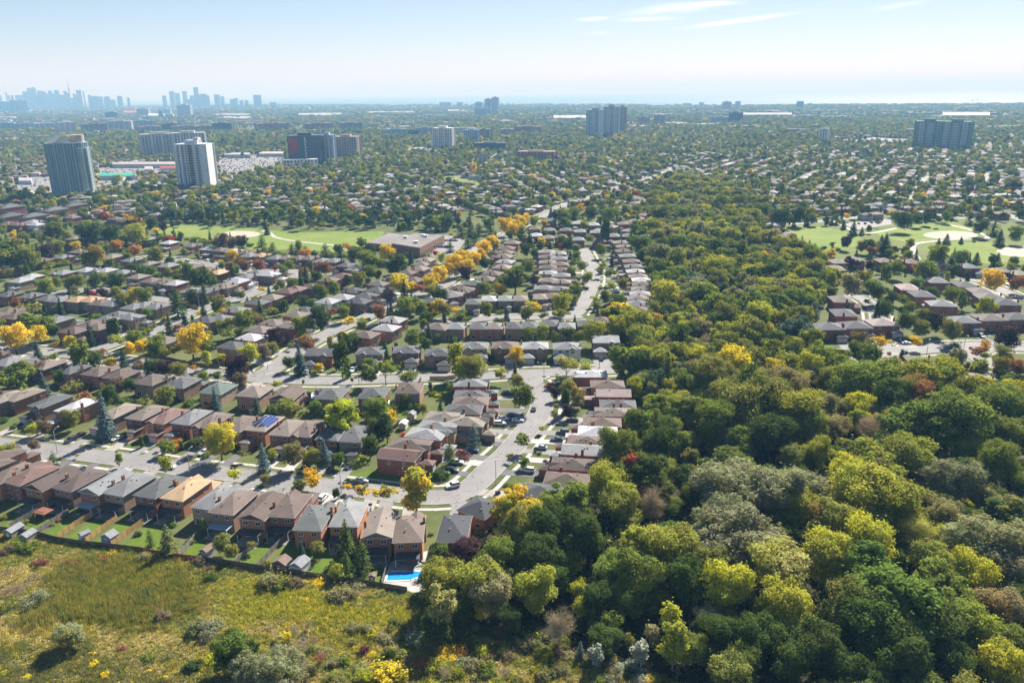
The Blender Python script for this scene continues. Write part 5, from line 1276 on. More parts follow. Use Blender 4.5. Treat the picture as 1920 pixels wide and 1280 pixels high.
'y2': """150 300 90 b lime mid;330 260 130 b mid yg;460 270 80 b yg orange;350 390 110 b mid olive;560 220 50 b mid;640 260 70 b yg;620 160 42 s mid;700 180 36 s mid;640 400 115 b dk;730 300 40 s dk;820 310 100 w wolive;930 120 110 b mid;1030 210 100 b olive;1090 60 90 w wolive;1000 340 80 b lime olive;1330 190 130 b yg lime;1260 100 90 b mid;1450 100 120 t green mid;1570 80 110 b mid;1670 120 90 b mid;1600 320 130 w blue;
 1390 270 70 b rust olive;1220 330 110 b olive bare;1450 380 60 w blue;200 540 140 t mid;340 600 110 b dk;500 580 120 b mid yg;560 690 90 s dk;710 780 55 s dk;420 780 80 b dk;800 530 80 b lime;840 650 110 b wolive brown;960 680 90 b olive;1100 530 80 b yg;1200 600 90 b olive;1220 700 50 b yg;1390 490 60 b orange yg;1560 480 100 b mid yg;1750 560 110 b green mid;1420 640 80 b yellow lime;1550 680 130 w wolive;1690 720 100 w wolive;1800 700 90 b dk;1060 820 110 b mid;1330 760 110 b olive rust;1230 900 120 b dk yg;
 1050 930 110 b dk;1400 950 120 b yg;1570 920 120 b yg lime;1250 1020 130 b dk;700 960 180 t mid;500 1000 150 t mid;340 1060 150 t mid;850 1030 140 t mid yg;560 1150 120 b mid yg;990 1190 110 w wolive;1750 950 90 w wolive;1640 1060 110 b mid;1240 1230 80 w willow;1600 1220 90 b mid;870 420 60 x bare;700 520 60 b yg;1280 500 30 b mid;1840 890 60 w willow;300 800 75 b lime""",
'y6': """500 100 95 h wolive;590 110 90 h olive;700 120 60 h brown;850 120 50 h yellow;60 70 60 h dk;60 450 95 h willow;1010 210 85 h wolive brown;1100 190 80 h wolive;1160 150 60 h willow;1600 520 100 h silver willow;1700 560 90 h willow;200 640 150 b green dk;350 640 90 b dk;560 780 200 w willow;350 780 160 w willow;1210 620 52 h rose purple;610 540 80 h yellow lime;1270 660 38 h yellow;1380 790 150 h yellow lime;1650 720 70 h rust orange;1790 700 50 h yellow;1880 720 50 h gold;
 740 600 90 x bare;690 480 60 x bare;830 560 50 x bare;700 350 32 h olive;1110 450 28 h mid;1260 440 34 h dk;1030 400 26 h brown;1325 540 22 h dk;980 720 60 h wolive;1500 660 50 h olive;920 640 50 h wolive;60 700 60 h lime;1000 840 90 h olive;1240 820 80 h lime;700 830 80 h wolive;1820 800 70 x bare;880 690 60 x rose;1430 420 50 h dk""",
'y5': """590 870 135 b willow olive t=.72;1265 1050 56 h mid;1700 790 110 h willow dk;1780 860 90 h willow;290 540 110 h willow;150 480 90 x bare;60 500 80 x bare;250 100 90 h mid;130 90 80 h mid;60 130 70 h brown;350 230 60 h rose;640 260 45 h rust;720 275 35 h red;560 250 40 h rust;880 210 40 h red;1050 970 40 h rose;950 170 40 h yellow;1230 190 70 h wolive;1700 230 70 h brown;1390 690 80 h brown;1650 1120 90 h dk;120 1040 40 h lime;800 1110 40 h yellow;900 1200 45 h yellow;
 230 1230 40 h yellow;30 1190 40 h lime;720 390 40 h brown;1790 280 40 h brown;1100 380 40 h dk;680 800 40 h lime;1780 120 45 h brown""",
}
def collect():
    out = []
    for zk, s in SPEC.items():
        sc = ZK[zk][2]
        for it in s.replace('\n', ' ').split(';'):
            t = it.split(); x, y, r = map(float, t[:3])
            if r <= 0: continue
            kind = KA[t[3]]; py0 = 0; cols = [q for q in t[4:] if '=' not in q]; tf = next((float(q[2:]) for q in t[4:] if '=' in q), 1.0)
            px, py = zp(zk, x, y); r /= sc
            if kind in ('spruce', 'pine') and py < 500: tf *= .62; r *= 1.1
            h0, r0 = PROTO[kind][0][2:4]; zc = 6.0
            for _ in range(4):
                p = pix(px, py, zc); R_ = r * proj(p)[2] / FPX
                zc = R_ / r0 * h0 * tf * {'spruce': .45, 'pine': .5, 'shrub': .45, 'open': .68, 'column': .5}.get(kind, .6)
            h = R_ / r0 * h0 * tf
            if kind in ('broad', 'tiered', 'willow') and R_ > 6.5: h *= (6.5 / R_) ** .5
            out.append(dict(x=p.x, y=p.y, R=R_, h=h, kind=kind, c1=cols[0], c2=cols[1] if len(cols) > 1 else cols[0], px=px, py=py, rp=r))
    # drop doubles where two zoom views overlap
    keep = []
    for t in sorted(out, key=lambda t: -t['rp']):
        if all((t['px'] - k['px']) ** 2 + (t['py'] - k['py']) ** 2 > (.5 * min(t['rp'], k['rp']) + 3) ** 2 or (t['kind'] == 'shrub') != (k['kind'] == 'shrub') for k in keep): keep.append(t)
    return keep
ALL = collect()

def near_house(x, y, pad): return any((x - a) ** 2 + (y - b) ** 2 < (r + pad) ** 2 for a, b, r in HOUSES)
HARR = np.array(HOUSES)
def fill_wood():
    """The rest of the wood: trees standing between the ones seen clearly."""
    rng = random.Random(21); A = np.array([(t['x'], t['y'], t['R']) for t in ALL]); pts = list(map(tuple, A))
    xs, ys = [p[0] for p in WOOD_W], [p[1] for p in WOOD_W]; arr = A
    new = []; grid = {}
    for q in pts: grid.setdefault((int(q[0] // 12), int(q[1] // 12)), []).append(q)
    for _ in range(16000):
        x, y = rng.uniform(max(min(xs), -80), min(max(xs), 520)), rng.uniform(125, 1250)
        if abs(x) > y * .72 + 20 or not inpoly(x, y, WOOD_W): continue
        big = 1 - _ / 16000; r = (rng.uniform(4.5, 6.5) if y < 420 else rng.uniform(6.5, 10.0)) if big > .9 else rng.uniform(3.4, 5.4) if big > .55 else rng.uniform(2.4, 4.2)
        if ((HARR[:, 0] - x) ** 2 + (HARR[:, 1] - y) ** 2 < (HARR[:, 2] + r * .6) ** 2).any() or in_road(x, y, -1, r * .5): continue
        gx, gy = int(x // 12), int(y // 12); ok = True
        for i in (-1, 0, 1):
            for j in (-1, 0, 1):
                for a, b, c in grid.get((gx + i, gy + j), ()):
                    if (a - x) ** 2 + (b - y) ** 2 < ((.62 if y < 420 else .72) * (c + r)) ** 2: ok = False; break
                if not ok: break
            if not ok: break
        if not ok: continue
        grid.setdefault((gx, gy), []).append((x, y, r))
        px, py, dz = proj((x, y, 8))
        drift = (('dk', 'mid', 'broad'), ('dk', 'dk', 'tiered'), ('green', 'mid', 'broad'), ('mid', 'dk', 'broad')), (('yg', 'lime', 'broad'), ('yg', 'mid', 'tiered'), ('lime', 'yg', 'broad'), ('olive', 'yg', 'broad'), ('mid', 'yg', 'upright')), \
            (('willow', 'willow', 'willow'), ('wolive', 'willow', 'willow'), ('blue', 'dk', 'broad'), ('olive', 'mid', 'broad')), (('mid', 'olive', 'broad'), ('green', 'yg', 'tiered'), ('olive', 'dk', 'broad'), ('yg', 'olive', 'broad'))
        q = vnoise([x + 700], [y], 34, 17)[0] * .75 + rng.random() * .25
        col, c2, kind = rng.choice(drift[min(3, int(max(0, (q - .2) / .6) * 4))]) if y > 260 else rng.choice((('dk', 'dk', 'broad'), ('dk', 'mid', 'broad'), ('mid', 'dk', 'broad'), ('olive', 'dk', 'broad'), ('dk', 'olive', 'upright')))
        if y > 300 and rng.random() < .018: col, c2, kind = rng.choice((('yellow', 'lime', 'broad'), ('gold', 'yg', 'broad'), ('rust', 'olive', 'broad'), ('orange', 'olive', 'broad')))
        new.append(dict(x=x, y=y, R=r, h=rng.uniform(7.5, 14) * (r / 5) ** .5 * (1 if y > 260 else .8), kind=kind, c1=col, c2=c2, px=px, py=py, rp=r * FPX / dz))
    return new
def fill_yards():
    """Small trees and bushes in the gardens and along the kerbs."""
    rng = random.Random(5); new = []; T = np.array([(t['x'], t['y'], t['R']) for t in ALL])
    n = 0
    while n < 14000:
        n += 1
        y = 190 + (1050 - 190) * rng.random() ** .6; x = rng.uniform(-.68, .68) * y
        if y < 330 and x > -20: continue
        if x > .30 * y and y < 420: continue
        r = rng.uniform(1.5, 3.6) if rng.random() < .62 else rng.uniform(3.2, 5.2)
        if any(inpoly(x, y, P) for P in CLEAR) or y < 240 - .16 * (x + 30): continue
        if ((HARR[:, 0] - x) ** 2 + (HARR[:, 1] - y) ** 2 < (HARR[:, 2] + r * .5 + .5) ** 2).any(): continue
        if ((T[:, 0] - x) ** 2 + (T[:, 1] - y) ** 2 < (.6 * (T[:, 2] + r)) ** 2).any(): continue
        if in_road(x, y, -1, r * .6 + 1.0): continue
        hd = np.sqrt(((HARR[:, :2] - (x, y)) ** 2).sum(1)).min()
        if (hd > 60 or y > 450) and rng.random() < .3: continue
        kind = rng.choice(('broad', 'broad', 'open', 'spruce', 'column', 'shrub', 'shrub')) if r < 3 else rng.choice(('broad', 'broad', 'tiered', 'open', 'spruce'))
        if kind == 'column': r = rng.uniform(.7, 1.1)
        if kind == 'spruce': r = min(r, 2.6)
        col = rng.choices(('dk', 'mid', 'green', 'olive', 'yg', 'yellow', 'gold', 'purple', 'rust', 'brown', 'orange', 'lime', 'red'), (22, 20, 14, 16, 6, 3, 3, 4, 3, 3, 2, 2, 1))[0] if kind in ('broad', 'open', 'tiered', 'shrub') else 'spruce' if kind == 'spruce' else 'dk'
        h0, r0 = PROTO[kind][0][2:4]
        T = np.vstack([T, (x, y, r)]); px, py, dz = proj((x, y, 4))
        new.append(dict(x=x, y=y, R=r, h=h0 * r / r0 * rng.uniform(.8, 1.15), kind=kind, c1=col, c2=col, px=px, py=py, rp=r * FPX / dz))
        if len(new) > 2200: break
    return new
WOODFILL = fill_wood(); YARDFILL = fill_yards()
def fill_brush():
    rng = random.Random(15); P = wpoly([(560, 1185), (700, 1170), (860, 1175), (1000, 1190), (1250, 1240), (1300, 1330), (500, 1330), (470, 1230)]); xs, ys = [p[0] for p in P], [p[1] for p in P]; out = []
    while len(out) < 150:
        x, y = rng.uniform(min(xs), max(xs)), rng.uniform(min(ys), max(ys))
        if not inpoly(x, y, P): continue
        r = rng.uniform(.7, 2.0); kd = 'shrub' if rng.random() < .88 else 'bare'; px, py, dz = proj((x, y, 1)); c = rng.choice(('willow', 'olive', 'wolive', 'yg', 'mid', 'brown', 'lime', 'dk', 'wolive'))
        out.append(dict(x=x, y=y, R=r, h=2.5 * r / 1.9 * rng.uniform(.8, 1.3) * (1.6 if kd == 'bare' else 1), kind=kd, c1='bare' if kd == 'bare' else c, c2='bare' if kd == 'bare' else c, px=px, py=py, rp=r * FPX / dz))
    return out
YARDFILL += fill_brush()

ZONES = [   # first match wins: (polygon in photograph pixels, phrase)
 ([(640, 1200), (1420, 1160), (1420, 1300), (640, 1300)], "in the thicket at the wood's lowest edge"),
 ([(740, 1050), (1060, 1040), (1060, 1200), (740, 1200)], "in the thicket beyond the pool"),
 ([(905, 880), (1300, 830), (1300, 1060), (905, 1060)], "where the wood meets the last houses"),
 ([(1060, 1020), (1420, 1020), (1420, 1200), (1060, 1200)], "in the shaded lower wood"),
 ([(1420, 1000), (1700, 1000), (1700, 1300), (1420, 1300)], "in the big clump low in the wood"),
 ([(1700, 1000), (1960, 1000), (1960, 1300), (1700, 1300)], "in the wood's bottom right corner"),
 ([(1230, 830), (1560, 830), (1560, 1020), (1230, 1020)], "in the willow hollow of the wood"),
 ([(1560, 780), (1760, 780), (1760, 1020), (1560, 1020)], "in the sunny middle of the wood"),
 ([(1760, 780), (1990, 780), (1990, 1020), (1760, 1020)], "by the wood's right hand edge"),
 ([(1120, 690), (1380, 690), (1380, 850), (1120, 850)], "in the wood beside the winding street"),
 ([(1380, 690), (1600, 690), (1600, 830), (1380, 830)], "in the wood's central slope"),
 ([(1600, 660), (1990, 660), (1990, 800), (1600, 800)], "in the wood under the wide road"),
 ([(1120, 585), (1340, 585), (1340, 700), (1120, 700)], "in the wood past the crossing street's end"),
 ([(1340, 560), (1580, 560), (1580, 700), (1340, 700)], "in the wood left of the brick lane"),
 ([(1200, 470), (1420, 470), (1420, 600), (1200, 600)], "in the wood right of the narrow houses"),
 ([(1390, 430), (1600, 430), (1600, 560), (1390, 560)], "in the wood below the right field"),
 ([(1170, 300), (1460, 300), (1460, 480), (1170, 480)], "in the narrow far end of the wood"),
 ([(-50, 1000), (400, 1030), (400, 1300), (-50, 1300)], "on the left half of the meadow"),
 ([(380, 1060), (840, 1090), (840, 1300), (380, 1300)], "on the right half of the meadow"),
 ([(-50, 910), (430, 985), (430, 1060), (-50, 1030)], "in the left gardens above the meadow"),
 ([(380, 970), (900, 985), (900, 1120), (380, 1090)], "in the right gardens above the meadow"),
 ([(-50, 820), (400, 850), (420, 960), (-50, 930)], "along the nearest street's left part"),
 ([(380, 840), (960, 840), (960, 1000), (380, 985)], "along the nearest street's bend"),
 ([(-50, 700), (330, 715), (330, 860), (-50, 830)], "in the near left gardens"),
 ([(310, 715), (730, 740), (730, 900), (310, 880)], "in the near middle gardens"),
 ([(690, 690), (960, 700), (960, 900), (690, 880)], "beside the houses left of the winding street"),
 ([(940, 670), (1240, 670), (1240, 940), (940, 940)], "along the winding street by the wood"),
 ([(-50, 600), (260, 600), (260, 730), (-50, 730)], "by the left crossing"),
 ([(240, 600), (560, 600), (560, 730), (240, 730)], "by the mouth of the avenue"),
 ([(530, 610), (780, 610), (780, 730), (530, 730)], "around the slate roofed houses on the crossing street"),
 ([(760, 590), (1200, 590), (1200, 720), (760, 720)], "around the brick row under the cul-de-sac"),
 ([(-50, 500), (240, 500), (240, 610), (-50, 610)], "among the left rows"),
 ([(230, 500), (480, 500), (480, 620), (230, 620)], "along the diagonal street"),
 ([(460, 500), (700, 500), (700, 620), (460, 620)], "between the diagonal street and the avenue"),
 ([(690, 480), (880, 480), (880, 620), (690, 620)], "along the lower avenue"),
 ([(840, 380), (1010, 380), (1010, 480), (840, 480)], "along the upper avenue"),
 ([(860, 440), (1030, 440), (1030, 610), (860, 610)], "between the avenue and the narrow houses"),
 ([(1000, 440), (1250, 440), (1250, 610), (1000, 610)], "around the cul-de-sac"),
 ([(1000, 380), (1250, 380), (1250, 450), (1000, 450)], "above the cul-de-sac"),
 ([(-50, 380), (300, 380), (300, 510), (-50, 510)], "at the upper left corner of the rows"),
 ([(280, 400), (740, 400), (740, 510), (280, 510)], "around the left playing field"),
 ([(640, 380), (860, 380), (860, 500), (640, 500)], "around the school"),
 ([(1430, 380), (1650, 380), (1650, 480), (1430, 480)], "around the right field"),
 ([(1640, 380), (1990, 380), (1990, 500), (1640, 500)], "around the ball diamonds"),
 ([(1560, 470), (1720, 470), (1720, 600), (1560, 600)], "at the top of the brick lane"),
 ([(1700, 470), (1990, 470), (1990, 600), (1700, 600)], "by the houses right of the brick lane"),
 ([(1580, 590), (1990, 590), (1990, 720), (1580, 720)], "along the wide pale road"),
]
def zone_of(px, py):
    for P, nm in ZONES:
        if inpoly(px, py, P): return nm
    return "among the far houses"

def plant():
    trees = sorted([t for t in ALL + WOODFILL + YARDFILL if -60 < t['px'] < 1980 and t['py'] < 1330], key=lambda t: -t['rp'])
    left = []; cnt = {'tree': 0, 'shrub': 0, 'conifer': 0}
    for t in trees:
        fam = 'shrub' if t['kind'] == 'shrub' else 'conifer' if t['kind'] in ('spruce', 'pine', 'column') else 'tree'
        lim = {'tree': 300, 'shrub': 120, 'conifer': 110}[fam]
        if cnt[fam] < lim:
            cnt[fam] += 1
            tree(t['x'], t['y'], t['kind'], t['c1'], t['R'], t['h'], t['c2'], zone_of(t['px'], t['py']))
        else: left.append(t)
    left += [t for t in ALL + WOODFILL + YARDFILL if not (-60 < t['px'] < 1980 and t['py'] < 1330)]
    return left
REST = plant()

# ------------------------------------------------------------------ everything beyond: trees and houses too many to count
KINDS = ['broad', 'tiered', 'willow', 'upright', 'open', 'spruce', 'pine', 'column', 'shrub', 'bare']
def kind_meshes(lv): 
    ms, first = [], {}
    for k in KINDS:
        first[k] = (len(ms), len(PROTO[k]))
        ms += [p[0][lv] for p in PROTO[k]]
    return ms, first
def scatter_trees(name, lv, L, label, seed):
    rng = random.Random(seed); ms, first = kind_meshes(lv)
    pts, rot, scl, idx, t1, t2 = [], [], [], [], [], []
    for t in L:
        h0, r0 = PROTO[t['kind']][0][2:4]; a, n = first[t['kind']]
        pts.append((t['x'], t['y'], 0)); rot.append(rng.uniform(0, 6.28)); s = t['R'] / r0; scl.append((s, s, t['h'] / h0)); idx.append(a + rng.randrange(n))
        t1.append(jit(C[t['c1']], rng)); t2.append(jit(C[t['c2']], rng))
    scatter(name, f"trees{lv}", ms, pts, rot, scl, idx, t1, t2, label)
scatter_trees('small_garden_trees', 1, REST, "the smaller trees and bushes between the houses and deep in the wood", 1)

def far_town():
    rng = random.Random(77); T = []; m = MB(); st = MB()
    roofs = [M_FROOF[k] for k in range(6)]
    cell = 300
    hb = [h for h in HOUSES]; H = np.array(hb)
    for gx in range(-14, 15):
        for gy in range(2, 10):
            cx, cy = gx * cell + cell / 2, gy * cell + cell / 2
            if abs(cx) > cy * .70 + 420: continue
            ang = R(rng.choice((18, 20, 23, 112, 8, 95, 5))) if cx < 100 else R(rng.choice((8, 95, 100, 3, 60)))
            if cx < -200 and cy < 1200: ang = R(rng.choice((20, 112)))
            ca, sa = math.cos(ang), math.sin(ang); pitch = 62.0
            for row in range(-4, 4):
                for off, fac in ((9, 1), (31, -1)):
                    v = row * pitch + off; u = -cell * .62
                    while u < cell * .62:
                        u += rng.uniform(11, 15)
                        x, y = cx + u * ca - v * sa, cy + u * sa + v * ca
                        if not (gx * cell <= x < (gx + 1) * cell and gy * cell <= y < (gy + 1) * cell): continue
                        if y < 820 and x < .12 * y: continue
                        if y < 780 and x > .35 * y and y < 760: continue
                        if y < 640 or abs(x) > .71 * y or rng.random() < .1: continue
                        if y > 1500 and vnoise([x + 9000], [y], 420, 5)[0] < .38: continue
                        if any(inpoly(x, y, P) for P in CLEAR) or in_road(x, y, -1, 9): continue
                        if ((H[:, 0] - x) ** 2 + (H[:, 1] - y) ** 2 < (H[:, 2] + 9) ** 2).any(): continue
                        w, d, h = rng.uniform(9, 12.5), rng.uniform(9, 13), rng.choice((3.4, 5.4, 5.4)); mi = rng.randrange(6)
                        b = MB(); b.box(-w / 2, w / 2, -d / 2, d / 2, 0, h, 6 + rng.randrange(3)); b.hip(-w / 2, w / 2, -d / 2, d / 2, h, 1.9, .4, .15, False, .9, mi)
                        k = len(m.v)
                        for vx, vy, vz in b.v: m.v.append((x + vx * ca - vy * sa, y + vx * sa + vy * ca, vz))
                        m.f += [tuple(k + i for i in f) for f in b.f]; m.m += b.m
                v = row * pitch + 51
                for u0 in range(-190, 190, 24):
                    x, y = cx + (u0 + 12) * ca - v * sa, cy + (u0 + 12) * sa + v * ca
                    if not (gx * cell <= x < (gx + 1) * cell and gy * cell <= y < (gy + 1) * cell) or y < 860 or abs(x) > .71 * y: continue
                    if any(inpoly(x, y, P) for P in CLEAR) or ((H[:, 0] - x) ** 2 + (H[:, 1] - y) ** 2 < (H[:, 2] + 6) ** 2).any(): continue
                    q = [(u0, v - 4), (u0 + 24.5, v - 4), (u0 + 24.5, v + 4), (u0, v + 4)]
                    st.poly([(cx + a * ca - b_ * sa, cy + a * sa + b_ * ca, .012) for a, b_ in q])
                # trees in the gardens and along the streets
                for lane in (14, 20, 26, 38, 43, 56, 60):
                    u = -cell * .62
                    while u < cell * .62:
                        u += rng.uniform(8, 18)
                        v2 = row * pitch + lane + rng.uniform(-2.5, 2.5)
                        x, y = cx + u * ca - v2 * sa, cy + u * sa + v2 * ca
                        if not (gx * cell <= x < (gx + 1) * cell and gy * cell <= y < (gy + 1) * cell): continue
                        if y < 860 and x < .12 * y: continue
                        if y < 760 or (y < 1600 and rng.random() < .5): continue
                        if abs(x) > .71 * y or any(inpoly(x, y, P) for P in CLEAR): continue
                        if ((H[:, 0] - x) ** 2 + (H[:, 1] - y) ** 2 < (H[:, 2] + 3) ** 2).any() or in_road(x, y, -1, 2): continue
                        thick = y > 1500 and vnoise([x + 9000], [y], 420, 5)[0] < .38
                        T.append(far_tree(x, y, rng, 1.15 if thick else .82))
    tag(link('distant_houses', m.mesh('distant_houses', *roofs, *M_FWALL)), "the rows of small distant houses beyond the playing fields", kind='stuff')
    tag(link('distant_streets', st.mesh('distant_streets', M_ROAD)), "distant residential streets", kind='structure')
    return T
FARCOL = (('mid', 'dk'), ('dk', 'mid'), ('olive', 'mid'), ('dk', 'dk'), ('green', 'mid'), ('olive', 'yg'), ('yg', 'olive'), ('gold', 'gold'), ('yellow', 'yg'), ('orange', 'gold'), ('rust', 'olive'), ('red', 'rust'), ('purple', 'purple'), ('wolive', 'brown'))
FARW = (20, 20, 16, 12, 10, 10, 9, .6, 1.3, .35, 1.0, .35, 2.5, 2.5)
def far_tree(x, y, rng, k=1.0):
    c = rng.choices(FARCOL, FARW)[0]; r = rng.uniform(3.0, 6.6) * k
    kind = rng.choices(('broad', 'tiered', 'spruce', 'upright'), (12, 4, 1.3, .8))[0]
    if kind == 'spruce': r *= .6; c = ('spruce', 'spruce')
    h0, r0 = PROTO[kind][0][2:4]
    return dict(x=x, y=y, R=r, h=h0 * r / r0 * rng.uniform(.75, 1.05), kind=kind, c1=c[0], c2=c[1])
M_FROOF = [plain(f"distant_roof_{n}", c, .85, .3, var=.2, scale=.05) for n, c in zip("brown grey slate taupe pale red".split(), ((.125, .09, .075), (.17, .17, .18), (.10, .105, .115), (.18, .15, .125), (.34, .33, .33), (.16, .09, .07)))]
M_FWALL = [plain(f"distant_wall_{n}", c, .9, .2, var=.15, scale=.05) for n, c in zip("brick tan pale".split(), ((.26, .12, .08), (.33, .24, .17), (.50, .48, .45)))]
FT = far_town()
# hand placed belts of dark trees: left field, behind the school, below the towers
def belt(px_pts, n, cols, seed, k=1.0, kinds=('broad', 'tiered', 'pine')):
    rng = random.Random(seed); P = wpoly(px_pts); xs, ys = [p[0] for p in P], [p[1] for p in P]; c = 0; tries = 0; B = []
    while c < n and tries < n * 40:
        tries += 1; x, y = rng.uniform(min(xs), max(xs)), rng.uniform(min(ys), max(ys))
        if not inpoly(x, y, P) or any((x - a) ** 2 + (y - b) ** 2 < 36 for a, b in B): continue
        if ((HARR[:, 0] - x) ** 2 + (HARR[:, 1] - y) ** 2 < (HARR[:, 2] + 2) ** 2).any(): continue
        kd = rng.choice(kinds); r = rng.uniform(4, 6.5) * k * (.6 if kd in ('spruce', 'pine') else 1); h0, r0 = PROTO[kd][0][2:4]; cc = rng.choice(cols)
        FT.append(dict(x=x, y=y, R=r, h=h0 * r / r0 * rng.uniform(.85, 1.05), kind=kd, c1=cc, c2=cc)); B.append((x, y)); c += 1
HARR = np.array(HOUSES)
belt([(270, 424), (330, 404), (500, 398), (640, 404), (800, 412), (860, 424), (850, 438), (760, 432), (560, 433), (480, 424), (400, 420), (310, 418)], 150, ('dk', 'dk', 'mid', 'spruce'), 1)
belt([(200, 345), (330, 338), (420, 352), (480, 330), (640, 300), (720, 300), (840, 330), (800, 352), (600, 350), (420, 372), (230, 365)], 260, ('mid', 'olive', 'dk', 'green', 'yg'), 2)
belt([(700, 300), (880, 292), (1100, 300), (1260, 300), (1260, 318), (1100, 330), (900, 326), (760, 320)], 420, ('mid', 'olive', 'dk', 'yg'), 3)
belt([(700, 262), (900, 256), (1100, 262), (1290, 262), (1290, 300), (1100, 300), (880, 292), (700, 298)], 420, ('mid', 'olive', 'dk', 'yg', 'dk'), 8)
belt([(1290, 262), (1540, 258), (1900, 285), (1900, 325), (1500, 330), (1290, 318)], 340, ('mid', 'olive', 'dk', 'dk'), 9)
belt([(420, 330), (640, 300), (720, 300), (880, 322), (820, 345), (640, 342), (480, 348)], 80, ('mid', 'dk', 'yg'), 10)
belt([(0, 372), (100, 368), (230, 372), (210, 392), (60, 388)], 30, ('mid', 'olive', 'dk'), 4)
belt([(245, 285), (420, 288), (530, 280), (540, 290), (420, 300), (250, 304)], 60, ('dk', 'mid', 'olive'), 6)
belt([(1240, 340), (1330, 330), (1420, 340), (1520, 360), (1500, 378), (1420, 376), (1330, 350)], 60, ('mid', 'olive', 'yg', 'dk'), 7)
scatter_trees('distant_trees', 2, FT, "the distant trees between the far houses", 2)

def far_forest():
    """From two and a half kilometres to the lake: canopy, then sheds and low blocks between it."""
    rng = np.random.default_rng(9); pr = random.Random(9); L = []; m = MB()
    Hn = np.array(HOUSES)
    for n, d0, d1, r0_, r1_ in ((15000, 2500, 4200, 6, 10), (16000, 4200, 7200, 9, 16), (9000, 7200, 12500, 14, 26)):
        d = np.sqrt(rng.uniform(d0 ** 2, d1 ** 2, n)); a = rng.uniform(-.62, .62, n)
        X, Y = d * np.sin(a), d * np.cos(a)
        V = vnoise(X + 20000, Y, 500, 3); keep = rng.random(n) < np.where(V > .42, .95, .42)
        keep &= ~inpoly_np(X, Y, LAKE_W)
        for P in CLEAR[:3] + CLEAR[5:]: keep &= ~inpoly_np(X, Y, P)
        for x, y in zip(X[keep], Y[keep]):
            q = Hn[(abs(Hn[:, 0] - x) < Hn[:, 2] + 6) & (abs(Hn[:, 1] - y) < Hn[:, 2] + 6)]
            if len(q): continue
            t = far_tree(x, y, pr); t['R'] = pr.uniform(r0_, r1_); t['h'] = pr.uniform(9, 14); L.append(t)
    scatter_trees('far_woods', 2, L, "the far canopy of trees reaching to the lake", 3)
    for i in range(2600):
        d = math.sqrt(pr.uniform(2400 ** 2, 11000 ** 2)); a = pr.uniform(-.62, .62); x, y = d * math.sin(a), d * math.cos(a)
        if vnoise([x + 20000], [y], 500, 3)[0] > .47 or inpoly(x, y, LAKE_W): continue
        w, dd, h = pr.choice(((12, 12, 6), (30, 18, 7), (70, 35, 9), (120, 50, 10), (25, 16, 14))); s = pr.uniform(.7, 1.3); t = R(pr.choice((5, 20, 95, 110)))
        m.obox((x, y), (math.cos(t), math.sin(t)), w * s / 2, dd * s / 2, 0, h, pr.choices(range(6), (3, 3, 2, 3, 6, 1))[0])
    tag(link('distant_low_buildings', m.mesh('distant_low_buildings', *M_FROOF)), "the low sheds and blocks scattered towards the lake", kind='stuff')
LAKE_W = wpoly([(255, 196.5), (430, 196.5), (560, 196.5), (700, 197), (900, 196.5), (1100, 196), (1290, 198), (1500, 197.5), (1700, 196.5), (1920, 194.5), (2300, 191)]) + [(44000, 59900), (-44000, 59900)]
far_forest()

# ------------------------------------------------------------------ the meadow's tall growth
def tuft(seed, n, h, spread, w, lean=.35):
    rng = np.random.default_rng(seed)
    b = np.stack([rng.normal(0, spread, n), rng.normal(0, spread, n), np.zeros(n)], 1); d = _unit(n, rng) * lean; d[:, 2] = 1
    hh = h * rng.uniform(.55, 1.1, (n, 1)); tip = b + d * hh
    s = np.cross(d, _unit(n, rng)); s /= np.linalg.norm(s, axis=1, keepdims=True)
    mid = b + d * hh * .55
    V = np.stack([b - s * w * .4, mid - s * w, tip, mid + s * w], 1).reshape(-1, 3)
    return np_mesh('tuft', V, np.arange(4 * n).reshape(n, 4), M_LEAF, {'lobe': rng.random(n), 'lv': rng.random(n)})
def weed(seed, n=26, r=.42):
    rng = np.random.default_rng(seed); d = _unit(n, rng); d[:, 2] = abs(d[:, 2])
    P = d * np.array([r, r, r * 1.1]) * rng.uniform(.5, 1, (n, 1)) + np.array([0, 0, .12])
    V, Q = cards(P, _unit(n, rng) + np.array([0, 0, .5]), .12, .55, rng)
    return np_mesh('weed', V, Q, M_LEAF, {'lobe': rng.random(n), 'lv': rng.random(n)})
TUFTS = [tuft(i, 15, .62, .2, .035) for i in range(4)] + [tuft(10 + i, 20, 1.35, .28, .026, .2) for i in range(3)] + [weed(20 + i) for i in range(4)]

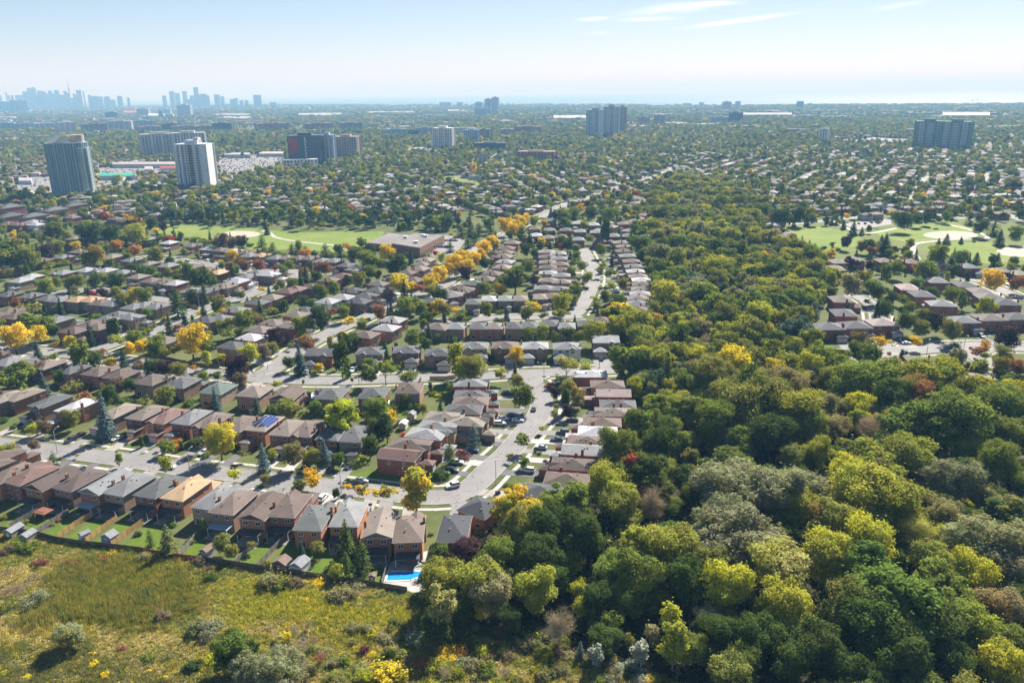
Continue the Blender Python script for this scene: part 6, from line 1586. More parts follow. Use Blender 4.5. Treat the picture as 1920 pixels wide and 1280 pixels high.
def meadow():
    rng = np.random.default_rng(31)
    xs, ys = np.array(MEADOW_W).T
    n = 150000
    X = rng.uniform(-150, 60, n); Y = rng.uniform(128, min(ys.max(), 245), n)
    k = inpoly_np(X, Y, MEADOW_W); X, Y = X[k], Y[k]
    # photograph-space regions, taken back to the ground they lie on
    JX, JY = X + 11 * (vnoise(X + 500, Y, 7, 11) - .5) + rng.normal(0, 2.2, len(X)), Y + 13 * (vnoise(X + 500, Y, 8, 12) - .5) + rng.normal(0, 2.4, len(X))
    def reg(pts): return inpoly_np(JX, JY, wpoly(pts))
    reeds = reg([(120, 1075), (190, 1052), (300, 1050), (380, 1062), (386, 1095), (345, 1140), (330, 1180), (240, 1186), (150, 1180), (90, 1150), (80, 1110)])
    yel = reg([(395, 1090), (560, 1110), (750, 1140), (770, 1180), (640, 1200), (520, 1190), (430, 1180), (400, 1150)])
    gold = reg([(-60, 1140), (60, 1150), (100, 1165), (150, 1185), (320, 1190), (430, 1205), (400, 1245), (300, 1250), (150, 1225), (-60, 1215)])
    dark = reg([(-60, 1225), (130, 1225), (330, 1250), (400, 1285), (420, 1400), (-200, 1400)])
    trail = reg([(446, 1084), (460, 1083), (415, 1130), (398, 1145)])
    f1, f2, f3 = vnoise(X + 500, Y, 7, 1), vnoise(X + 500, Y, 2.2, 2), vnoise(X + 500, Y, 18, 3)
    N = len(X); U = rng.random(N)
    def pal(*cs): return np.array(cs)
    base = pal((.13, .135, .04), (.17, .16, .055), (.10, .115, .035), (.21, .18, .075), (.15, .125, .07))
    c = base[(f1 * 3 + f2 * 2 + U * .9).astype(int) % 5]
    c[reeds] = pal((.125, .122, .030), (.135, .13, .035), (.095, .108, .028), (.135, .125, .04), (.075, .098, .035))[((f1 * 3 + f2 * 2 + U).astype(int) % 5)[reeds]]
    c[yel] = pal((.17, .175, .030), (.14, .15, .028), (.20, .19, .035), (.12, .135, .03))[((f2 * 3 + U * 2).astype(int) % 4)[yel]]
    c[gold] = pal((.22, .19, .055), (.27, .215, .05), (.18, .17, .06), (.24, .20, .09))[((f1 * 2 + f2 * 3 + U).astype(int) % 4)[gold]]
    c[dark] = pal((.075, .085, .032), (.095, .10, .04), (.12, .115, .05), (.17, .15, .045))[((f2 * 3 + U * 1.25).astype(int) % 4)[dark]]
    c[trail] = (.34, .28, .14)
    bloom = (U > .975) & ~reeds; c[bloom] = (.38, .29, .03)
    c *= np.array([2.0, 2.1, 2.2]) * rng.uniform(.75, 1.3, (N, 1))
    idx = rng.integers(0, 4, N); wd = (f2 > .55) & ~yel; idx[wd] = rng.integers(7, 11, wd.sum())
    idx[reeds] = rng.integers(4, 7, reeds.sum())
    s = rng.uniform(.7, 1.35, N) * (.75 + .6 * f3); s[yel] *= 1.15; s[gold] *= .8; s[trail] *= .45; s[reeds] *= .8 + .5 * f1[reeds]
    keep = rng.random(N) < np.where(f2 < .2, .45, 1.0)
    q = np.stack([s * 1.05, s * 1.05, s], 1)
    P = np.stack([X, Y, np.zeros(N)], 1)
    scatter('meadow_growth', 'tufts', TUFTS, P[keep], rng.uniform(0, 6.28, N)[keep], q[keep], idx[keep], c[keep], (c * np.array([1.15, 1.05, .9]))[keep], "tall autumn grass, reeds and goldenrod of the meadow")
meadow()
def understorey():
    """Low brush on the open floor of the wood."""
    rng = np.random.default_rng(8); n = 30000
    X, Y = rng.uniform(-40, 330, n), rng.uniform(128, 420, n); k = inpoly_np(X, Y, WOOD_W); X, Y = X[k], Y[k]; N = len(X)
    c = np.array([(.06, .075, .02), (.09, .095, .03), (.12, .10, .05), (.045, .06, .02)])[rng.integers(0, 4, N)] * rng.uniform(.8, 1.2, (N, 1))
    s = rng.uniform(1.2, 3.2, (N, 1))
    scatter('wood_undergrowth', 'tufts', TUFTS, np.stack([X, Y, np.zeros(N)], 1), rng.uniform(0, 6.28, N), np.hstack([s, s, s * .9]), rng.integers(7, 11, N), c, c, "low brush on the floor of the wood")
understorey()

# ------------------------------------------------------------------ back gardens of the meadow row
M_FDARK = plain("weathered_fence", (.105, .085, .075), .9, .2, var=.3, scale=.5)
M_FGREY = plain("grey_fence", (.24, .22, .20), .9, .2, var=.2, scale=.5)
M_FGOLD = plain("new_cedar_fence", (.50, .32, .12), .8, .2, var=.15, scale=.6)
M_FRED = plain("red_stained_fence", (.26, .075, .05), .85, .2, var=.2, scale=.6)
def panel_mesh(mat, h):
    def mk():      # 2.4 m of upright boards, alternately proud, between two rails
        m = MB()
        for i in range(8): m.box(-1.2 + .3 * i + .01, -1.2 + .3 * i + .29, -.025 + .02 * (i % 2), .01 + .02 * (i % 2), .05, h - .06 * (i % 2))
        m.box(-1.2, 1.2, .031, .075, .3, .42); m.box(-1.2, 1.2, .031, .075, h - .45, h - .33)
        return m.mesh('panel', mat)
    return cached(('panel', mat.name, h), mk)
FN = [0]
def fence(px_pts, mat, label, h=1.8, zone=None):
    P = smooth_line(wpoly(px_pts), 1.0) if len(px_pts) > 2 else None
    W = wpoly(px_pts); root = empty('fence', (*W[0], 0)); ox, oy = W[0]
    for (ax, ay), (bx, by) in zip(W[:-1], W[1:]):
        L = math.hypot(bx - ax, by - ay); n = max(1, round(L / 2.4)); rz = math.atan2(by - ay, bx - ax)
        for i in range(n):
            t = (i + .5) / n
            link('panel', panel_mesh(mat, h), root, (ax + (bx - ax) * t - ox, ay + (by - ay) * t - oy, 0), rz, (L / n / 2.4 * .985, 1, 1))
            link('post', box_mesh(('fpost', mat.name, h), (-.07, .07, -.07, .07, 0, h + .12), mat, 'post'), root, (ax + (bx - ax) * i / n - ox, ay + (by - ay) * i / n - oy, 0), rz)
    tag(root, label, "fence", "garden fences")
    return root
fence(FENCE_PX[:7], M_FDARK, "long dark weathered fence behind the left meadow gardens")
fence(FENCE_PX[6:9], M_FRED, "red stained stretch of the meadow fence behind the twin conifers")
fence(FENCE_PX[8:], M_FDARK, "dark fence behind the right meadow gardens, ending under the pool")
fence([(109, 1010), (142, 987), (175, 967)], M_FGOLD, "leftmost of the three new golden cedar fences", 1.9)
fence([(162, 1018), (192, 995), (221, 975)], M_FGOLD, "middle one of the three new golden cedar fences", 1.9)
fence([(210, 1025), (240, 1002), (270, 981)], M_FGOLD, "rightmost of the three new golden cedar fences", 1.9)
fence([(20, 990), (46, 975), (74, 960)], M_FGREY, "grey garden fence left of a hedge lined lawn")
fence([(68, 1002), (98, 982), (130, 962)], M_FGREY, "grey garden fence left of the first golden fence")
fence([(335, 1046), (356, 1022), (376, 998)], M_FGREY, "grey garden fence right of the twin conifers")
fence([(372, 1050), (388, 1036), (404, 1020)], M_FDARK, "short dark fence beside the brown roofed shed")
fence([(440, 1060), (458, 1042), (478, 1024)], M_FGREY, "grey fence left of the vegetable garden")
fence([(482, 1066), (510, 1036), (540, 1006)], M_FGREY, "grey fence right of the vegetable garden")
fence([(716, 1098), (722, 1078), (729, 1058)], M_FGREY, "pale fence along the left side of the pool")
fence([(808, 1078), (810, 1058), (812, 1030)], M_FGREY, "pale fence along the right side of the pool")
fence([(806, 712), (835, 712), (855, 709)], M_FGOLD, "brown fence along the crossing street by the lawn")
fence([(300, 672), (360, 686), (412, 690)], M_FDARK, "dark fence under the yellow tree on the crossing street")
fence([(302, 540), (330, 566), (372, 580)], M_FGOLD, "orange board fence at the corner of the diagonal street")
fence([(375, 772), (410, 755), (440, 742)], M_FGOLD, "brown fence beside the green roofed house")
fence([(482, 770), (502, 756)], M_FGREY, "grey fence behind the solar panel house")
fence([(316, 758), (340, 748), (368, 738)], M_FDARK, "brown fence between the left back gardens")
fence([(730, 812), (752, 795), (775, 790)], M_FDARK, "dark fence behind the houses left of the winding street")
fence([(775, 738), (790, 712)], M_FDARK, "dark fence beside the bright square lawn")

def lawn(pts, mat=None): sheet('lawn', pts, .025, mat or M_LAWN, 'bright mown back garden lawn')
for pts in ([(6, 988), (30, 962), (70, 960), (24, 988)], [(30, 996), (76, 966), (124, 964), (70, 999)], [(80, 1006), (128, 971), (172, 969), (110, 1009)], [(120, 1012), (178, 973), (218, 976), (160, 1017)], [(168, 1018), (223, 980), (266, 984), (212, 1022)],
            [(220, 1026), (274, 988), (305, 992), (300, 1036), (262, 1032)], [(336, 1046), (380, 1000), (414, 1007), (370, 1049)], [(444, 1058), (482, 1024), (524, 1020), (484, 1064)], [(496, 1068), (540, 1012), (604, 1022), (566, 1080)], [(572, 1080), (618, 1026), (668, 1040), (664, 1092), (616, 1086)],
            [(676, 1094), (704, 1060), (722, 1060), (712, 1100)], [(812, 722), (835, 722), (834, 748), (810, 748)], [(640, 893), (705, 880), (760, 905), (735, 915), (650, 903)], [(740, 762), (772, 765), (765, 785), (738, 778)], [(655, 600), (0, 0), (0, 0)][:0] or [(660, 586), (685, 578), (695, 590), (668, 598)],
            [(1580, 640), (1612, 640), (1612, 652), (1585, 654)], [(1685, 572), (1700, 570), (1702, 588), (1684, 590)], [(1235, 565), (1262, 560), (1268, 590), (1240, 592)], [(415, 648), (445, 640), (455, 655), (420, 668)]): lawn(pts)

# ------------------------------------------------------------------ the pool
M_WATER, _nt, _o = new_mat("pool_water")
_f = noise(_nt, .7, 3, coord='Object'); bsdf(_nt, _o, mixc(_nt, ramp(_nt, _f, .3, .7), (.012, .21, .62), (.03, .30, .70)), .06, .6, bump=noise(_nt, 3.0, 2), bdist=.02)
def pool():
    deck = [W2(*p) for p in ((727, 1062), (745, 1042), (806, 1032), (808, 1076), (796, 1112), (716, 1104))]
    sheet('pool_deck', deck, .05, M_CONC, 'pale stone deck round the swimming pool', px=False)
    q = [W2(*p) for p in ((727, 1071), (792, 1070.5), (795, 1078), (770, 1088), (723, 1090))]
    e = empty('swimming_pool', (*q[0], 0)); L = [(x - q[0][0], y - q[0][1]) for x, y in q]
    m = MB(); m.poly([(x, y, .09) for x, y in L][::-1]); link('water', m.mesh('water', M_WATER), e)
    m = MB(); n = len(L)
    for i in range(n):
        a, b = np.array(L[i]), np.array(L[(i + 1) % n]); ax = (b - a) / np.linalg.norm(b - a); m.obox((a + b) / 2, ax, np.linalg.norm(b - a) / 2 + .15, .22, .051, .16)
    link('coping', m.mesh('coping', M_WHITE), e)
    tag(e, "bright blue swimming pool behind the meadow row's last brown house", "pool")
    p = pix(747, 1047); e = empty('parasol', (p.x, p.y, 0)); m = MB(); m.tube([(0, 0, 0), (0, 0, 2.9)], [.04, .04], 6); link('pole', m.mesh('pole', M_WHITE), e)
    m = MB(); m.tube([(0, 0, .9), (.05, 0, 1.2), (.1, 0, 1.9), (0, 0, 2.8)], [.34, .42, .3, .05], 9); link('canopy', m.mesh('canopy', plain("purple_canvas", (.055, .03, .16), .8, .2)), e)
    tag(e, "closed purple parasol beside the pool", "parasol")
    for i, (px, py) in enumerate(((786, 1049), (793, 1053), (789, 1060))):
        p = pix(px, py); e = empty('deck_chair', (p.x, p.y, .05), R(40 * i)); c = M_VENT
        link('seat', box_mesh('dseat', (-.35, .35, -.7, .35, .3, .38), c, 'seat'), e); b = link('backrest', box_mesh('dback', (-.35, .35, 0, .08, 0, .75), c, 'backrest'), e, (0, .35, .36)); b.rotation_euler = (R(-25), 0, 0)
        for sx in (-.3, .3):
            for sy in (-.6, .3): link('leg', box_mesh('dleg', (-.03, .03, -.03, .03, 0, .3), c, 'leg'), e, (sx, sy, 0))
        later(e, "dark deck chair", "on the pool deck", "chair", "deck chairs by the pool")
pool()

# ------------------------------------------------------------------ sheds, bins, hydro box
def shed_small(px, py, deg, w, d, h, roof, wall, label, gable=True):
    p = pix(px, py); e = empty('garden_shed', (p.x, p.y, 0), -R(deg))
    m = MB(); m.box(-w / 2, w / 2, -d / 2, d / 2, 0, h); link('wall', m.mesh('wall', wall), e)
    m = MB(); m.hip(-w / 2, w / 2, -d / 2, d / 2, h, w * .3, .18, .08, gable, .9); link('roof', m.mesh('roof', roof), e)
    m = MB(); m.box(-.4, .4, -d / 2 - .03, -d / 2 + .02, .05, h * .86); link('door', m.mesh('door', M_WHITE), e)
    tag(e, label, "shed")
RG, RB = plain("shed_grey_roof", (.20, .21, .22), .8), plain("shed_brown_roof", (.17, .12, .09), .8)
SB = plain("shed_blue_wall", (.25, .36, .50), .7)
for a in ((208, 1015, 20, 3.6, 3.0, 2.2, RG, SB, "blue walled shed with grey roof between golden fences"), (160, 1010, 35, 2.0, 2.6, 2.0, RG, M_WHITE, "small pale shed at the foot of a golden fence"), (390, 1041, 22, 2.6, 3.2, 2.1, RB, M_WHITE, "white shed with a brown roof by the short dark fence"),
          (564, 1068, 20, 3.6, 4.2, 2.3, RG, M_WHITE, "white shed with a slate roof at the meadow fence"), (530, 1062, 18, 4.2, 3.2, 1.7, RB, M_FGREY, "low brown roofed shed left of the white one"), (28, 1002, 15, 3.0, 4.5, 2.0, RG, M_FGREY, "flat grey shed on the meadow side of the fence"),
          (54, 1012, 15, 3.0, 3.6, 2.0, RG, M_FGREY, "second grey shed on the meadow side of the fence"), (699, 1086, 10, 1.7, 1.3, 1.3, RB, plain("shed_tan_wall", (.36, .27, .20)), "small tan box left of the pool"), (478, 776, 100, 2.4, 3.2, 2.0, RG, M_FGREY, "grey shed behind the solar panel house"),
          (727, 766, 10, 2.2, 2.6, 2.6, M_WHITE, M_FGREY, "narrow pale shed under a pole in the middle gardens"), (757, 802, 10, 2.6, 3.4, 2.2, M_WHITE, M_WHITE, "white shed left of the light roofed houses"), (772, 785, 10, 3.0, 3.2, 2.2, RG, M_WHITE, "grey roofed shed above the white one")):
    shed_small(*a)
def deckbox():
    p = pix(82, 962, 1.2); e = empty('garden_deck', (p.x, p.y, 0), -R(22)); 
    link('platform', box_mesh('plat', (-2.4, 2.4, -1.8, 1.8, 1.9, 2.05), M_DECK, 'platform'), e)
    for s in ((-2.3, -1.7), (2.3, -1.7)): link('post', box_mesh('plpost', (-.08, .08, -.08, .08, 0, 1.9), M_DECK, 'post'), e, (*s, 0))
    m = MB()
    for i in range(13): m.box(-2.36 + .39 * i - .03, -2.36 + .39 * i + .03, -1.78, -1.72, 2.05, 2.95)
    m.box(-2.4, 2.4, -1.8, -1.7, 2.95, 3.05); link('railing', m.mesh('railing', M_DECK), e)
    m = MB()
    for i in range(7): m.box(-3.9 + .25 * i, -3.6 + .25 * i, -1.4, -.4, .15 + .25 * i, .23 + .25 * i)
    link('stair', m.mesh('stair', M_DECK), e)
    tag(e, "red timber deck with stairs behind the taupe gabled house", "deck")
deckbox()
for i, (px, py) in enumerate(((931, 926), (936, 925))):
    p = pix(px, py); e = empty('wheeled_bin', (p.x, p.y, 0), .3); dk = cached('binm', lambda: plain("bin_plastic", (.04, .045, .05), .6))
    m = MB(); m.box(-.32, .32, -.38, .38, .1, 1.05); link('bin_body', m.mesh('bin_body', dk), e); m = MB(); m.box(-.35, .35, -.42, .4, 1.05, 1.14); link('lid', m.mesh('lid', dk), e)
    for s in (-1, 1):
        m = MB(); m.tube([(s * .3, .36, .12), (s * .38, .36, .12)], [.12, .12], 10); link('wheel', m.mesh('wheel', dk), e)
    later(e, "black wheeled bin", "on the pavement inside the bend", "bin", "wheeled bins")

# ------------------------------------------------------------------ street lamps and poles
M_STEEL = plain("lamp_steel", (.38, .38, .37), .5, .5); M_WOODPOLE = plain("pole_wood", (.13, .10, .08), .9)
def lamp(px, py, deg, h=8.5, zone="", wood=False):
    p = pix(px, py); e = empty('street_lamp', (p.x, p.y, 0), -R(deg))
    def pole():
        m = MB(); m.tube([(0, 0, 0), (0, 0, 4), (0, 0, 8.5)], [.15, .12, .08], 7); return m.mesh('pole', M_WOODPOLE if wood else M_STEEL)
    link('pole', cached(('lpole', wood), pole), e, scale=(1, 1, h / 8.5))
    def arm():
        m = MB(); m.tube([(0, 0, -.5), (0, .5, .25), (0, 1.4, .55), (0, 2.3, .6)], [.05, .05, .045, .04], 6); return m.mesh('arm', M_STEEL)
    a = link('arm', cached('larm', arm), e, (0, 0, h))
    def head():
        m = MB(); m.box(-.16, .16, 2.2, 2.95, .5, .68); m.box(-.12, .12, 2.3, 2.85, .44, .5); return m.mesh('lamp_head', M_STEEL)
    link('lamp_head', cached('lhead', head), a)
    later(e, "grey street lamp", zone, "street lamp", "street lamps")
for px, py, dg, zn in ((108, 849, 10, "on the nearest street"), (357, 890, 15, "on the nearest street"), (640, 924, 12, "on the nearest street"), (930, 908, 290, "on the winding street"), (673, 721, 185, "on the crossing street"), (1020, 717, 280, "on the crossing street"), (1124, 690, 185, "on the crossing street"), (714, 592, 112, "on the avenue"),
                       (374, 576, 290, "on the diagonal street"), (430, 571, 290, "on the diagonal street"), (1737, 668, 200, "on the wide pale road"), (1806, 661, 190, "on the wide pale road"), (1846, 661, 190, "on the wide pale road"), (1600, 672, 190, "on the wide pale road"), (502, 692, 100, "on the crossing street"), (897, 470, 112, "on the avenue"), (985, 425, 112, "on the avenue"), (1098, 548, 270, "on the cul-de-sac")):
    lamp(px, py, dg, 8.5 if py > 600 else 9.0, zn)
def pole(px, py, h, label, zone):
    p = pix(px, py); e = empty('utility_pole', (p.x, p.y, 0), .4); m = MB(); m.tube([(0, 0, 0), (0, 0, h)], [.17, .11], 7); link('pole', m.mesh('pole', M_WOODPOLE), e)
    m = MB(); m.box(-1.1, 1.1, -.06, .06, h - .9, h - .75); link('crossarm', m.mesh('crossarm', M_WOODPOLE), e); later(e, label, zone, "utility pole", "utility poles")
for px, py, h, zn in ((993, 562, 11, "by the cul-de-sac's lower street"), (739, 790, 9.5, "in the middle gardens"), (707, 668, 10, "behind the slate roofed houses"), (970, 480, 10, "by the yellow avenue")): pole(px, py, h, "wooden utility pole", zn)
def stop_sign(px, py):
    p = pix(px, py); e = empty('stop_sign', (p.x, p.y, 0), 0); m = MB(); m.tube([(0, 0, 0), (0, 0, 2.6)], [.035, .035], 6); link('post', m.mesh('post', M_STEEL), e)
    red = cached('stopred', lambda: plain("sign_red", (.42, .02, .02), .5)); m = MB(); P = [(.38 * math.cos(R(22.5 + 45 * i)), .38 * math.sin(R(22.5 + 45 * i)) + 2.5) for i in range(8)]
    m.poly([(x, -.05, z) for x, z in P]); m.poly([(x, -.02, z) for x, z in P][::-1])
    for i in range(8): a, b = P[i], P[(i + 1) % 8]; m.poly([(a[0], -.05, a[1]), (b[0], -.05, b[1]), (b[0], -.02, b[1]), (a[0], -.02, a[1])])
    link('plate', m.mesh('plate', red), e); cu = bpy.data.curves.new('legend', 'FONT'); cu.body = 'STOP'; cu.size = .26; cu.align_x = 'CENTER'; cu.align_y = 'CENTER'; cu.materials.append(M_WHITE)
    tmp = bpy.data.objects.new('legend_text', cu); lm = bpy.data.meshes.new_from_object(tmp); bpy.data.objects.remove(tmp)
    t = link('legend', lm, e, (0, -.056, 2.5)); t.rotation_euler = (math.pi / 2, 0, 0)
    tag(e, "red stop sign at the mouth of the avenue", "sign")
stop_sign(546, 699)

# ------------------------------------------------------------------ cars
PAINT = dict(white=(.72, .73, .74), silver=(.42, .44, .46), black=(.015, .016, .018), dark=(.04, .045, .055), blue=(.04, .07, .17), red=(.28, .02, .025), grey=(.14, .15, .16), pale=(.50, .55, .60))
PM = {}
def paint(c):
    if c not in PM:
        m, nt, out = new_mat("car_paint_" + c); p = bsdf(nt, out, PAINT[c], .35, .5); p.inputs['Coat Weight'].default_value = .6; p.inputs['Coat Roughness'].default_value = .08; PM[c] = m
    return PM[c]
M_TYRE = plain("tyre", (.02, .02, .02), .8); M_RIM = plain("wheel_rim", (.35, .35, .36), .35, .5, .6); M_LAMP = plain("headlight", (.6, .62, .62), .15, .6); M_TAIL = plain("tail_light", (.30, .015, .015), .25, .6)
CARS = dict(sedan=(4.7, 1.82, .66, .98, 1.44, [(-2.35, -1.05, -.45, .75, 1.35)]), suv=(4.75, 1.9, .72, 1.08, 1.72, None), pickup=(5.6, 1.98, .78, 1.12, 1.85, None))
def car_meshes(typ, c):
    def mk():
        L, W, zs, zb, zr, _ = CARS[typ]; h = L / 2; w = W / 2
        b = MB()
        # lower hull: stations along the length (y forward), with a tucked waist
        st = [(-h, .34, zb * .86, .80), (-h + .15, .26, zb, .95), (-h * .35, .24, zb, 1), (h * .38, .24, zb * .98, 1), (h * .72, .26, zb * .88, .97), (h - .12, .30, zb * .74, .90), (h, .36, zb * .60, .78)]
        rows = []
        for y, z0, z1, k in st:
            ww = w * k; rows.append([(-ww * .94, y, z0), (-ww, y, (z0 + z1) * .5), (-ww * .95, y, z1), (ww * .95, y, z1), (ww, y, (z0 + z1) * .5), (ww * .94, y, z0)])
        base = len(b.v)
        for r_ in rows: b.v += r_
        for i in range(len(rows) - 1):
            for j in range(6):
                a, d = base + i * 6 + j, base + i * 6 + (j + 1) % 6; b.f.append((a, d, d + 6, a + 6)); b.m.append(0)
        b.f.append(tuple(base + j for j in range(6))); b.m.append(0); b.f.append(tuple(base + (len(rows) - 1) * 6 + j for j in range(6))[::-1]); b.m.append(0)
        # cabin: windscreen foot, roof front, roof rear, rear foot
        y4 = {'sedan': (h * .36, h * .02, -h * .48, -h * .80), 'suv': (h * .40, h * .10, -h * .82, -h * .97), 'pickup': (h * .34, h * .08, -h * .22, -h * .30)}[typ]
        g = MB(); wb, wr = w * .93, w * .74; zt = zr - .06
        q = [[(-wb, y4[0], zb * .97), (wb, y4[0], zb * .97)], [(-wr, y4[1], zt), (wr, y4[1], zt)], [(-wr, y4[2], zt), (wr, y4[2], zt)], [(-wb, y4[3], zb * .98), (wb, y4[3], zb * .98)]]
        for i in range(3):
            if i != 1: g.poly([q[i][0], q[i][1], q[i + 1][1], q[i + 1][0]])
        for s in (0, 1): g.poly([q[0][s], q[1][s], q[2][s], q[3][s]])
        rf = [(-wr - .02, y4[1] + .05, zt), (wr + .02, y4[1] + .05, zt), (wr + .02, y4[2] - .05, zt), (-wr - .02, y4[2] - .05, zt)]
        b.poly(rf); b.poly([(x * .9, y * .96, zr) for x, y, z in rf])
        for i in range(4):
            a, d = rf[i], rf[(i + 1) % 4]; b.poly([a, d, (d[0] * .9, d[1] * .96, zr), (a[0] * .9, a[1] * .96, zr)])
        for s in (-1, 1):       # pillars
            for ya, yb_, za_, zb_ in ((y4[0], y4[1], zb * .97, zt), ((y4[1] + y4[2]) / 2, (y4[1] + y4[2]) / 2, zb * .97, zt), (y4[3], y4[2], zb * .98, zt)): b.tube([(s * wb, ya, za_), (s * wr, yb_, zb_)], [.05, .04], 4)
        if typ == 'pickup':
            b.box(-w * .78, w * .78, -h * .92, -h * .34, zb + .002, zb + .01)
        return b.mesh('body', paint(c)), g.mesh('window', M_GLASS), L, W
    return cached(('car', typ, c), mk)
def wheel_mesh():
    def mk():
        m = MB(); m.tube([(-.11, 0, 0), (.11, 0, 0)], [.34, .34], 12); return m.mesh('wheel', M_TYRE)
    return cached('wheelm', mk)
def rim_mesh():
    def mk():
        m = MB(); m.tube([(-.125, 0, 0), (.125, 0, 0)], [.20, .20], 8); return m.mesh('rim', M_RIM)
    return cached('rimm', mk)
def car(x, y, deg, typ, c, zone):
    bm, gm, L, W = car_meshes(typ, c); e = empty({'sedan': 'car', 'suv': 'suv_car', 'pickup': 'pickup_truck'}[typ], (x, y, .06), -R(deg))
    link('body', bm, e); link('window', gm, e)
    for sx in (-1, 1):
        for yy in (L * .31, -L * .30):
            wl = link('wheel', wheel_mesh(), e, (sx * (W / 2 - .1), yy, .34)); link('rim', rim_mesh(), wl)
        link('headlight', box_mesh('hl', (-.2, .2, -.06, .06, -.07, .07), M_LAMP, 'headlight'), e, (sx * W * .33, L / 2 - .06, .62))
        link('tail_light', box_mesh('tl', (-.16, .16, -.05, .05, -.09, .09), M_TAIL, 'tail_light'), e, (sx * W * .36, -L / 2 + .02, .78))
    word = {'sedan': 'car', 'suv': 'utility car', 'pickup': 'pickup truck'}[typ]
    later(e, f"{'dark blue' if c == 'blue' else 'dark grey' if c == 'dark' else c} {word}", zone, "car", "parked cars")
    CARPOS.append((x, y))
CARPOS = []
def carp(px, py, deg, typ, c, zone): p = pix(px, py); car(p.x, p.y, deg, typ, c, zone)
WS, NS, XS = "on the winding street", "along the nearest street", "by the crossing street"
for a in ((849, 913, 248, 'suv', 'white', "rolling round the bend of the winding street"), (1001, 768, 5, 'sedan', 'grey', "driving up the winding street"), (961, 780, 95, 'sedan', 'blue', WS), (971, 790, 95, 'sedan', 'white', WS), (943, 787, 95, 'sedan', 'silver', WS), (938, 796, 95, 'suv', 'white', WS), (951, 738, 95, 'sedan', 'blue', WS),
          (1073, 790, 275, 'sedan', 'dark', WS), (1044, 826, 275, 'sedan', 'blue', WS), (990, 884, 285, 'suv', 'white', WS), (886, 846, 100, 'sedan', 'blue', WS), (868, 851, 100, 'sedan', 'red', WS), (857, 869, 100, 'suv', 'silver', WS), (848, 884, 100, 'suv', 'black', WS), (831, 889, 100, 'sedan', 'dark', WS),
          (605, 695, 185, 'sedan', 'white', XS), (661, 696, 185, 'pickup', 'white', XS), (382, 850, 200, 'sedan', 'silver', NS), (398, 848, 200, 'sedan', 'red', NS), (133, 827, 205, 'suv', 'dark', NS), (150, 818, 205, 'sedan', 'black', NS), (220, 824, 205, 'sedan', 'white', NS), (318, 877, 110, 'suv', 'white', NS), (51, 862, 24, 'sedan', 'white', NS),
          (679, 903, 100, 'sedan', 'silver', NS), (606, 935, 14, 'suv', 'white', NS), (653, 938, 10, 'sedan', 'dark', NS), (619, 882, 188, 'sedan', 'black', NS), (506, 752, 16, 'sedan', 'silver', XS), (597, 735, 10, 'sedan', 'blue', XS), (925, 652, 182, 'sedan', 'dark', XS), (1014, 841, 285, 'sedan', 'silver', WS)): carp(*a)
for a in ((1027, 581, 90), (932, 585, 180), (862, 586, 180), (1080, 523, 95), (1155, 549, 275), (1152, 545, 275), (1140, 573, 275), (1167, 576, 275), (1151, 588, 275), (1110, 463, 180), (1145, 506, 270), (1136, 470, 270), (1140, 488, 270), (1062, 500, 95), (1068, 535, 95)):
    carp(*a, random.choice(('sedan', 'suv')), random.choice(('white', 'silver', 'dark', 'red', 'blue', 'black', 'grey')), "around the cul-de-sac")
for a in ((185, 638, 22), (191, 637, 22), (400, 564, 292), (390, 489, 20), (215, 640, 200), (258, 607, 112), (440, 545, 292), (519, 524, 112), (330, 585, 112), (470, 500, 200), (350, 492, 200), (650, 513, 100), (570, 640, 292), (690, 600, 290), (712, 566, 112)):
    carp(*a, random.choice(('sedan', 'suv')), random.choice(('white', 'silver', 'dark', 'blue', 'black', 'grey')), "in the left blocks")
for a in ((1840, 632, 180), (1887, 533, 200), (1872, 697, 140), (1700, 645, 90), (1790, 660, 270), (1640, 625, 96), (1668, 568, 96), (1755, 430, 90), (1610, 420, 10), (1622, 420, 10), (1634, 418, 10), (1650, 417, 10), (1860, 540, 110), (1905, 560, 120), (1890, 700, 140)):
    carp(*a, random.choice(('sedan', 'suv')), random.choice(('white', 'silver', 'dark', 'red', 'black', 'grey')), "near the brick lane and ball diamonds")
for i in range(13): carp(806 + (i % 7) * 8, 452 + (i // 7) * 12, 100, random.choice(('sedan', 'suv')), random.choice(('white', 'dark', 'dark', 'blue', 'red', 'silver')), "in the school's yard")
_cr = random.Random(4)
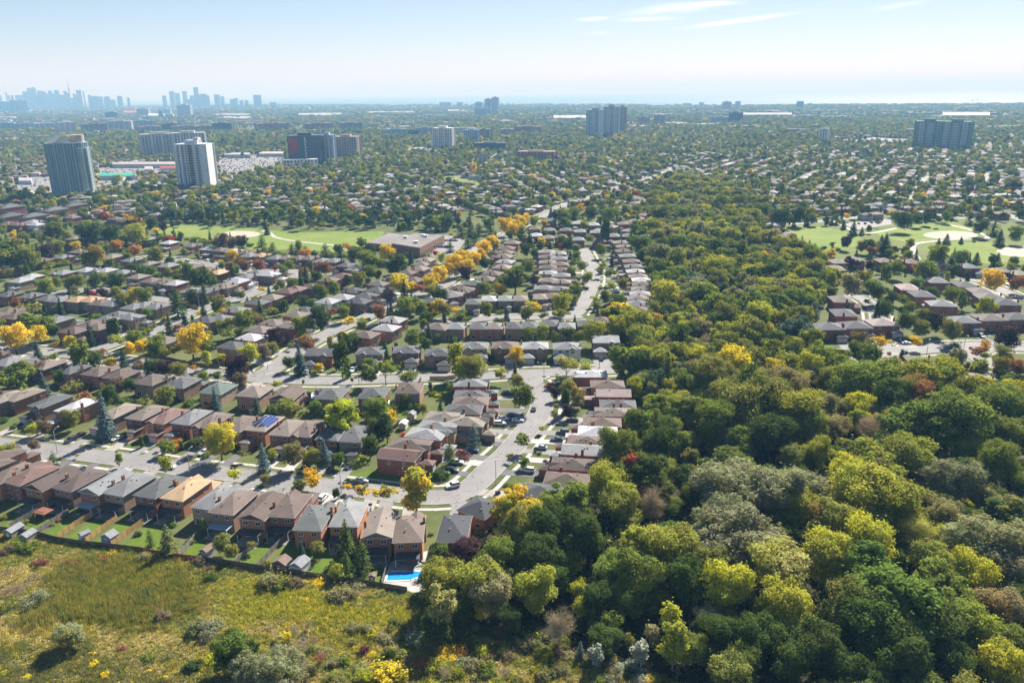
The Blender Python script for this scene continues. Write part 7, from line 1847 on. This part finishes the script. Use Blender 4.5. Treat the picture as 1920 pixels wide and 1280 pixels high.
for x, y, dg, dist, zone in DRIVES:
    if dist > 700 or _cr.random() > (.42 if dist < 420 else .3): continue
    if min(math.hypot(x - a, y - b) for a, b in CARPOS) < 6 or in_road(x, y, -1, 1): continue
    car(x, y, dg + (180 if _cr.random() < .3 else 0), _cr.choice(('sedan', 'sedan', 'suv')), _cr.choices(('white', 'silver', 'black', 'dark', 'blue', 'red', 'grey'), (4, 4, 3, 4, 2, 1, 3))[0], "parked " + zone)
# shopping centre car parks: too many and too small to tell apart
def lots():
    rng = random.Random(2); m = MB()
    for (pts, lab), n in zip(LOTS[2:], (620, 240, 120, 60, 90, 40)):
        P = wpoly(pts); xs, ys = [p[0] for p in P], [p[1] for p in P]
        rows = [min(ys) + 8 * k for k in range(int((max(ys) - min(ys)) / 8) + 1)]
        for _ in range(n):
            y = rng.choice(rows); x = min(xs) + 2.8 * int(rng.uniform(0, (max(xs) - min(xs)) / 2.8))
            if not inpoly(x, y, P): continue
            c = rng.randrange(4); m.box(x - .9, x + .9, y - 2.2, y + 2.2, .3, 1.0, c); m.box(x - .75, x + .75, y - 1.4, y + .7, 1.0, 1.5, 3)
    tag(link('distant_parked_cars', m.mesh('distant_parked_cars', paint('white'), paint('silver'), paint('red'), paint('dark'))), "crowds of parked cars at the distant shops", kind='stuff')
lots()
name_all()
# ------------------------------------------------------------------ air
def haze():
    m = bpy.data.materials.new("haze_air"); m.use_nodes = True; nt = m.node_tree; nt.nodes.clear()
    out = nt.nodes.new("ShaderNodeOutputMaterial"); v = nt.nodes.new("ShaderNodeVolumePrincipled")
    v.inputs['Color'].default_value = (.21, .45, .74, 1); v.inputs['Density'].default_value = HAZE_DENSITY
    v.inputs['Anisotropy'].default_value = HAZE_ANISO; v.inputs['Absorption Color'].default_value = (.66, .36, 0, 1)
    nt.links.new(v.outputs[0], out.inputs['Volume'])
    b = MB(); b.box(-46000, 46000, -500, 61000, -1.0, 560); tag(link('haze', b.mesh('haze', m)), 'thin bluish autumn haze', kind='stuff')
HAZE_DENSITY, HAZE_ANISO = 1.35e-4, 0.0
haze()
